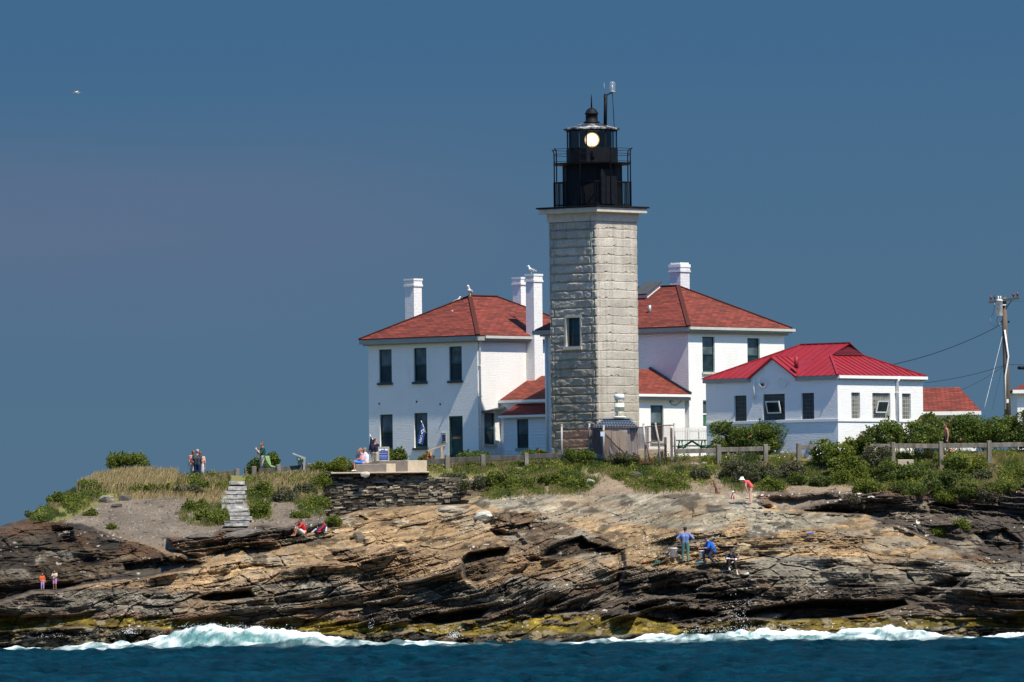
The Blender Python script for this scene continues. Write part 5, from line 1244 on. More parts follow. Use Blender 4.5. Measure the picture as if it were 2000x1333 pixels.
# ------------------------------------------------------------------ signs and flags
BLUE = M('deep_blue_sign_paint', (.010, .050, .22), .45, var=.1)
NAVY = M('navy_flag_cloth', (.008, .016, .055), .9, var=.2)
FLAGB = M('blue_flag_cloth', (.014, .06, .26), .9, var=.2)
WPAINT = M('white_sign_paint', (.78, .78, .80), .5, var=.03, bump=0)
PINKP = M('lavender_sign_lettering', (.45, .38, .62), .5, bump=0); CYANP = M('pale_blue_sign_lettering', (.16, .32, .52), .5, bump=0)
SGREY = M('grey_sign_frame', (.34, .33, .28), .6)
def skyline_sign(name, label, px0, px1, py0, py1, Y, small=False, rot=0.0):
    a, b = P(px0, py1, Y), P(px1, py0, Y); w_, h_ = b[0] - a[0], b[2] - a[2]
    th = empty(name, ((a[0] + b[0]) / 2, Y, a[2]), rot, label, 'sign'); h2 = w_ / 2; fr = w_ * .10
    m = MB()
    m.box(-h2, -h2 + fr, -.04, .04, 0, h_); m.box(h2 - fr, h2, -.04, .04, 0, h_); m.box(-h2 + fr, h2 - fr, -.04, .04, h_ - fr, h_)
    bz = h_ * (.06 if not small else .2); m.box(-h2 + fr, h2 - fr, -.04, .04, bz - fr, bz); m.build('frame', SGREY, th)
    m = MB(); m.box(-h2 + fr, h2 - fr, -.012, .03, bz, h_ - fr); bd = m.build('board', WPAINT, th)
    ih, iw = h_ - fr - bz, w_ - 2 * fr
    m = MB(); m.box(-iw / 2, iw / 2, -.018, -.0125, bz, bz + ih * .73)
    sil = [(-.5, .73), (-.5, .76), (-.28, .79), (-.26, .86), (-.18, .86), (-.16, .82), (-.02, .82), (.0, .86), (.06, .86), (.07, .99), (.11, .99), (.12, .82), (.22, .79), (.26, .82), (.32, .79), (.5, .76), (.5, .73)]
    for k in range(len(sil) - 1):
        (xa, za), (xb, zb_) = sil[k], sil[k + 1]
        if xb - xa > .004: m.face([(xa * iw, -.018, bz + ih * .7295), (xb * iw, -.018, bz + ih * .7295), (xb * iw, -.018, bz + ih * zb_), (xa * iw, -.018, bz + ih * za)])
    m.build('blue_artwork', BLUE, bd)
    rows = ((.66, .92, WPAINT if 0 else PINKP, .5), (.53, .95, PINKP, .7), (.50, .5, CYANP, .4), (.36, .9, PINKP, .7), (.29, .7, PINKP, .5), (.22, .95, PINKP, .4), (.12, .9, CYANP, .5), (.07, .4, CYANP, .3))
    if small: rows = ((.62, .7, PINKP, .6), (.42, .75, PINKP, .6), (.22, .6, CYANP, .5))
    for mt in (PINKP, CYANP):
        m = MB(); rnd = random.Random(5)
        for zz, ww, mm, hh in rows:
            if mm is not mt: continue
            x = -ww / 2
            while x < ww / 2:
                l = rnd.uniform(.03, .11); m.box(x * iw, min(x + l, ww / 2) * iw, -.023, -.0185, bz + ih * zz, bz + ih * (zz + .055 * hh)); x += l + .022
        m.build('sign_lettering', mt, bd)
    return th
skyline_sign('information_sign', 'blue and white sign in a grey frame standing on the concrete seats', 738.5, 760, 873, 901, 446.2, rot=.12)
q = FL.L(867, 860, -.05)
sg = skyline_sign('wall_plaque', 'small framed blue notice on the left house wall beside the dark door', 861.5, 871.5, 846, 866, 455.0, True)
pq = FL.o + UR * -.05 + UL * q[1]; sg.location = (pq[0], pq[1], FL.L(867, 866, -.05)[2]); sg.rotation_euler = (0, 0, RZ - PI / 2); sg.scale = (1.25, 1, 1)
def letters(txt, size, mat, par, Mx):
    c = bpy.data.curves.new('lettering', 'FONT'); c.body = txt; c.size = size; c.extrude = .002; c.align_x = 'CENTER'; c.align_y = 'CENTER'
    tmp = bpy.data.objects.new('tmp', c); COL.objects.link(tmp); bpy.context.view_layer.update()
    me = bpy.data.meshes.new_from_object(tmp.evaluated_get(bpy.context.evaluated_depsgraph_get())); bpy.data.objects.remove(tmp); bpy.data.curves.remove(c)
    me.materials.clear(); me.materials.append(mat); o_ = link('flag_lettering', me, par); o_.matrix_local = Mx; return o_
def flag(label, tip, base, corners, Y, mat, txt=True, emblem=False):
    """staff from base to tip; cloth hangs from the staff down to corners (photo pixels)"""
    tp, bs = P(*tip, Y), P(*base, Y); o_ = bs.copy(); th = empty('flag', tuple(o_), 0, label, 'flag')
    m = MB(); m.tube([(0, 0, 0), tuple(tp - o_)], .018, 6); m.build('staff', TRIM, th)
    A_, B_ = tp + (bs - tp) * .12 - o_, tp + (bs - tp) * .92 - o_; C_, D_ = P(*corners[0], Y) - o_, P(*corners[1], Y) - o_
    n1, n2 = 22, 14; V = []; Qs_ = []
    for i in range(n1):
        for j in range(n2):
            s_, t_ = i / (n1 - 1), j / (n2 - 1); p = (A_ * (1 - t_) + B_ * t_) * (1 - s_) + (C_ * (1 - t_) + D_ * t_) * s_
            p = p + np.array([.015 * math.sin(t_ * 11 + s_ * 2), -.03 + .07 * s_ ** .5 * math.sin(t_ * 13 + 1.5 * s_), 0]); V.append(p)
    for i in range(n1 - 1):
        for j in range(n2 - 1): k = i * n2 + j; Qs_.append([k, k + 1, k + n2 + 1, k + n2])
    cl = link('cloth', np_mesh('cloth', V, np.array(Qs_), mat, smooth=True), th)
    mid0, mid1 = (A_ + B_) / 2, (C_ + D_) / 2; dirv = Vector(mid1 - mid0); L_ = dirv.length; e1 = dirv.normalized(); nrm = Vector((0, -1, 0)); e1 = (e1 - nrm * e1.dot(nrm)).normalized(); e2 = nrm.cross(e1)
    Mx = Matrix(((e1.x, e2.x, nrm.x, 0), (e1.y, e2.y, nrm.y, 0), (e1.z, e2.z, nrm.z, 0), (0, 0, 0, 1)))
    c_ = Vector(mid0) + e1 * L_ * (.60 if not emblem else .72) + nrm * .13
    letters('OPEN', L_ * .26 if not emblem else L_ * .19, WPAINT, th, Matrix.Translation(c_) @ Mx)
    if emblem:
        m = MB()
        for (u, w_, r1, r2) in ((.20, .02, .09, .05), (.26, -.03, .07, .05), (.33, .0, .10, .035), (.23, .06, .05, .04)):
            pr = [Vector(mid0) + e1 * (L_ * u + r1 * math.cos(k * PI / 6)) + e2 * (w_ + r2 * math.sin(k * PI / 6)) + nrm * .12 for k in range(12)]; m.face(pr)
        m.build('flag_emblem', WPAINT, th)
    return th
flag('navy flag reading OPEN on a slanted white staff behind the seated people', (722, 849), (736, 872), ((719, 880), (724, 888)), 447.9, NAVY)
qf = FL.L(834, 842, -.5); 
flag('blue flag with white lettering hanging before the ground floor window of left house', (822.5, 822), (832, 846), ((813, 866), (825.5, 869)), 461.0 - 1.2 + 1.5, FLAGB, emblem=True)
# interpretive panel on a slanted stand
o = P(590, 925, 446.4); th = empty('interpretive_panel', tuple(o), 0, 'slanted grey interpretive panel on posts above the fence, near the granite steps', 'sign')
pp = [P(x_, y_, 446.4) - o for x_, y_ in ((572, 886), (580, 884), (595, 893), (593, 925))]
m = MB(); a, b = Vector(pp[0]), Vector(P(594, 895, 446.4) - o); d_ = (b - a); up_ = Vector((0, .8, .6))
m.bar(a, b, .75, .07, (0, 0, 1)); m.build('panel_board', M('pale_aluminium_panel', (.55, .55, .50), .4, .3), th)
m = MB(); m.bar(Vector(pp[2]) + Vector((0, -.25, 0)), Vector(pp[3]) + Vector((0, -.25, -.2)), .09, .09); m.build('leg', GALV, th)
m = MB(); m.bar(Vector(pp[2]) + Vector((0, .25, 0)), Vector(pp[3]) + Vector((0, .25, -.2)), .09, .09); m.build('leg', GALV, th)
m = MB(); c_ = Vector(P(584, 897, 446.3) - o); m.tube([c_ + Vector((.10 * math.cos(k * PI / 6), -.2, .12 * math.sin(k * PI / 6))) for k in range(13)], .012, 5, False); m.build('ring', BLACK, th)

# ------------------------------------------------------------------ porch rail, red flowers by the house
o = P(868, 897, 449.5); th = empty('handrail', tuple(o), 0, 'pale new timber handrail beside the door of the left house', 'handrail')
for px_, pt_ in ((841.5, 881), (863, 873)):
    a = P(px_, pt_, 449.5) - o; m = MB(); m.box(a[0] - .05, a[0] + .05, a[1] - .05, a[1] + .05, -.4, a[2]); m.build('post', NEWWOOD, th)
m = MB(); m.bar(P(835, 880.5, 449.5) - o, P(870, 869.5, 449.5) - o, .12, .06); m.build('rail', NEWWOOD, th)

# ------------------------------------------------------------------ chain-link enclosure and fog horn
def chainlink():
    o = P(1095, 896, 447.0); th = empty('chain_link_fence', tuple(o), 0, 'rusty leaning chain-link fence around the foot of the granite tower', 'fence')
    ps = [(1097, 832, 897, 447.0), (1151, 831, 886, 448.6), (1179, 834, 893, 446.9), (1257, 830, 903, 446.2), (1280, 829, 900, 446.0), (1317, 829, 895, 446.6)]
    lean = [0, 0, 0, 4, 9, 2]
    tops = []; feet = []
    for (px_, pt_, pb_, Y_), ln in zip(ps, lean):
        a, b = P(px_, pt_, Y_) - o, P(px_ + ln, pb_, Y_) - o; tops.append(Vector(a)); feet.append(Vector(b))
        m = MB(); mid = (Vector(a) + Vector(b)) / 2 + Vector((.02 * ln / 3, 0, 0)); m.tube([tuple(Vector(b) - Vector((0, 0, .3))), mid, a], .05, 8); m.lathe([(.06, 0), (.05, .06), (0, .09)], a, 8); m.build('fence_post', RUST, th)
    m = MB(); m.tube([tops[1] - Vector((0, 0, .1)), tops[2] - Vector((0, 0, .1)), tops[3] - Vector((0, 0, .12))], .022, 6); m.tube([tops[3] - Vector((0, 0, .12)), tops[4] - Vector((0, 0, .07)), tops[5] - Vector((0, 0, .05))], .024, 6); m.build('top_rail', RUSTY, th)
    # woven wire: real zig-zag wires in diamond pattern
    def wires(p0, p1, q0, q1, sp=.085, r=.0055):
        m = MB(); W_ = (p1 - p0).length; e = (p1 - p0).normalized(); H = (q0 - p0).length; ue = (q0 - p0).normalized()
        nrm = e.cross(ue)
        def seg(a, b):
            d = (b - a); 
            if d.length < .03: return
            d.normalize(); s1 = nrm * r; s2 = d.cross(nrm) * r
            ring = [[p + s1, p - s1 * .5 + s2 * .87, p - s1 * .5 - s2 * .87] for p in (a, b)]
            vs = [[m.bm.verts.new(x) for x in rg_] for rg_ in ring]
            for k in range(3): m.bm.faces.new((vs[0][k], vs[0][(k + 1) % 3], vs[1][(k + 1) % 3], vs[1][k]))
        u = -H
        while u < W_:
            a0, b0 = max(u, 0), min(u + H, W_)
            if b0 > a0:
                seg(p0 + e * a0 + ue * (a0 - u), p0 + e * b0 + ue * (b0 - u))
                seg(p0 + e * a0 + ue * (H - (a0 - u)), p0 + e * b0 + ue * (H - (b0 - u)))
            u += sp
        m.build('wire_mesh', RUSTY, th)
    dn = Vector((0, 0, .08))
    for i in (0, 1, 2, 3, 4): wires(feet[i] + dn, feet[i + 1] + dn, tops[i] - dn * (1.5 if i else 4), tops[i + 1] - dn)
    m = MB(); m.bar(P(1259, 866, 446.1) - o, P(1284, 862, 446.0) - o, .04, .04); m.build('brace', RUSTY, th)
    m = MB(); m.tube([P(1262, 868, 446.1) - o, P(1266, 885, 446.1) - o, P(1269, 901, 446.1) - o], .035, 6); m.build('brace', RUSTY, th)
    m = MB(); m.bar(P(1248, 905, 446.1) - o, P(1272, 904, 446.1) - o, .12, .05); m.build('base_plate', RUSTY, th)
    m = MB(); a = P(1177, 848, 446.7) - o; m.box(a[0] - .11, a[0] + .11, a[1] - .02, a[1], a[2] - .12, a[2] + .12); m.build('notice', M('faded_blue_notice', (.50, .58, .70), .5), th)
chainlink()
for px_, pt_, w_, Y_, nm in ((1300, 854, 5, 447.2, 'short weathered timber post inside the chain-link fence'), (1312, 836, 5, 447.0, 'taller weathered timber post at the right end of the chain-link fence')):
    a = P(px_, pt_, Y_); b = P(px_, 893, Y_); m = MB(); s_ = w_ / F * Y_ ; m.box(-s_ / 2, s_ / 2, -s_ / 2, s_ / 2, -.2, a[2] - b[2]); o_ = m.build('timber_post', WOOD, bevel=.02); o_.location = b; tag(o_, nm, 'post')
m = MB(); a, b = P(1246, 882, 447.8), P(1298, 882, 447.8); m.box(a[0], b[0], 447.6, 448.4, a[2] - .6, P(1246, 878, 447.8)[2]); tag(m.build('concrete_footing', CONC, bevel=.02), 'low grey concrete footing behind the chain-link fence posts', 'footing')
# corrugated enclosure with louvred hood
o = P(1200, 894, 447.4); o[2] -= .15; enc = empty('fog_signal_shelter', tuple(o), 0, 'corrugated metal fog signal shelter with black grid hood before the tower', 'shelter')
pr = [P(x_, 870, Y_) - o for x_, Y_ in ((1158, 448.4), (1179, 447.0), (1226, 447.0), (1266, 448.3), (1258, 450), (1166, 450))]
ht_ = P(1200, 835, 447.0)[2] - o[2]
CORR = M('corrugated_steel_sheet', (.33, .33, .34), .55, .35, var=.3, scale=3, dirt=(.13, .11, .10), dirt_amt=.6, stretch=(3, 3, .4))
m = MB()
for k in (0, 2, 3, 4, 5):
    a, b = Vector(pr[k]), Vector(pr[(k + 1) % 6]); a.z = b.z = 0; L_ = (b - a).length; n_ = int(L_ / .055); nn_ = Vector(((b - a).y, -(b - a).x, 0)).normalized()
    for i in range(n_):
        f0, f1 = i / n_, (i + 1) / n_; d0, d1 = (.045 if (i // 2) % 2 else -.045), (.045 if ((i + 1) // 2) % 2 else -.045)
        p, q = a + (b - a) * f0 + nn_ * d0, a + (b - a) * f1 + nn_ * d1
        m.face([p, q, q + Vector((0, 0, ht_)), p + Vector((0, 0, ht_))])
m.build('corrugated_wall', CORR, enc)
PANEL = M('weathered_pale_panel', (.36, .32, .27), .8, var=.2, scale=2, stretch=(4, 4, .6), dirt=(.25, .2, .15))
m = MB(); a, b = pr[1], pr[2]; w_ = (b[0] - a[0]) / 3
for k in range(3): m.box(a[0] + w_ * k + .01, a[0] + w_ * (k + 1) - .01, a[1] - .03 + .015 * (k == 1), a[1] + .03, 0, ht_ - .02)
m.build('door_panel', PANEL, enc, bevel=.006)
m = MB(); c1 = P(1192, 880, 446.9) - o
m.face([(c1[0] - .04, c1[1], c1[2] + .26), (c1[0] + .06, c1[1], c1[2] + .04), (c1[0] + .16, c1[1], c1[2] - .18), (c1[0] + .02, c1[1], c1[2] - .14), (c1[0] + .0, c1[1], c1[2] + .05)]); m.build('peeled_patch', WPAINT, enc)
# hood: five stepped tiers of black grating
m = MB(); m2 = MB(); hz_ = P(1200, 818, 447.0)[2] - o[2]; tiers = 5
xa, xb = P(1160, 834, 447)[0] - o[0], P(1244, 834, 447)[0] - o[0]; ta, tb_ = P(1178, 818, 447)[0] - o[0], P(1230, 818, 447)[0] - o[0]
for k in range(tiers):
    f0 = k / (tiers - 1); l, r = xa + (ta - xa) * f0, xb + (tb_ - xb) * f0; z0 = ht_ + (hz_ - ht_) * k / tiers; z1 = ht_ + (hz_ - ht_) * (k + 1) / tiers; yf = -.5 + .9 * f0
    m.box(l, r, yf + .14, 2.2 - f0 * .5, z0 + .01, z1 - .01)
    m2.box(l, r, yf, yf + .16, z1 - .025, z1)
    m2.box(l, r, yf, yf + .16, z0, z0 + .012)
    n_ = int((r - l) / .135)
    for i in range(n_ + 1): x_ = l + (r - l) * i / n_; m2.box(x_ - .019, x_ + .019, yf + .005, yf + .15, z0 + .012, z1 - .025)
    m2.mi = 1; m2.box(r + .002, r + .10, yf, 2.0 - f0 * .5, z0, z1 - .02); m2.mi = 0
m.build('hood_core', M('black_hood_void', (.006, .007, .010), .8, bump=0), enc); m2.build('hood_grating', [M('grey_steel_grating', (.22, .27, .34), .5, .1), GALV], enc)
m = MB(); m.box(ta - .15, tb_ + .05, .3, 1.8, hz_ + .004, hz_ + .06); m.build('hood_top', GALV, enc)
# fog horn
oh = P(1210, 818, 447.9); oh[2] = o[2] + hz_ + .06; CREAM = M('cream_enamel', (.66, .64, .50), .45, var=.06, bump=.05); WENAM = M('white_enamel', (.75, .77, .78), .4, var=.04, bump=0)
hn = empty('fog_horn', tuple(oh), 0, 'white and cream cylindrical fog horn on top of the corrugated shelter', 'fog horn')
R_ = .255; zz = [P(1210, y_, 447.9)[2] - oh[2] for y_ in (817, 813, 803, 788, 779, 770)]
m = MB(); m.lathe([(.0, 0), (R_ + .10, 0), (R_ + .08, .05), (R_ * .9, zz[1]), (R_ * .5, zz[1] + .02), (0, zz[1] + .03)], (0, 0, 0), 20); m.build('horn_base', CREAM, hn)
m = MB(); m.lathe([(0, zz[2]), (R_, zz[2]), (R_, (zz[2] + zz[3]) / 2 - .01), (R_ + .012, (zz[2] + zz[3]) / 2), (R_, (zz[2] + zz[3]) / 2 + .01), (R_, zz[3]), (0, zz[3])], (0, 0, 0), 22); m.build('horn_body', CREAM, hn)
m = MB()
for za, zb_ in ((zz[1], zz[2]), (zz[3], zz[4])):
    m.lathe([(.05, za), (.235, za + .02), (.15, (za + zb_) / 2), (.235, zb_ - .02), (.05, zb_)], (0, 0, 0), 16)
    for k in range(6): th_ = k * PI / 3 + .3; m.box(-.014, .014, -.014, .014, za, zb_, Matrix.Translation((R_ * .92 * math.cos(th_), R_ * .92 * math.sin(th_), 0)))
m.build('horn_opening', CREAM, hn)
m = MB(); m.lathe([(R_ * .9, zz[4] - .02), (R_ + .012, zz[4]), (R_ + .012, zz[5] - .10), (R_ - .02, zz[5] - .02), (R_ * .6, zz[5]), (0, zz[5])], (0, 0, 0), 22); m.build('horn_cap', WENAM, hn)

# ------------------------------------------------------------------ picnic table, picket fence
o = P(1350, 886, 452); th = empty('picnic_table', tuple(o), .25, 'green painted picnic table beyond the fence, by the white picket fence', 'table')
def q_(px_, py_): p = P(px_, py_, 452) - o; return p[0], p[2]
xl, zt = q_(1319, 860); xr, _ = q_(1384, 857); zt = zt - .0
m = MB()
for k in range(5): m.box(xl, xr, -.38 + k * .155, -.38 + k * .155 + .145, zt - .045, zt)
m.build('table_top', GREEN2, th)
for y0 in (-.85, .60):
    m = MB()
    for k in range(2): m.box(xl, xr, y0 + k * .14, y0 + k * .14 + .13, zt - .33, zt - .285)
    m.build('bench_seat', GREEN2, th)
for x_ in (xl + .25, xr - .25):
    for s_ in (-1, 1): m = MB(); m.bar((x_, s_ * .25, zt - .05), (x_, s_ * .75, zt - .82), .05, .10); m.build('leg', GREEN2, th)
    m = MB(); m.bar((x_ + .06, -.8, zt - .38), (x_ + .06, .8, zt - .38), .05, .10); m.build('brace', GREEN2, th)
m = MB(); m.bar((xl + .3, 0, zt - .4), ((xl + xr) / 2, 0, zt - .06), .05, .09); m.bar((xr - .3, 0, zt - .4), ((xl + xr) / 2, 0, zt - .06), .05, .09); m.build('diagonal_brace', GREEN2, th)
o = P(1318, 888, 456); th = empty('picket_fence', tuple(o), 0, 'white picket fence between right house wing and rose hedge', 'fence')
x1 = P(1388, 860, 456)[0] - o[0]; z1 = P(1350, 836, 456)[2] - o[2]; z0 = P(1350, 862, 456)[2] - o[2]
m = MB(); x_ = 0
while x_ < x1: m.box(x_, x_ + .065, -.02, 0, z0 - .4, z1 + .015 * math.sin(x_ * 2)); x_ += .098
m.build('pickets', TRIM, th)
m = MB(); m.box(0, x1, .001, .05, z1 - .22, z1 - .14); m.box(0, x1, .001, .05, z0 + .0, z0 + .08); m.build('rail', TRIM, th)
m = MB()
for k in range(4): m.box(x1 * k / 3 - .05, x1 * k / 3 + .05, .051, .15, -.2, z1 - .05)
m.build('fence_posts', TRIM, th)

# ------------------------------------------------------------------ concrete marker, rusty post, boulders
m = MB(); a, b = P(1753, 909, 444.2), P(1784, 898, 444.2); m.box(a[0], b[0], 444, 444.7, a[2] - .4, b[2]); tag(m.build('concrete_block', CONC, bevel=.02), 'pale flat concrete block half hidden in the bushes below the long fence', 'block')
a = T(1401, 964); th = empty('rusty_mooring_post', a, 0, 'short leaning rusted iron post in the bare soil left of the bending woman', 'post')
m = MB(); m.tube([(0, 0, -.3), (-.06, 0, .25), (-.2, 0, .68)], [.10, .06, .055], 8); m.build('shaft', RUSTY, th)
m = MB(); m.tube([(.03, 0, -.1), (.02, 0, .10)], .13, 10); m.build('base_collar', RUSTY, th)
def rock(label, px, py, wpx, hpx, col, Y=None, seed=0, flat=.6, tilt=0.0, name='boulder', lift=.25):
    p = T(px, py) if Y is None else PV(px, py, Y); k = p.y / F; rx, rz = wpx * k / 2, hpx * k / 2
    bm = bmesh.new(); bmesh.ops.create_icosphere(bm, subdivisions=4, radius=1)
    rr = random.Random(seed + int(px)); planes = [(Vector((rr.gauss(0, 1), rr.gauss(0, 1), rr.gauss(0, .8))).normalized(), rr.uniform(.55, .85)) for _ in range(11)]
    for v_ in bm.verts:
        for n_, d_ in planes:
            e_ = v_.co.dot(n_) - d_
            if e_ > 0: v_.co -= n_ * e_ * .9
        nn_ = float(fbm(np.array([v_.co.x * 3 + px]), np.array([v_.co.z * 7 + v_.co.y * 2]), 4, 500)[0]) - .5
        v_.co *= 1 + .16 * nn_
    mx_ = max(abs(v_.co.x) for v_ in bm.verts); mz_ = max(abs(v_.co.z) for v_ in bm.verts)
    for v_ in bm.verts: v_.co = Vector((v_.co.x / mx_ * rx, v_.co.y * rx * .8, v_.co.z / mz_ * rz))
    bm.transform(Matrix.Rotation(tilt, 4, 'Y')); me = bpy.data.meshes.new(name); bm.to_mesh(me); bm.free()
    mt = M('boulder_%d_%d' % (int(col[0] * 100), int(col[2] * 100)), col, .9, var=.45, scale=3, bump=1.0, bscale=9, stretch=(1, 1, 3.5), dirt=tuple(c * .45 for c in col), dirt_amt=.6)
    setmats(me, mt); ob = link(name, me); ob.location = p + Vector((0, rx * .25, rz * lift)); tag(ob, label, 'boulder'); return ob
PALE = (.46, .42, .36); MIDR = (.24, .21, .17); DKR = (.085, .075, .066)
rock('pale angular boulder in the green ground cover above the rock slab', 1152, 944, 20, 15, PALE)
rock('pale cream block on the lip of the dry stone wall', 713, 927, 20, 13, (.48, .43, .36), Y=442.9, lift=.0)
rock('large grey tilted slab at the top of the gravel slope on the left', 208, 982, 34, 26, MIDR, tilt=-.3)
rock('dark slab leaning beside the large grey slab on the gravel slope', 243, 978, 32, 20, DKR, tilt=-.4, seed=3)
rock('small dark rock at the foot of the grey slab on the gravel slope', 228, 991, 22, 11, DKR, seed=5)
rock('low pale stone on the bank left of the fence rail', 1357, 909, 26, 9, PALE, tilt=.1)
rock('rounded tan stone beside the first post of the hedge fence', 1374, 910, 18, 12, (.42, .35, .27))
rock('pale striped slab tipped on the upper rock ledge, below the dry stone wall', 946, 1012, 46, 24, (.47, .45, .38), tilt=-.25)
rock('round dark boulder sitting in a pocket of the tan ledge', 702, 1058, 30, 32, (.13, .105, .075))
rock('dark slab of rock above the bare soil path', 1240, 932, 40, 18, DKR, seed=9)
rock('tan ledge block behind the seated fisher', 1449, 1078, 44, 30, (.32, .25, .15), tilt=-.2, seed=4)
rock('brown pyramid-shaped rock right of the tan block', 1470, 1086, 28, 22, (.22, .16, .09), seed=6)
rock('grey flat boulder in the dark recess near the waterline', 1502, 1207, 70, 18, (.17, .15, .10), seed=2)
rock('dark wet boulder awash in the foam below the cave', 838, 1250, 54, 18, (.05, .045, .035), seed=8)
rock('grey rounded rock on the ledge below the retaining wall', 785, 1024, 40, 15, (.36, .31, .23), seed=11)
rock('small tan rock on the rim of the upper ledge', 885, 1000, 60, 20, (.33, .28, .21), seed=12)
rock('dark slab half buried at the bottom of the gravel slope', 388, 1050, 60, 14, (.10, .09, .075), seed=13)
rock('grey low outcrop slab right of the gravel slope foot', 470, 1046, 90, 16, (.15, .13, .11), seed=14, tilt=-.15)

# ------------------------------------------------------------------ utility pole and wires
o = P(1968, 800, 466); o2 = o.copy(); o2[2] -= 1.5
th = empty('utility_pole', tuple(o2), 0, 'leaning weathered utility pole with crossarm and white transformer at the right edge', 'utility pole')
def u(px_, py_): return Vector(P(px_, py_, 466) - o2)
m = MB(); m.tube([u(1969, 840), u(1966, 740), u(1963, 660), u(1961, 581)], [.19, .165, .15, .125], 12); m.build('pole_shaft', M('dark_creosote_pole', (.125, .095, .075), .9, var=.4, scale=3, stretch=(4, 4, .3), bump=.6), th)
m = MB(); m.bar(u(1931, 591) + Vector((0, -.18, 0)), u(1990, 583) + Vector((0, -.18, 0)), .11, .13); ca = m.build('crossarm', M('dark_crossarm_wood', (.06, .065, .065), .85), th)
m = MB()
for px_ in (1935, 1942.5, 1979, 1987):
    m.lathe([(.0, 0), (.03, 0), (.03, .06), (.07, .08), (.075, .14), (.04, .17), (.05, .22), (0, .24)], u(px_, 590 - (px_ - 1931) * .13 - 1) + Vector((0, -.18, .04)), 8)
m.build('insulator', M('brown_porcelain', (.10, .035, .028), .3), ca)
m = MB(); m.bar(u(1976, 587) + Vector((0, -.2, 0)), u(1965, 602) + Vector((0, -.12, 0)), .03, .04); m.build('crossarm_brace', BLACK, th)
m = MB(); c_ = u(1952, 618) + Vector((0, -.25, 0)); hT = (u(1952, 587) - u(1952, 618)).z; m.lathe([(0, 0), (.15, 0), (.17, .03), (.17, hT - .06), (.185, hT - .05), (.185, hT), (.10, hT + .05), (0, hT + .06)], c_, 16)
m.tube([c_ + Vector((-.06, 0, hT)), c_ + Vector((-.06, 0, hT + .22))], .035, 6); m.tube([c_ + Vector((.06, 0, hT)), c_ + Vector((.06, 0, hT + .22))], .035, 6); m.bar(c_ + Vector((.1, 0, hT * .7)), c_ + Vector((.34, .1, hT * .7)), .08, .06)
m.build('transformer', M('light_grey_transformer', (.62, .65, .67), .45, var=.06, dirt=(.3, .15, .08), dirt_amt=.5), th)
m = MB(); m.tube([u(1962, 645) + Vector((0, -.18, 0)), u(1969, 697) + Vector((0, -.2, 0)), u(1963, 735) + Vector((0, -.22, 0)), u(1963.5, 800) + Vector((0, -.22, 0))], .045, 6); m.build('cable_guard', TRIM, th)
m = MB(); a = u(1967.5, 784) + Vector((0, -.2, 0)); m.box(a.x - .06, a.x + .06, a.y - .06, a.y + .03, a.z - .1, a.z + .1); m.build('meter_box', TRIM, th)
m = MB()
for x_, y_, s_ in ((1957, 629, -1), (1970, 629, 1), (1961, 712, -1)): a = u(x_, y_); m.lathe([(.05, -.05), (.06, 0), (.05, .05), (0, .06)], a, 8)
m.build('cable_clamp', BLACK, th)
m = MB(); m.tube([u(1943, 592), u(1940, 612), u(1934, 624), u(1937, 634), u(1943, 638), u(1951, 633)], .016, 5); m.tube([u(1950, 618), u(1946, 626), u(1949, 634)], .016, 5); m.tube([u(1952, 631), u(1955, 640), u(1961, 640)], .016, 5); m.build('jumper_cable', M('grey_cable_jacket', (.22, .23, .24), .6), th)
def wire(label, pts, r, mat=BLACK, sag=0.0):
    V_ = [Vector(P(a, b, c)) for a, b, c in pts]; out = []
    for i in range(len(V_) - 1):
        n_ = 14
        for k in range(n_ + (i == len(V_) - 2)): t_ = k / n_; p = V_[i].lerp(V_[i + 1], t_); p.z -= sag * 4 * t_ * (1 - t_); out.append(p)
    m = MB(); m.tube(out, r * .62, 5); o_ = m.build('overhead_wire', mat); tag(o_, label, 'wire'); return o_
wire('twisted service cable sagging from the utility pole down to the red metal roof', [(1960, 632, 465.8), (1740, 713, 451)], .028, sag=.25)
wire('upper thin black cable running left from the pole at mid height', [(1962, 714, 465.8), (1806, 748, 455)], .020, sag=.12)
wire('lower thin black cable running down left behind the red roof', [(1962, 715, 465.9), (1870, 765, 476)], .014, sag=.1)
wire('pale steel guy wire from the pole down left into the bushes', [(1959, 652, 466), (1922, 800, 464)], .020, M('pale_guy_wire', (.5, .52, .53), .5, .3))
wire('faint thin guy wire close beside the pale one', [(1958, 715, 466.2), (1938, 800, 466)], .009)
wire('black cable with splice leaving the pole towards the right edge', [(1964, 712, 465.8), (1987, 713, 467), (2090, 716, 474)], .018)
m = MB(); m.tube([P(1990, 719, 467), P(2012, 719.5, 469)], .09, 8); tag(m.build('cable_splice', BLACK), 'thick black cable splice case at the right edge below the wire', 'splice case')
wire('upper thin wire from the crossarm to the right edge', [(1977, 589, 466), (2080, 594, 476)], .008)

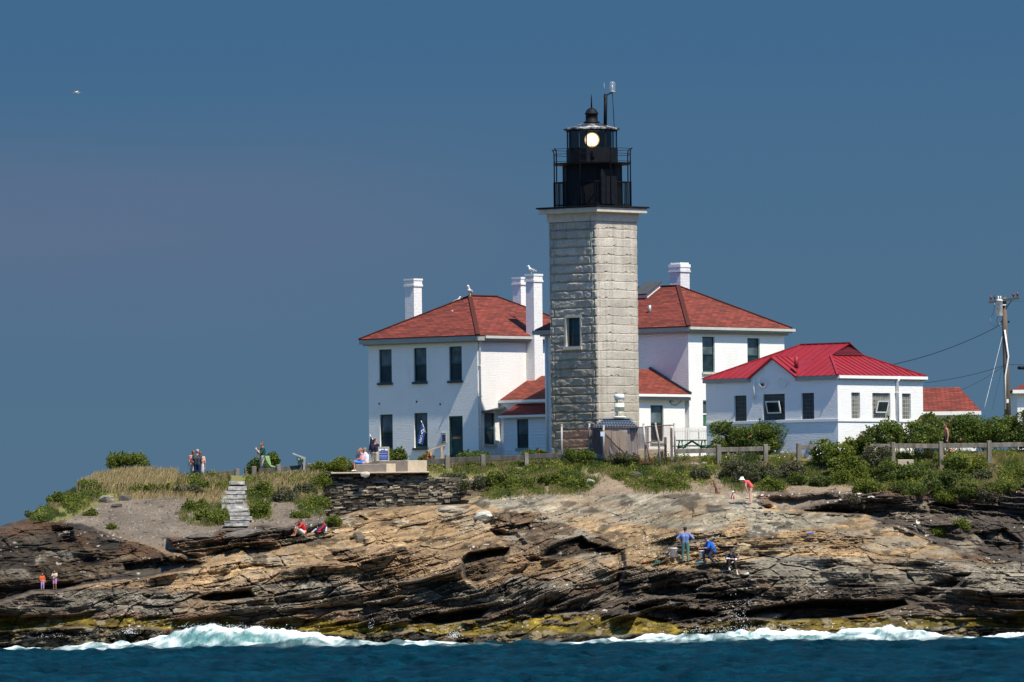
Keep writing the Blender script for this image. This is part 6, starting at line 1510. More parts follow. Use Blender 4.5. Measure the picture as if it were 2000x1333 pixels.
# ------------------------------------------------------------------ parked van behind the bushes
o = P(1806, 850, 458); o[2] = ZG; th = empty('parked_van', tuple(o), 0, 'white-roofed dark vehicle mostly hidden by bushes right of the metal-roofed building', 'van')
zr = P(1820, 806, 458)[2] - ZG; L_ = P(1840, 820, 458)[0] - o[0]; Wd = 1.9
m = MB(); x0 = L_ - 4.6
m.prism([(0, 0), (4.6, 0), (4.6, zr * .55), (4.15, zr * .60), (3.6, zr - .12), (.08, zr - .12), (0, zr * .6)], 0, Wd); m.bm.transform(Matrix.Translation((x0, Wd, .3)) @ Matrix.Rotation(PI / 2, 4, 'X') if False else Matrix(((1, 0, 0, x0), (0, 0, 1, 0), (0, 1, 0, .0), (0, 0, 0, 1))))
m.build('body', M('dark_blue_car_paint', (.02, .04, .09), .25, .2, bump=0), th, bevel=.04)
m = MB(); m.box(x0 + .05, x0 + 3.75, .02, Wd - .02, zr - .118, zr); m.build('roof', M('white_car_roof', (.72, .74, .76), .3, bump=0), th, bevel=.03)
m = MB()
for a_, b_ in ((.3, 1.6), (1.75, 2.7), (2.85, 3.5)): m.box(x0 + a_, x0 + b_, -.012, -.002, zr * .62, zr - .2)
m.build('window', GLASS, th)
for x_ in (.85, 3.7):
    for y_ in (.0, Wd - .2):
        m = MB(); m.tube([(x0 + x_, y_ + .0, .28), (x0 + x_, y_ + .2, .28)], .33, 18); m.build('wheel', M('black_tyre_rubber', (.02, .02, .02), .9), th)
# ------------------------------------------------------------------ vegetation
LEAF = m_leaf('rose_leaf_green', [(0, (.026, .048, .012)), (.4, (.086, .132, .020)), (.75, (.155, .205, .028)), (1, (.27, .28, .06))], .36)
LEAFY = m_leaf('yellow_green_leaf', [(0, (.052, .080, .010)), (.5, (.150, .190, .020)), (1, (.27, .28, .05))], .36)
LEAFG = m_leaf('grey_green_leaf', [(0, (.05, .06, .035)), (.5, (.11, .125, .055)), (1, (.21, .21, .095))])
DRYG = m_leaf('dry_straw_grass', [(0, (.17, .12, .05)), (.5, (.39, .29, .13)), (1, (.58, .47, .26))], .2)
GRASSM = m_leaf('green_grass_blade', [(0, (.035, .062, .012)), (.35, (.095, .125, .022)), (.6, (.17, .155, .05)), (1, (.30, .23, .12))], .25)
DEADM = m_leaf('dead_brown_twig', [(0, (.05, .038, .028)), (1, (.17, .125, .09))], .1)
TWIG = M('brown_stem_bark', (.085, .065, .045), .9)
def leaf_quads(Pt, size, rg, up=.35):
    """one bent leaf per point: (n,3) -> verts (n*4), quads"""
    n = len(Pt); d = rg.normal(size=(n, 3)); d[:, 2] = np.abs(d[:, 2]) * .7 + up; d /= np.linalg.norm(d, axis=1)[:, None]
    a = np.cross(d, rg.normal(size=(n, 3))); a /= np.linalg.norm(a, axis=1)[:, None] + 1e-9; b = np.cross(d, a)
    s = (size * rg.uniform(.6, 1.35, n))[:, None]
    V = np.stack([Pt - a * s * .5, Pt + b * s * .32 - d * s * .1, Pt + a * s * .5, Pt - b * s * .32 - d * s * .1], 1).reshape(-1, 3)
    return V, np.arange(n * 4).reshape(n, 4)
def blades(Pt, h, rg, w=.016, lean=.35, wind=(.25, 0, 0)):
    n = len(Pt); hh = h * rg.uniform(.5, 1.25, n); ang = rg.uniform(0, 2 * PI, n); ln = lean * rg.uniform(.2, 1, n) * hh
    tip = Pt + np.stack([np.cos(ang) * ln + wind[0] * hh, np.sin(ang) * ln, hh * .95], 1); fac = rg.uniform(-.9, .9, n)
    side = np.stack([np.cos(fac), np.sin(fac), fac * 0], 1) * (w * rg.uniform(.6, 1.3, n))[:, None]
    mid = Pt + (tip - Pt) * .55 + np.array([0, 0, 1]) * (hh * .10)[:, None]
    V = np.stack([Pt - side, Pt + side, mid + side * .8, mid - side * .8, mid - side * .8, mid + side * .8, tip + side * .15, tip - side * .15], 1).reshape(-1, 3)
    return V, np.arange(n * 8).reshape(n * 2, 4)
VEG = np.random.default_rng(11)
def bush(label, px, py, rx, ry, Y, mat=LEAF, dens=1.0, leaf=.105, flowers=None, nfl=0, name='rose_bush', group=None, depth=None, dead=0.0):
    """foliage centred at a photo pixel; rx, ry in photo px"""
    k = Y / F; c = P(px, py, Y); RX, RZ_ = rx * k, ry * k; RY = depth if depth else min(RX, 1.1) * .9
    zg = c[2] - RZ_ * 1.1; base = np.array([c[0], c[1], zg])
    th = empty(name, tuple(base), 0, label, 'bush', group); c = c - base
    rg = VEG; nb = int(12 + 20 * RX * RZ_)
    bl = []
    while len(bl) < nb:
        q = rg.uniform(-1, 1, 3)
        if (q ** 2).sum() > 1 or (q[0] ** 2 + q[2] ** 2 < .12 and rg.random() < .5): continue
        if q[2] < -.2: q[2] *= .8
        bl.append((c + q * np.array([RX, RY, RZ_]) * np.array([.92, .8, .86]), rg.uniform(.22, .46) * min(1.0, .5 + .5 * RZ_)))
    pts, shade = [], []
    ntot = int(2700 * dens * (RX * RZ_ + .25) * 2.1 * (.105 / leaf) ** 1.6)
    rr_ = np.array([r for _, r in bl]); wts = rr_ ** 2 / (rr_ ** 2).sum()
    which = rg.choice(len(bl), ntot, p=wts)
    cen = np.array([b[0] for b in bl])[which]; rad = rr_[which]
    d = rg.normal(size=(ntot, 3)); d /= np.linalg.norm(d, axis=1)[:, None]
    rf = rg.uniform(.45, 1.0, ntot) ** .5; stray = rg.random(ntot) < .06; rf = np.where(stray, rf * 1.3, rf)
    pt = cen + d * (rad * rf)[:, None] * np.array([1.15, 1, .95])
    tone = rg.normal(.42, .17, ntot) + (rg.random(len(bl)) - .5)[which] * .35
    for _ in range(int(6 + 9 * RX)):                       # wind-combed shoots breaking the outline
        b0 = bl[rg.integers(len(bl))]; dd = np.array([rg.normal(.15, .6), rg.normal(0, .4) - .2, abs(rg.normal(.8, .4))]); dd /= np.linalg.norm(dd); Ls = b0[1] * rg.uniform(1.1, 1.75)
        k_ = 26; u_ = rg.uniform(.55, 1, k_) ** .8; pt = np.concatenate([pt, b0[0] + dd * (u_ * Ls)[:, None] + rg.normal(0, .045, (k_, 3)) * (1.25 - u_)[:, None]]); tone = np.concatenate([tone, rg.normal(.55, .15, k_)])
    ntot = len(pt)
    V, Q = leaf_quads(pt, leaf, rg)
    nd = int(ntot * dead)
    mats = [mat]; mi = np.zeros(ntot, int)
    if nd: mats.append(DEADM); mi[rg.choice(ntot, nd, replace=False)] = 1
    link('foliage', np_mesh('foliage', V, Q, mats, fattr={'shade': np.clip(tone, 0, 1)}, matidx=mi), th)
    m = MB()
    for b in bl[:14]:
        e_ = Vector(b[0]); s_ = Vector((c[0] + rg.uniform(-.3, .3) * RX, c[1], 0)); m.tube([s_, s_.lerp(e_, .5) + Vector((rg.uniform(-.1, .1), 0, .1)), e_ + Vector((0, 0, .12))], [.022, .015, .006], 5)
    m.build('stem', TWIG, th)
    if flowers:
        m = MB()
        for _ in range(nfl):
            b = bl[rg.integers(len(bl))]; dd = rg.normal(size=3); dd[1] = -abs(dd[1]) - .6; dd /= np.linalg.norm(dd)
            p = b[0] + dd * b[1] * 1.02
            for kk in range(5): an = kk * 2 * PI / 5; m.ell((p[0] + .022 * math.cos(an), p[1], p[2] + .022 * math.sin(an)), (.024, .012, .024), 6, 4)
        m.build('blossom', flowers, th)
    return th
PINK = M('pink_rose_petal', (.62, .12, .24), .6, bump=0); REDF = M('red_flower_petal', (.62, .02, .03), .6, bump=0); WHF = M('white_flower_petal', (.8, .8, .74), .6, bump=0)
bush('round green bush crowning the grassy hill on the far left', 250, 905, 44, 17, 446.5, LEAFY, name='bush', leaf=.09)
bush('green bush behind the man in the green shirt, left of the stroller', 505, 914, 26, 24, 447.4, LEAF, flowers=M('orange_red_hip', (.5, .12, .04), .6, bump=0), nfl=12)
bush('small dark top of bush rising right of the man in green', 532, 901, 10, 13, 447.8, LEAF, name='bush')
bush('pink flowering rose bush right of the framed blue sign, before the left house', 770, 889, 25, 13, 448, LEAF, flowers=PINK, nfl=7)
bush('red flower clump in front of the left house wall, by the handrail', 832, 897, 12, 4, 449.6, LEAF, flowers=REDF, nfl=34, name='flower_clump')
bush('leafy green bush left of the concrete seats on the bank', 668, 911, 32, 12, 445.8, LEAFY, name='bush', leaf=.09)
bush('low bush on the bank top under the interpretive panel', 625, 916, 26, 8, 446.2, LEAFY, name='bush', leaf=.08)
bush('small shrub at the foot of the clapboard porch window', 925, 893, 30, 7, 449, LEAF, name='shrub')
bush('low flowering shrub below the tall stair hall corner', 1046, 889, 26, 7, 449, LEAF, name='shrub', flowers=PINK, nfl=3)
bush('dark weeds in front of the fog signal shelter', 1130, 889, 34, 7, 446.8, LEAF, name='weed_clump', leaf=.08)
bush('thin weeds under the pale shelter panels', 1215, 896, 34, 4, 446.4, LEAFG, name='weed_clump', leaf=.08, dead=.2)
H = 'rose bushes of the hedge before the metal-roofed building'
bush('left end of the dense rose hedge, with bare grey twigs at its edge', 1418, 860, 40, 34, 448.6, LEAF, group=H, flowers=PINK, nfl=5, dead=.06)
bush('middle bush of the dense rose hedge, behind the fence gap', 1484, 858, 52, 36, 448.8, LEAF, group=H, flowers=PINK, nfl=4)
bush('tall right bush of the dense rose hedge under the middle window', 1550, 860, 52, 36, 448.8, LEAF, group=H, flowers=PINK, nfl=4)
bush('low end of the rose hedge under the corner of the metal-roofed building', 1606, 872, 34, 26, 447.8, LEAF, group=H)
R_ = 'bushes of the right-hand thicket'
for lb, px, py, rx, ry, Y, mt in (
    ('bush climbing the sunlit end of the metal-roofed building, right of its corner', 1726, 856, 50, 32, 445.8, LEAF),
    ('bush with pink blooms under the last window of the metal-roofed building', 1786, 852, 48, 32, 446.8, LEAF),
    ('small bush top poking up before the parked vehicle', 1812, 825, 15, 17, 450.5, LEAF),
    ('tall bush directly behind the shirtless walker', 1862, 846, 52, 36, 448.2, LEAF),
    ('tall bush under the red outbuilding roof, right of the walker', 1930, 842, 56, 42, 448.6, LEAF),
    ('tallest bush at the right edge beneath the utility pole', 1998, 842, 60, 44, 448.2, LEAF)):
    bush(lb, px, py, rx, ry, Y, mt, group=R_, flowers=PINK, nfl=4)
S_ = 'low shrubs on the right-hand bank below the fence'
for lb, px, py, rx, ry, Y, mt, dd in (
    ('yellow-green shrub mound right of the fence stub', 1620, 884, 46, 22, 445.4, LEAFY, 0),
    ('yellow-green shrub mound below the corner of the metal-roofed building', 1678, 876, 40, 22, 446.2, LEAFY, 0),
    ('brown half-dead shrub left of the first long fence post', 1715, 894, 34, 26, 444.8, LEAFG, .38),
    ('bright green shrub low on the bank below the mound', 1668, 928, 44, 20, 443.6, LEAFY, .03),
    ('green shrub below the brown half-dead one', 1735, 926, 38, 22, 443.2, LEAF, .05),
    ('green shrub left of the concrete block below the long fence', 1785, 930, 40, 22, 443.2, LEAF, .05),
    ('shrub at the foot of the tall middle fence post, below the walker', 1866, 908, 24, 20, 443.6, LEAF, .02),
    ('drooping shrub spilling over the dark outcrop on the right', 1850, 945, 50, 24, 442.6, LEAF, .15),
    ('lowest shrub tail hanging down the dark outcrop', 1895, 962, 18, 14, 442.0, LEAF, .1),
    ('rusty brown shrub in the cleft of the dark outcrop', 1935, 970, 22, 18, 442.2, LEAFG, .7),
    ('green shrub at the right edge below the fence', 1988, 930, 34, 20, 443.4, LEAFY, .05),
    ('low green shrub on the bank below the long fence, near the right edge', 1920, 930, 26, 9, 443.4, LEAFG, .1)):
    Y = min(Y, T(px, py + ry * .5).y - .15, T(px, py).y + .1) if py > 912 else Y
    bush(lb, px, py, rx, ry, Y, mt, group=S_, dead=dd, name='shrub', leaf=.095)
for lb, px, py, rx, ry, Y, mt, dd in (
    ('bright green shrub on the steep left flank of the headland', 120, 980, 30, 13, 0, LEAFY, 0),
    ('small green shrub lowest on the left flank of the headland', 72, 1006, 22, 8, 0, LEAFY, 0),
    ('green shrub on the left flank just below the dry grass', 172, 955, 26, 14, 0, LEAFY, .05),
    ('green shrub on the slope left of the granite steps, by the gravel', 410, 1008, 32, 14, 0, LEAFY, .05),
    ('green shrub on the brow just left of the granite steps', 405, 950, 38, 11, 0, LEAFY, .1),
    ('green shrub hugging the right side of the granite steps', 508, 1002, 17, 18, 0, LEAFY, .0),
    ('olive shrub on the slope right of the granite steps top', 512, 962, 24, 16, 0, LEAFY, .1),
    ('green shrub on the bank beside the upper corner of the retaining wall', 628, 945, 24, 16, 0, LEAFY, .05),
    ('green shrub in the bank right of the bare gravel, left of the retaining wall', 622, 985, 18, 16, 0, LEAFY, .05),
    ('bright low shrub under the granite tower, right of the retaining wall end', 1010, 952, 40, 14, 0, LEAFY, .05),
    ('bright low shrub below the tower, centre of the grassy patch', 1070, 940, 38, 14, 0, LEAFY, .05),
    ('low shrub left of the pale angular boulder', 1122, 948, 28, 14, 0, LEAFY, .05),
    ('low shrub on the slope under the chain-link fence', 1300, 948, 44, 11, 0, LEAFY, .1),
    ('olive weeds growing over the right end of the dry stone wall', 930, 945, 44, 12, 0, LEAFG, .2),
    ('green tuft hanging over the end of the dry stone wall under the fence', 972, 938, 24, 12, 0, LEAFY, .1),
    ('brown-green scrub on the gravel brow below the hilltop fence', 372, 962, 40, 9, 0, LEAFG, .45),
    ('dry scrub on the slope between the granite steps and the red-shirted boy', 560, 972, 26, 14, 0, LEAFG, .3),
    ('wide green shrub at the brow of the gravel, right of the big grey slab', 298, 958, 46, 9, 0, LEAFY, .15),
    ('green shrub spilling down the gravel left of the granite steps, middle height', 388, 990, 34, 12, 0, LEAFY, .1),
    ('olive shrub lowest beside the bottom granite step, on its left', 424, 1018, 18, 9, 0, LEAFY, .05),
    ('dry olive scrub on the slope above the red-shirted boy', 592, 962, 26, 12, 0, LEAFG, .2),
    ('bright shrub spilling over the dark outcrop below the brown half-dead shrub', 1700, 955, 42, 14, 0, LEAFY, .05),
    ('green shrub on the lip of the dark outcrop, below the concrete block', 1775, 958, 36, 14, 0, LEAF, .05),
    ('bright green shrub drooping low over the outcrop below the walker', 1852, 968, 30, 16, 0, LEAFY, .05),
    ('green shrub on the outcrop lip near the right edge of the scene', 1960, 955, 34, 12, 0, LEAFY, .1),
    ('sunlit shrub between the fence stub and the first long fence post', 1655, 905, 40, 14, 444.2, LEAFY, .03),
    ('sunlit shrub on the bank right of the walker, before the fence', 1905, 912, 30, 11, 444.0, LEAFY, .05),
    ('shrub at the right end of the grassy slope, left of the rusted iron post', 1368, 930, 22, 12, 0, LEAFG, .2)):
    yy = min(T(px, py + ry * .4).y - .1, Y or 999, 442.6 if 'stone wall' in lb and 'olive' in lb or 'hanging over' in lb else 999); bush(lb, px, py, rx, ry, yy, mt, group='low shrubs on the grassy banks', dead=dd, name='shrub', leaf=.085, depth=.45)
B_ = 'scrub on the bank behind the bending woman'
for lb, px, py, rx, ry, Y, mt, dd in (
    ('grey-green scrub mound behind the bending woman', 1482, 930, 48, 26, 443.6, LEAFG, .18),
    ('bright green shrub right of the bending woman', 1500, 950, 30, 15, 442.4, LEAFY, 0),
    ('dry brownish scrub on the bank top below the second hedge fence post', 1432, 918, 30, 18, 444.4, LEAFG, .35),
    ('brown dead scrub to the right of the grey-green mound', 1545, 918, 28, 12, 444.2, LEAFG, .65),
    ('small green shrub on the soil bank right of the bright green one', 1558, 937, 18, 9, 443.2, LEAF, .1),
    ('small shrub low on the bank near the dark ledge', 1600, 940, 20, 8, 443.0, LEAF, .2)):
    Y = min(Y, T(px, py + ry * .5).y - .15, T(px, py).y + .1)
    bush(lb, px, py, rx, ry, Y, mt, group=B_, dead=dd, name='shrub', leaf=.085)
m = MB()
for _ in range(16):
    px, py = random.choice(((1520, 882), (1535, 884), (1528, 890), (1600, 884), (1640, 876), (1424, 894))); p = P(px + random.gauss(0, 7), py + random.gauss(0, 4), 444.6)
    for kk in range(5): an = kk * 2 * PI / 5; m.ell((p[0] + .014 * math.cos(an), p[1], p[2] + .014 * math.sin(an)), (.016, .010, .016), 6, 4)
tag(m.build('white_wildflowers', WHF), kind='stuff')

def scatter(polys, n, jig=7):
    """n random ground points inside photo-space polygons (area weighted)"""
    out = []
    areas = [abs(sum(p[i][0] * p[(i + 1) % len(p)][1] - p[(i + 1) % len(p)][0] * p[i][1] for i in range(len(p)))) / 2 for p in polys]
    for p, a in zip(polys, areas):
        k = int(n * a / sum(areas)); xs = [q[0] for q in p]; ys = [q[1] for q in p]; got = 0; acc = []
        while got < k:
            x = VEG.uniform(min(xs), max(xs), k * 2); y = VEG.uniform(min(ys), max(ys), k * 2)
            ok = inpoly(x + jig * VEG.normal(size=len(x)) * .5, y + jig * VEG.normal(size=len(x)) * .4, p) & (y > sky_y(x) + 2)
            acc.append(np.stack([x[ok], y[ok]], 1)); got += ok.sum()
            if not ok.any(): break
        if acc: out.append(np.concatenate(acc)[:k])
    a = np.concatenate(out); return a[:, 0], a[:, 1]
def clumpmask(x, y, s, lo, sd): return fbm(x / s, y / (s * .55), 3, sd) > lo
# tall dry grass on the left hill and along the bank
DG = [[(150, 945), (200, 918), (300, 914), (345, 930), (335, 952), (300, 958), (240, 958), (200, 962), (150, 965)], [(340, 926), (450, 926), (450, 938), (380, 945), (335, 945)], [(500, 930), (600, 922), (690, 915), (640, 940), (600, 985), (540, 970), (500, 950)], [(335, 945), (445, 940), (440, 990), (370, 980)], [(215, 955), (340, 950), (380, 972), (300, 974), (240, 978)]]
x, y = scatter(DG[:1], 11000); V1, Q1 = blades(Tn(x, y), .50, VEG, .015); sh1 = VEG.normal(.6, .2, len(Q1))
x, y = scatter(DG[1:], 9000); V2, Q2 = blades(Tn(x, y), .28, VEG, .013); sh2 = VEG.normal(.45, .2, len(Q2))
o_ = link('dry_grass', np_mesh('dry_grass', np.concatenate([V1, V2]), np.concatenate([Q1, Q2 + len(V1)]), DRYG, fattr={'shade': np.clip(np.concatenate([sh1, sh2]), 0, 1)})); tag(o_, kind='stuff')
LH_ = [(40, 1014), (100, 985), (170, 940), (215, 918), (330, 925), (450, 932), (450, 958), (380, 962), (335, 950), (260, 962), (190, 978), (150, 1003), (100, 1020)]
# shorter mixed grass over turf areas
GR = [[(690, 908), (850, 902), (1000, 896), (1100, 894), (1400, 890), (1400, 925), (1330, 960), (1250, 962), (1210, 940), (1180, 925), (1150, 965), (1040, 966), (960, 978), (940, 972), (985, 930), (850, 922)],
      [(1390, 888), (1560, 886), (1570, 930), (1530, 958), (1440, 962), (1405, 940)], [(1560, 888), (2000, 884), (2000, 950), (1900, 960), (1750, 955), (1570, 945)],
      [(60, 1010), (100, 985), (170, 942), (210, 922), (340, 930), (450, 930), (440, 962), (380, 966), (335, 955), (250, 962), (190, 968), (150, 1003), (90, 1020)],
      [(475, 935), (560, 928), (640, 916), (690, 910), (690, 930), (640, 945), (632, 1010), (590, 1000), (560, 965), (535, 960), (525, 1018), (492, 1018), (482, 960)], [(350, 1000), (440, 985), (448, 1022), (400, 1030), (350, 1016)]]
GR += [LH_] 
x, y = scatter(GR, 84000); keep = clumpmask(x, y, 26, .38, 301) | ((y < 908) & (x > 840) & (x < 1400)); x, y = x[keep], y[keep]
tone = .47 + 1.9 * (fbm(x / 34, y / 14, 4, 302) - .5) + .18 * ((y < 906) & (x > 690) & (x < 1400))
V1, Q1 = blades(Tn(x, y), np.where((y < 906) & (x > 690) & (x < 1400), .10, .22)[:], VEG, .014)
o_ = link('wild_grass', np_mesh('wild_grass', V1, Q1, GRASSM, fattr={'shade': np.clip(np.repeat(tone, 2) + VEG.normal(0, .13, len(Q1)), 0, 1)})); tag(o_, kind='stuff')
# low leafy ground cover in clumps
GC = [GR[0], GR[2], GR[3], GR[4], GR[5], [(1000, 925), (1160, 925), (1160, 962), (1040, 966), (975, 972)], [(1250, 945), (1380, 930), (1400, 950), (1330, 966), (1255, 964)], [(380, 945), (450, 940), (440, 962), (390, 966)], [(500, 950), (540, 950), (530, 1015), (492, 1015)], [(600, 920), (690, 905), (690, 930), (640, 945), (610, 950)], [(620, 985), (640, 985), (640, 1005), (610, 1005)]]
LH = [(40, 1014), (100, 985), (170, 940), (215, 918), (330, 925), (450, 932), (450, 958), (380, 962), (335, 950), (260, 962), (190, 978), (150, 1003), (100, 1020)]
GC += [LH, LH, [(1560, 890), (1720, 885), (1740, 950), (1570, 945)], [(1740, 905), (2000, 890), (2000, 950), (1900, 975), (1830, 950), (1740, 952)], [(1400, 900), (1560, 892), (1560, 940), (1430, 955)]]
x, y = scatter(GC, 120000); keep = clumpmask(x, y, 20, np.where(x < 450, .44, np.where(x > 1560, .40, .47)), 303); x, y = x[keep], y[keep]
hgt = .34 * np.clip((fbm(x / 20, y / 11, 3, 303) - .44) * 5, 0, 1)
pt = Tn(x, y) + np.stack([VEG.normal(0, .05, len(x)), VEG.normal(0, .05, len(x)), hgt * VEG.uniform(.1, 1.1, len(x))], 1)
V1, Q1 = leaf_quads(pt, .085, VEG); tn_ = .45 + 1.6 * (fbm(x / 30, y / 16, 3, 304) - .5) + VEG.normal(0, .16, len(x))
o_ = link('leafy_ground_cover', np_mesh('leafy_ground_cover', V1, Q1, LEAFY, fattr={'shade': np.clip(tn_, 0, 1)})); tag(o_, kind='stuff')
# small lone tufts on gravel and rock
for i, (lb, px, py, rx, ry) in enumerate((('small green tuft alone on the gravel, below the big slab', 178, 1006, 9, 6), ('small green tuft low on the gravel slope', 218, 1032, 6, 4), ('green tuft at the foot of the retaining wall corner', 652, 1019, 12, 5), ('green tuft at the base of the retaining wall, further right', 772, 986, 9, 6), ('tuft of weeds near the seated boy in red, on the gravel', 588, 1010, 14, 7), ('green tuft in the shade of the dark outcrop, right', 1834, 1040, 16, 8), ('trailing weeds on the right of the retaining wall top', 886, 938, 26, 10), ('tuft of weeds beside the cream block on the wall', 728, 932, 14, 6), ('second tuft of weeds in the outcrop cleft', 1880, 1028, 14, 7), ('weeds under the dark slab by the bare soil', 1215, 934, 16, 8), ('brown dry tuft on the dark ledge right of the bending woman', 1660, 976, 18, 8))):
    k = T(px, py); bush(lb, px, py, rx, ry, k.y - .05, LEAFG if 'brown' in lb or 'trailing' in lb else LEAFY, name='weed_tuft', leaf=.075, depth=.2, dead=.7 if 'brown' in lb else .05)

# ------------------------------------------------------------------ people
def capsule(mb, p0, p1, r0, r1, n=12, flat=None):
    p0, p1 = Vector(p0), Vector(p1); d = p1 - p0; L_ = d.length or 1e-4; d = d / L_
    pts, rs = [], []
    for i in range(-3, 1): a = i * PI / 6; pts.append(p0 + d * r0 * math.sin(a)); rs.append(max(1e-3, r0 * math.cos(a)))
    for i in range(0, 4): a = i * PI / 6; pts.append(p1 + d * r1 * math.sin(a)); rs.append(max(1e-3, r1 * math.cos(a)))
    mb.tube(pts, rs, n)
def remesh(mb, name, mat, parent, vox=.013, smooth=4):
    bmesh.ops.recalc_face_normals(mb.bm, faces=mb.bm.faces)
    me = bpy.data.meshes.new(name + '_source'); mb.bm.to_mesh(me); mb.bm.free()
    tmp = bpy.data.objects.new('tmp', me); COL.objects.link(tmp)
    r = tmp.modifiers.new('r', 'REMESH'); r.mode = 'VOXEL'; r.voxel_size = vox; r.use_smooth_shade = True
    s = tmp.modifiers.new('s', 'SMOOTH'); s.factor = .5; s.iterations = smooth
    bpy.context.view_layer.update()
    out = bpy.data.meshes.new_from_object(tmp.evaluated_get(bpy.context.evaluated_depsgraph_get())); out.name = name
    bpy.data.objects.remove(tmp); bpy.data.meshes.remove(me)
    out.materials.clear(); setmats(out, mat); return link(name, out, parent)
SKIN = M('warm_skin', (.50, .26, .17), .55, var=.08, bump=0); SKIN2 = M('tanned_skin', (.34, .16, .09), .55, var=.08, bump=0); SKIN3 = M('pale_skin', (.60, .36, .28), .55, var=.06, bump=0)  # even skin tones: warm, tanned, pale
HAIRD = M('dark_brown_hair', (.022, .014, .010), .6); HAIRR = M('reddish_hair', (.16, .055, .03), .6); HAIRG = M('grey_hair', (.30, .29, .28), .6); HAIRB = M('sandy_hair', (.26, .15, .08), .6)
def cloth(n, c): return M(n, c, .85, var=.15, scale=7, bump=.3, bscale=16)
SHOE = cloth('dark_shoe_leather', (.03, .028, .028)); SHOEW = cloth('white_trainer', (.7, .7, .7))
STAND = dict(pel=(0, 0, .95), ch=(0, .02, 1.27), nk=(0, .02, 1.46), hd=(0, -.01, 1.615), shL=(-.19, .02, 1.40), shR=(.19, .02, 1.40), elL=(-.25, .03, 1.12), elR=(.25, .03, 1.12), haL=(-.25, -.06, .87), haR=(.25, -.06, .87),
             hpL=(-.095, 0, .92), hpR=(.095, 0, .92), knL=(-.105, -.02, .50), knR=(.105, -.02, .50), anL=(-.11, .02, .08), anR=(.11, .02, .08))
def person(label, at_, yaw, pose=None, H=1.75, top=None, bottom=None, sleeve=.5, leg=1.0, skin=SKIN, hair=HAIRD, hairlen=0, hat=None, hatmat=None, shoe=SHOE, stout=1.0, look=0.0, foot='z', headpitch=0.0, nose=True):
    """front is local -y; yaw turns it. pose overrides joints (metres for a 1.75 m adult)"""
    J = dict(STAND); J.update(pose or {}); J = {k: Vector(v) for k, v in J.items()}; S = H / 1.75
    th = empty('person', at_, 0, label, 'person'); th.rotation_euler = (0, 0, yaw); th.scale = (S, S, S)
    st = stout
    up = (J['ch'] - J['pel']).normalized(); ax = (J['shR'] - J['shL']).normalized()
    b = MB()
    def limb(m, ps, rs, add=0.0):
        for (p, q), (r0, r1) in zip(zip(ps[:-1], ps[1:]), rs): capsule(m, p, q, r0 + add, r1 + add)
    def torso(m, add=0.0, low=True):
        for s in (-1, 1):
            capsule(m, J['pel'] + ax * .075 * s * st, J['pel'].lerp(J['ch'], .55) + ax * .055 * s * st, .105 * st + add, .10 * st + add)
            capsule(m, J['pel'].lerp(J['ch'], .5) + ax * .06 * s * st, J['ch'] + ax * .085 * s, .105 * st + add, .115 * st ** .5 + add)
            capsule(m, J['ch'] + ax * .08 * s, J['nk'] - up * .07 + ax * .09 * s, .10 + add, .062 + add)
        capsule(m, J['nk'] - up * .09, J['shL'], .06 + add, .062 + add); capsule(m, J['nk'] - up * .09, J['shR'], .06 + add, .062 + add)
    torso(b)
    capsule(b, J['nk'] - up * .06, J['hd'] - Vector((0, 0, .05)), .058, .055)
    # head with face
    hdR = Matrix.Rotation(look, 4, 'Z') @ Matrix.Rotation(headpitch, 4, 'X'); hd = J['hd']
    def hp(x, y, z): return hd + hdR @ Vector((x, y, z))
    b.ell(hd, (.077, .095, .112), 16, 12, hdR); capsule(b, hp(0, -.02, -.05), hp(0, -.055, -.085), .062, .038)
    capsule(b, hp(0, -.092, .0), hp(0, -.112, -.028), .010, .016)
    for s in (-1, 1): b.ell(hp(.078 * s, .008, -.01), (.014, .022, .032), 8, 6, hdR); capsule(b, hp(.032 * s, -.088, .020), hp(.05 * s, -.08, .018), .011, .010)
    capsule(b, hp(-.02, -.093, -.062), hp(.02, -.093, -.062), .010, .010)
    for sd, s in (('L', -1), ('R', 1)):
        limb(b, [J['sh' + sd], J['el' + sd], J['ha' + sd]], [(.056, .042), (.042, .028)])
        d = (J['ha' + sd] - J['el' + sd]).normalized(); perp = d.cross(ax); perp = perp.normalized() if perp.length > .1 else d.orthogonal().normalized(); sidev = d.cross(perp).normalized()
        w0 = J['ha' + sd]; capsule(b, w0 + d * .02, w0 + d * .085, .030, .034)
        for k in range(4):
            l_ = (.062, .075, .070, .052)[k]; o_ = perp * (k - 1.5) * .019; f0 = w0 + d * .09 + o_; f1 = f0 + d * l_ * .55; capsule(b, f0, f1, .0105, .0095, 6); capsule(b, f1, f1 + (d * .7 + sidev * .5 * s).normalized() * l_ * .5, .0095, .008, 6)
        capsule(b, w0 + d * .035 + perp * .03, w0 + d * .075 + perp * .062, .014, .011, 6)
        limb(b, [J['hp' + sd], J['kn' + sd], J['an' + sd]], [(.088 * st ** .5, .058), (.058, .042)])
        capsule(b, J['an' + sd] - Vector((0, 0, .02)), J['an' + sd] + Vector((0, -.12, -.045)), .045, .032)
    remesh(b, 'body', skin, th, .0125, 3)
    if top is not None:
        t_ = MB(); torso(t_, .016)
        if sleeve > 0:
            for sd in 'LR':
                e_ = J['sh' + sd].lerp(J['el' + sd], min(1, sleeve * 1.5)); capsule(t_, J['sh' + sd], e_, .074, .060)
                if sleeve >= 1: capsule(t_, J['el' + sd], J['el' + sd].lerp(J['ha' + sd], .92), .058, .045)
        remesh(t_, 'shirt', top, th, .016, 3)
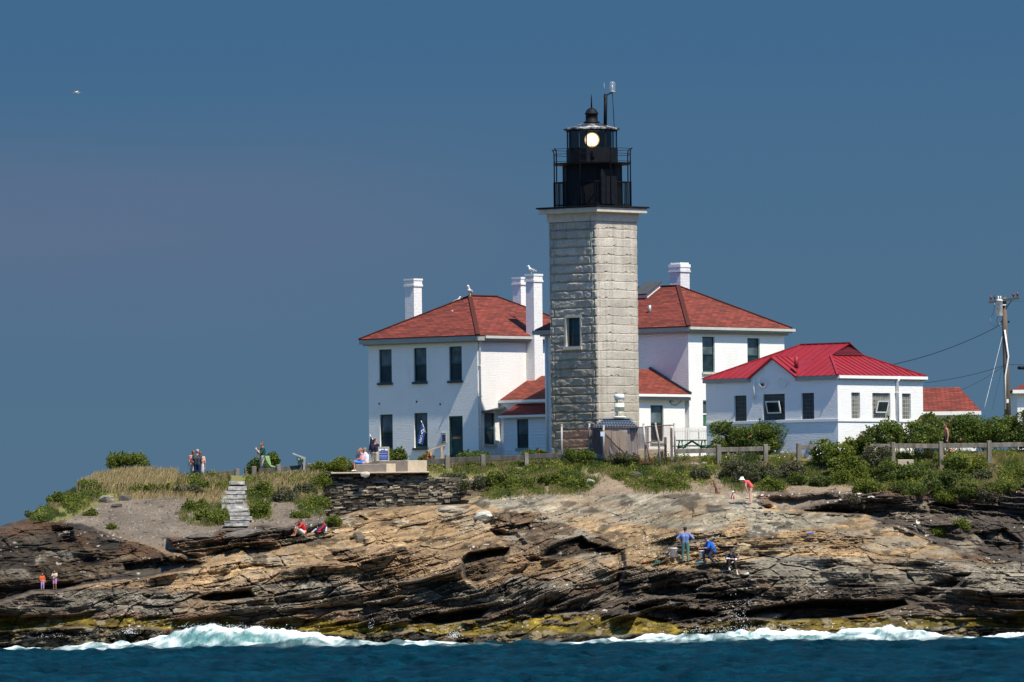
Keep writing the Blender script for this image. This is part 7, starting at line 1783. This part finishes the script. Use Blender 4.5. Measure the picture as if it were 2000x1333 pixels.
    if bottom is not None:
        t_ = MB()
        for sd, s in (('L', -1), ('R', 1)):
            capsule(t_, J['pel'] + ax * .07 * s * st + up * .06, J['hp' + sd], .122 * st, .112 * st); capsule(t_, J['pel'] + ax * .02 * s + up * .06, J['hp' + sd], .12 * st, .11 * st)
            if leg <= .6: capsule(t_, J['hp' + sd], J['hp' + sd].lerp(J['kn' + sd], leg / .55), .112 * st ** .5, .088)
            else: limb(t_, [J['hp' + sd], J['kn' + sd], J['an' + sd].lerp(J['kn' + sd], .02 if leg >= 1 else .3)], [(.110 * st ** .5, .074), (.072, .062)])
        remesh(t_, 'shorts' if leg <= .6 else 'trousers', bottom, th, .016, 3)
    if shoe is not None:
        t_ = MB()
        for sd in 'LR': capsule(t_, J['an' + sd] + Vector((0, .03, -.035)), J['an' + sd] + Vector((0, -.14, -.05)), .055, .042)
        remesh(t_, 'shoes', shoe, th, .014, 2)
    if hair is not None:
        t_ = MB(); t_.ell(hp(0, .016, .030), (.088, .098, .100), 14, 10, hdR)
        if hairlen: capsule(t_, hp(0, .06, .0), hp(0, .085, -.05 - hairlen), .080, .055)
        # clear the face
        for v_ in t_.bm.verts:
            q = hdR.inverted() @ (v_.co - hd)
            if q.y < -.055 and q.z < .075: q.y = -.05; v_.co = hd + hdR @ q
        remesh(t_, 'hair', hair, th, .013, 2)
    if hat:
        t_ = MB()
        if hat == 'cap':
            t_.ell(hp(0, .0, .055), (.098, .110, .085), 14, 10, hdR); q0, q1 = hp(0, -.08, .045), hp(0, -.175, .022)
            capsule(t_, q0 - ax * .04, q1 - ax * .03, .020, .014); capsule(t_, q0 + ax * .04, q1 + ax * .03, .020, .014); capsule(t_, q0, q1, .02, .016)
            remesh(t_, 'cap', hatmat, th, .012, 2)
        else:
            t_.lathe([(0, .15), (.075, .145), (.098, .10), (.108, .045), (.15, .018), (.185, -.010), (.18, -.022), (.14, .004), (.10, .03), (0, .03)], (0, 0, 0), 20); t_.bm.transform(Matrix.Translation(hd) @ hdR); t_.build('sun_hat', hatmat, th)
    return th
def onrock(px, py, hpx=60, w=7, lim=.9):
    """standing point clear of any ledge leaning out above the feet"""
    y0 = T(px, py).y; ym = min(T(px + a, py - b).y for a in (-w, 0, w) for b in range(0, hpx, 4)); return PV(px, py, max(ym - .22, y0 - lim))
def feet(px, py, Y=None): return T(px, py) if Y is None else PV(px, py, Y)
V3 = Vector
# couple on the hilltop
person('grey-haired man in dark grey shirt and jeans standing behind the woman at the hilltop fence', feet(386, 945, 445.2), PI - .35, dict(elR=(.27, .08, 1.14), haR=(.20, -.06, .93), elL=(-.27, .06, 1.14), haL=(-.16, -.14, 1.0)), 1.76, cloth('dark_grey_shirt', (.055, .06, .068)), cloth('blue_jeans', (.014, .028, .075)), hair=HAIRG, look=.6, stout=1.08)
person('auburn-haired woman in pink top beside the man in jeans on the hilltop', feet(378, 943, 445.7), PI + .5, dict(), 1.66, cloth('salmon_pink_top', (.55, .22, .18)), cloth('pale_shorts', (.55, .52, .50)), .3, .5, hair=HAIRR, hairlen=.10, shoe=SHOEW)
person('person in pale skirt mostly hidden behind the man in jeans', feet(392, 944, 446.4), PI, dict(haR=(.2, -.2, 1.05), elR=(.27, 0, 1.12)), 1.62, cloth('peach_blouse', (.60, .36, .28)), cloth('pale_lilac_shorts', (.55, .55, .65)), .4, .6, hair=HAIRR)
# photographer with a stroller
person('man in dark green polo and khaki shorts raising a camera above the steps', feet(513, 932, 446.6), -PI / 2 + .25, dict(elL=(-.22, -.16, 1.16), haL=(-.05, -.30, 1.38), elR=(.22, -.16, 1.14), haR=(.06, -.30, 1.34)), 1.80, cloth('dark_green_polo', (.008, .062, .045)), cloth('khaki_cargo_shorts', (.44, .40, .34)), .6, .55, hair=HAIRR, shoe=SHOE, stout=1.12)
o = PV(505.5, 881, 446.5); m = MB(); m.box(-.05, .05, -.04, .04, -.04, .04); m.tube([(-.02, 0, 0), (-.09, 0, 0)], .03, 10); ob = m.build('camera', M('grey_camera_body', (.35, .33, .33), .4)); ob.location = o; tag(ob, 'small grey camera held up by the man in the green polo', 'camera')
o = PV(527, 929, 446.2); th = empty('stroller', o, 0, 'lime green baby stroller beside the man in the green polo', 'stroller')
LIME = cloth('lime_green_fabric', (.30, .46, .18))
m = MB(); 
m.bar((-.12, 0, .98), (-.02, 0, .50), .36, .19, (1, 0, .3)); m.bar((-.04, 0, .50), (.28, 0, .42), .34, .08, (0, 0, 1)); m.bar((-.20, -.14, .97), (-.14, -.14, .60), .05, .12); m.bar((-.20, .14, .97), (-.14, .14, .60), .05, .12); m.build('seat', LIME, th, bevel=.02)
m = MB()
for y_ in (-.2, .2): m.tube([(-.28, y_, 1.02), (-.1, y_, .62), (.32, y_, .08)], .014, 6); m.tube([(.24, y_, .45), (-.2, y_, .1)], .014, 6)
m.tube([(-.28, -.2, 1.02), (-.28, .2, 1.02)], .018, 6); m.build('frame', BLACK, th)
for x_, y_ in ((.33, -.2), (.33, .2), (-.2, -.2), (-.2, .2)): m = MB(); m.tube([(x_, y_ - .02, .09), (x_, y_ + .02, .09)], .09, 14); m.build('wheel', M('black_tyre_rubber', (.02, .02, .02), .9), th)
m = MB(); m.bar((-.18, 0, .24), (.15, 0, .24), .3, .1); m.build('basket', cloth('maroon_basket_cloth', (.10, .03, .04)), th)
person('child with red-brown hair peeking over the fence under the interpretive panel', feet(588, 929, 446.9), PI - .4, dict(elL=(-.26, .0, 1.2), haL=(-.34, -.1, .98)), 1.02, cloth('pale_green_top', (.36, .46, .26)), cloth('pale_shorts', (.55, .52, .50)), .2, .5, hair=HAIRR, hairlen=.05, shoe=None)
# seated couple and man in navy on the terrace
SIT = dict(pel=(0, .02, .50), ch=(0, .02, .82), nk=(0, -.02, 1.00), hd=(0, -.07, 1.15), shL=(-.19, -.02, .95), shR=(.19, -.02, .95), elL=(-.22, -.14, .70), elR=(.22, -.14, .70), haL=(-.12, -.34, .60), haR=(.12, -.34, .60), hpL=(-.10, -.02, .48), hpR=(.10, -.02, .48), knL=(-.12, -.44, .50), knR=(.12, -.44, .50), anL=(-.12, -.42, .08), anR=(.12, -.42, .08))
person('stout woman in pink sleeveless top and blue shorts seated on the concrete seat', feet(706, 921, 445.9), -PI / 2 + .3, {**SIT, 'haL': (-.02, -.22, 1.05), 'elL': (-.2, -.22, .78), 'hd': (0, -.06, 1.17)}, 1.62, cloth('pink_stripe_top', (.66, .32, .42)), cloth('bright_blue_shorts', (.05, .20, .55)), 0, .5, SKIN, HAIRB, .05, shoe=SHOEW, stout=1.38)
person('person in white shirt seated close behind the woman in pink', feet(715, 921, 446.6), -PI / 2 - .1, SIT, 1.66, cloth('white_cotton_shirt', (.72, .70, .74)), cloth('pale_shorts', (.55, .52, .50)), .5, .5, SKIN, HAIRB, 0, shoe=SHOEW, stout=1.2)
person('man in navy polo looking away between the navy flag and the framed sign', feet(733, 923, 447.6), PI - .5, dict(elL=(-.27, .03, 1.12), haL=(-.24, -.08, .90)), 1.74, cloth('navy_stripe_polo', (.014, .012, .032)), cloth('stone_cargo_shorts', (.40, .37, .30)), .5, .5, hair=HAIRD, look=-.9, stout=1.15)
# boy in red
SITLOW = dict(pel=(0, .05, .17), ch=(0, -.02, .47), nk=(0, -.10, .64), hd=(0, -.17, .78), shL=(-.18, -.09, .60), shR=(.18, -.09, .60), elL=(-.22, -.30, .45), elR=(.22, -.30, .45), haL=(-.06, -.40, .60), haR=(.08, -.42, .50), hpL=(-.09, .0, .15), hpR=(.09, .0, .15), knL=(-.12, -.38, .42), knR=(.12, -.38, .42), anL=(-.12, -.50, .06), anR=(.12, -.50, .06))
person('dark-haired boy in red shirt and pale shorts crouched on the rock, hands at his mouth', onrock(592, 1047, 30), -PI / 2 + .4, SITLOW, 1.66, cloth('bright_red_shirt', (.55, .018, .025)), cloth('off_white_shorts', (.60, .57, .52)), .6, .5, SKIN2, HAIRD, shoe=None)
# gear heap and rod next to him
o = T(626, 1042); th = empty('backpack', o + V3((0, -.1, .0)), 0, 'red and navy backpack heap lying on the rock beside the boy in red', 'bag')
m = MB(); capsule(m, (-.22, 0, .10), (.15, .05, .26), .13, .15); capsule(m, (.1, 0, .12), (.22, 0, .3), .12, .10); remesh(m, 'bag_body', cloth('navy_bag_cloth', (.02, .022, .06)), th, .02, 3)
m = MB(); capsule(m, (-.06, -.10, .14), (.10, -.12, .26), .05, .04); capsule(m, (.10, -.12, .26), (.20, -.11, .42), .05, .06); capsule(m, (-.15, -.12, .05), (.02, -.14, .08), .03, .03); remesh(m, 'red_panel', cloth('bright_red_shirt', (.55, .018, .025)), th, .018, 2)
for a_, b_ in (((-.42, -.05, .03), (-.22, -.1, .2)), ((.26, -.05, .1), (.30, -.05, .28))): m = MB(); capsule(m, a_, b_, .05, .04); remesh(m, 'white_strap', cloth('white_cotton_shirt', (.72, .70, .74)), th, .018, 2)
ROD = M('black_rod_blank', (.02, .022, .022), .35, bump=0)
def fishing_rod(label, p0, p1, r=.014):
    th = empty('fishing_rod', p0, 0, label, 'fishing rod'); d = V3(p1) - V3(p0); m = MB(); m.tube([(0, 0, 0), d * .3, d * .65, d], [r, r * .8, r * .5, r * .25], 6); m.build('rod_blank', ROD, th)
    m = MB(); m.tube([(0, 0, 0), d * .12], r * 1.5, 8); m.build('grip', M('cork_grip', (.25, .15, .08), .8), th)
    m = MB(); n_ = d.normalized().cross(V3((0, 1, 0))); m.tube([d * .16 + n_ * .02, d * .16 + n_ * .10], .04, 10); m.build('reel', GALV, th); return th
fishing_rod('fishing rod propped up beside the red backpack', T(619, 1035) + V3((0, -.1, 0)), PV(631, 985, T(619, 1035).y + .3))
# two children on the dark ledge
person('small child in orange top standing on the dark ledge at the far left', onrock(83, 1154, 30), .3, dict(elL=(-.27, -.05, 1.15), haL=(-.2, -.18, .98)), 0.86, cloth('orange_hoodie', (.60, .10, .02)), cloth('lilac_trousers', (.42, .28, .48)), 1.0, .9, hair=HAIRR, hairlen=.05, skin=SKIN2)
person('child in cream top and pink shorts with hands on chest, on the dark ledge', onrock(107, 1152, 34), -.35, dict(elL=(-.24, -.1, 1.14), haL=(-.06, -.2, 1.22), elR=(.24, -.1, 1.14), haR=(.06, -.2, 1.18)), 0.96, cloth('cream_tee', (.62, .56, .40)), cloth('pink_shorts', (.60, .24, .44)), .5, .5, hair=HAIRD, skin=SKIN2)
# bending woman and toddler
BEND = dict(pel=(0, .10, .92), ch=(0, -.10, 1.14), nk=(0, -.27, 1.24), hd=(0, -.40, 1.30), shL=(-.17, -.22, 1.18), shR=(.17, -.22, 1.18), elL=(-.20, -.30, .92), elR=(.20, -.22, .92), haL=(-.16, -.36, .70), haR=(.16, -.14, .70), hpL=(-.09, .10, .90), hpR=(.09, .10, .90), knL=(-.11, .06, .48), knR=(.10, .02, .48), anL=(-.11, .12, .08), anR=(.11, .05, .08))
person('woman in coral swimsuit and white sun hat bending over on the upper ledge', onrock(1464, 984, 36), -PI / 2 + .1, BEND, 1.62, cloth('coral_swimsuit', (.72, .10, .10)), None, 0, 0, SKIN3, HAIRD, 0, 'sun', cloth('white_hat_cloth', (.82, .82, .82)), None)
person('toddler in white cap sitting half hidden beside the bending woman', T(1431, 975) + V3((0, .05, -.08)), .2, {**SITLOW, 'haL': (-.3, -.3, .3), 'elL': (-.28, -.2, .42)}, .92, cloth('pale_toddler_top', (.5, .35, .32)), None, 0, 0, SKIN3, HAIRB, 0, 'cap', cloth('white_hat_cloth', (.82, .82, .82)), None)
# three fishers
person('fisher in blue shirt and green trousers standing with hands on hips, seen from behind', onrock(1339, 1099, 64), PI - .1, dict(elL=(-.40, .05, 1.17), haL=(-.23, .02, 1.00), elR=(.40, .05, 1.17), haR=(.23, .02, 1.00), anL=(-.13, .02, .08), anR=(.15, -.1, .08), knL=(-.12, -.02, .5), knR=(.13, -.05, .5)), 1.74, cloth('light_blue_work_shirt', (.15, .22, .46)), cloth('faded_green_trousers', (.085, .19, .16)), .75, 1.0, SKIN2, HAIRD, 0, 'cap', cloth('black_cap_cloth', (.018, .018, .022)), SHOE, 1.0, 0, headpitch=-.0)
KNEEL = dict(pel=(0, .10, .62), ch=(0, -.02, .92), nk=(0, -.14, 1.10), hd=(0, -.24, 1.22), shL=(-.19, -.12, 1.04), shR=(.19, -.12, 1.04), elL=(-.24, -.25, .76), elR=(.24, -.22, .76), haL=(-.10, -.50, .74), haR=(.05, -.48, .74), hpL=(-.10, .06, .60), hpR=(.10, .06, .60), knL=(-.12, -.36, .56), knR=(.13, -.14, .36), anL=(-.12, -.30, .08), anR=(.14, .10, .08))
person('stocky fisher in bright blue tee and black cap crouching over the bucket', onrock(1389, 1101, 52), -PI / 2 + .25, KNEEL, 1.74, cloth('bright_blue_tee', (.012, .12, .52)), cloth('navy_work_trousers', (.022, .028, .055)), .6, 1.0, SKIN, HAIRD, 0, 'cap', cloth('black_cap_cloth', (.018, .018, .022)), SHOE, 1.25, 0, headpitch=.25)
SITF = dict(pel=(0, .12, .30), ch=(0, .02, .60), nk=(0, -.06, .78), hd=(0, -.13, .91), shL=(-.20, -.04, .72), shR=(.20, -.04, .72), elL=(-.26, -.24, .52), elR=(.25, -.24, .50), haL=(-.02, -.42, .50), haR=(.04, -.46, .36), hpL=(-.10, .08, .28), hpR=(.10, .08, .28), knL=(-.16, -.36, .46), knR=(.10, -.40, .48), anL=(-.14, -.40, .02), anR=(.22, -.62, -.22))
person('fisher in black jacket and cap seated on the ledge hugging one knee', onrock(1427, 1112, 40) + V3((0, -.2, 0)), .15, SITF, 1.70, cloth('black_jacket', (.016, .016, .022)), cloth('black_trousers', (.012, .012, .014)), .8, .9, SKIN3, HAIRD, 0, 'cap', cloth('black_cap_cloth', (.018, .018, .022)), SHOEW, 1.1, 0, headpitch=.3)
th = bpy.data.objects[[o_.name for o_ in bpy.data.objects if o_.get('label', '').startswith('fisher in black jacket')][0]]
for a_, b_ in (((-.26, -.24, .52), (-.12, -.35, .505)), ((.25, -.24, .50), (.12, -.37, .42))): m = MB(); capsule(m, a_, b_, .058, .05); remesh(m, 'white_sleeve', cloth('white_cotton_shirt', (.72, .70, .74)), th, .014, 2)
# walker
WALK = dict(elL=(-.24, .10, 1.12), haL=(-.24, -.02, .92), elR=(.24, .0, 1.12), haR=(.24, -.18, .92), knL=(-.09, -.14, .52), anL=(-.09, -.02, .08), knR=(.09, -.02, .52), anR=(.09, .40, .30))
person('shirtless tanned boy in dark shorts walking left behind the long rail fence', PV(1848, 893, 445.75), -PI / 2 + .2, {**WALK, 'elR': (.24, .06, 1.13), 'haR': (.24, .02, .88)}, 1.74, None, cloth('black_swim_shorts', (.02, .015, .02)), 0, .5, M('sunburnt_skin', (.50, .22, .12), .55, var=.08, bump=0), HAIRD, .02, shoe=None, stout=.92)
# fishing kit
def bucket(label, px, py, h=.42, r=.16, col=(.74, .75, .78)):
    o = onrock(px, py, 22, 6, 1.2) + V3((0, -.25, 0)); th = empty('bucket', o, 0, label, 'bucket'); mt = M('white_bucket_plastic', col, .45, var=.05, bump=0) if col[0] > .6 else M('blue_grey_can', col, .5)
    m = MB(); m.lathe([(0, 0), (r * .86, 0), (r, h), (r + .015, h), (r + .015, h - .05), (r * 1.01, h - .06), (r * .97, h), (r * .84, .02), (0, .02)], (0, 0, 0), 20); m.build('bucket_body', mt, th)
    m = MB(); m.tube([((r + .01) * math.cos(a), -.02 - .14 * math.sin(a), h - .06 - .13 * math.sin(a)) for a in [PI * k / 10 for k in range(11)]], .008, 5, False); m.build('handle', GALV, th); return th
bucket('tall white bucket left of the standing fisher', 1315, 1088, .44, .185)
bucket('shorter white bucket in front of the crouching fisher', 1371, 1090, .36, .165)
bucket('small blue-grey pail left of the tall white bucket', 1302, 1087, .20, .09, (.25, .32, .36))
TEAL = M('teal_crate_plastic', (.01, .22, .16), .5, bump=0)
o = T(1284, 1102); m = MB(); m.box(-.12, -.08, -.1, .1, 0, .16); m.box(.08, .12, -.1, .1, 0, .16); m.box(-.12, .12, -.1, .1, .12, .165); ob = m.build('tackle_tray', TEAL, bevel=.008); ob.location = o + V3((0, -.1, 0)); tag(ob, 'small teal plastic tackle tray on the rock left of the fishers', 'tray')
o = T(1258, 1100); m = MB(); m.ell((0, 0, .05), (.07, .06, .05)); ob = m.build('float', M('orange_float', (.75, .12, .04), .5)); ob.location = o + V3((0, -.06, 0)); tag(ob, 'small orange float lying on the rock left of the teal tray', 'float')
o = T(1328, 1082); m = MB(); capsule(m, (-.1, 0, .12), (.12, 0, .14), .13, .12); ob = remesh(m, 'dark_bag', cloth('black_bag_cloth', (.016, .02, .022)), None, .02, 3); ob.location = o + V3((0, -.05, 0)); tag(ob, 'black bag on the rock between tall bucket and standing fisher', 'bag')
o = T(1366, 1102); m = MB(); capsule(m, (-.2, 0, .03), (.12, 0, .07), .06, .07); capsule(m, (0, 0, .08), (.14, .05, .1), .07, .06); ob = remesh(m, 'teal_bundle', cloth('faded_teal_cloth', (.07, .15, .16)), None, .02, 3); ob.location = o + V3((0, -.1, 0)); tag(ob, 'crumpled teal cloth on the ledge between the two fishers', 'cloth')
o = T(1457, 1127); m = MB(); capsule(m, (-.13, 0, .02), (.08, 0, .14), .045, .06); ob = remesh(m, 'white_package', cloth('white_cotton_shirt', (.72, .70, .74)), None, .015, 2); ob.location = o + V3((0, -.12, .02)); tag(ob, 'small white bundle on the rock right of the seated fisher', 'bundle')
o = T(1583, 1044); m = MB(); capsule(m, (-.17, 0, .02), (.14, 0, .05), .035, .045); ob = remesh(m, 'blue_cloth', cloth('bright_blue_tee', (.012, .12, .52)), None, .012, 2); ob.location = o + V3((0, -.08, .02)); tag(ob, 'small blue rag on the pale rock mound', 'cloth')
fishing_rod('fishing rod leaning up behind the crouching fisher', T(1403, 1074) + V3((0, -.1, 0)), PV(1374, 1024, T(1403, 1074).y + .4))
fishing_rod('short fishing rod propped beside the seated fisher', T(1443, 1090) + V3((0, -.1, 0)), PV(1452, 1060, T(1443, 1090).y - .1))
fishing_rod('dark fishing rod standing upright in the gully left of the fishers', T(1212, 1112) + V3((0, -.15, 0)), PV(1199, 1038, T(1212, 1112).y))
# pale litter of shells and stones on the ledges
V_, Q_ = [], []
rgl = np.random.default_rng(5); m = MB()
for cx_, cy_, sx_, sy_, n_ in ((1305, 1112, 20, 5, 22), (1283, 1085, 20, 6, 14), (612, 1090, 26, 16, 26), (850, 1068, 30, 10, 20), (1010, 1060, 20, 22, 24), (1130, 1075, 60, 10, 14), (915, 1042, 10, 10, 10), (320, 1188, 8, 6, 12), (430, 1170, 60, 20, 18), (1700, 1060, 40, 12, 10), (1400, 1050, 80, 14, 20), (1640, 1160, 120, 14, 12)):
    for _ in range(n_):
        p = T(cx_ + rgl.normal() * sx_, cy_ + rgl.normal() * sy_); s_ = rgl.uniform(.010, .028); m.ell(p + V3((0, -.03, .01)), (s_ * 1.4, s_, s_ * .8), 6, 4)
tag(m.build('shell_litter', M('bleached_shell', (.50, .46, .40), .8)), kind='stuff')

# ------------------------------------------------------------------ gulls
GW = M('white_gull_feather', (.78, .78, .78), .7, var=.05, bump=0); GG = M('grey_gull_wing', (.30, .31, .33), .7, bump=0); GB_ = M('yellow_beak', (.6, .4, .05), .5, bump=0)
def gull(label, at_, yaw, fly=False, s=1.0, sitting=False):
    th = empty('gull', at_, 0, label, 'gull'); th.rotation_euler = (0, 0, yaw); th.scale = (s,) * 3; lg = 0 if (fly or sitting) else .13
    m = MB(); capsule(m, (0, .12, lg + .08), (0, -.08, lg + .16 if not fly else lg + .1), .055, .075); capsule(m, (0, -.08, lg + .16 if not fly else .1), (0, -.14, lg + .30 if not fly else .12), .06, .042); m.ell((0, -.155 if not fly else -.22, lg + .315 if not fly else .13), (.042, .055, .045)); capsule(m, (0, .12, lg + .08), (0, .27, lg + .05), .04, .018)
    remesh(m, 'body', GW, th, .010, 3)
    m = MB(); y_ = -.20 if not fly else -.27; m.tube([(0, y_, lg + .31 if not fly else .125), (0, y_ - .07, lg + .30 if not fly else .115)], [.014, .005], 6); m.build('beak', GB_, th)
    for sx in (-1, 1):
        if fly:
            m = MB(); pts = [((0.05, -.12, .12), (.05, .10, .12)), ((.32, -.16, .26), (.32, .08, .24)), ((.68, -.02, .20), (.66, .10, .19)), ((.80, .10, .17), (.79, .12, .17))]
            for (a, b), (c, d) in zip(pts[:-1], pts[1:]):
                q = [V3((p[0] * sx, p[1], p[2])) for p in (a, b, d, c)]
                m.face(q); m.face([p - V3((0, 0, .012)) for p in reversed(q)])
            m.build('wing', GW, th)
        else:
            m = MB(); m.ell((.062 * sx, .06, lg + .12), (.022, .17, .058), 10, 7, Matrix.Rotation(-.30, 4, 'X')); m.build('wing', GG, th)
            if not sitting: m = MB(); m.tube([(.03 * sx, .0, lg + .03), (.03 * sx, .01, 0), (.03 * sx, -.06, .0)], .009, 5); m.build('leg', GB_, th)
    return th
gull('white gull standing on the peak of the left house roof', PV(917.5, 581.5, 465.2), -.4, s=1.35)
gull('gull perched on top of the tall chimney beside the tower', PV(1038, 536.5, 463.6), -1.4, s=1.0)
gull('gull partly hidden behind the left ridge of the house roof', PV(893.5, 591, 467.5), PI / 2, s=.9, sitting=True)
gull('small distant gull flying in the upper left sky', PV(147, 183, 470), .9, True, .55)
gull('second small gull flying close to the first in the upper left sky', PV(152, 184, 471), .4, True, .40)
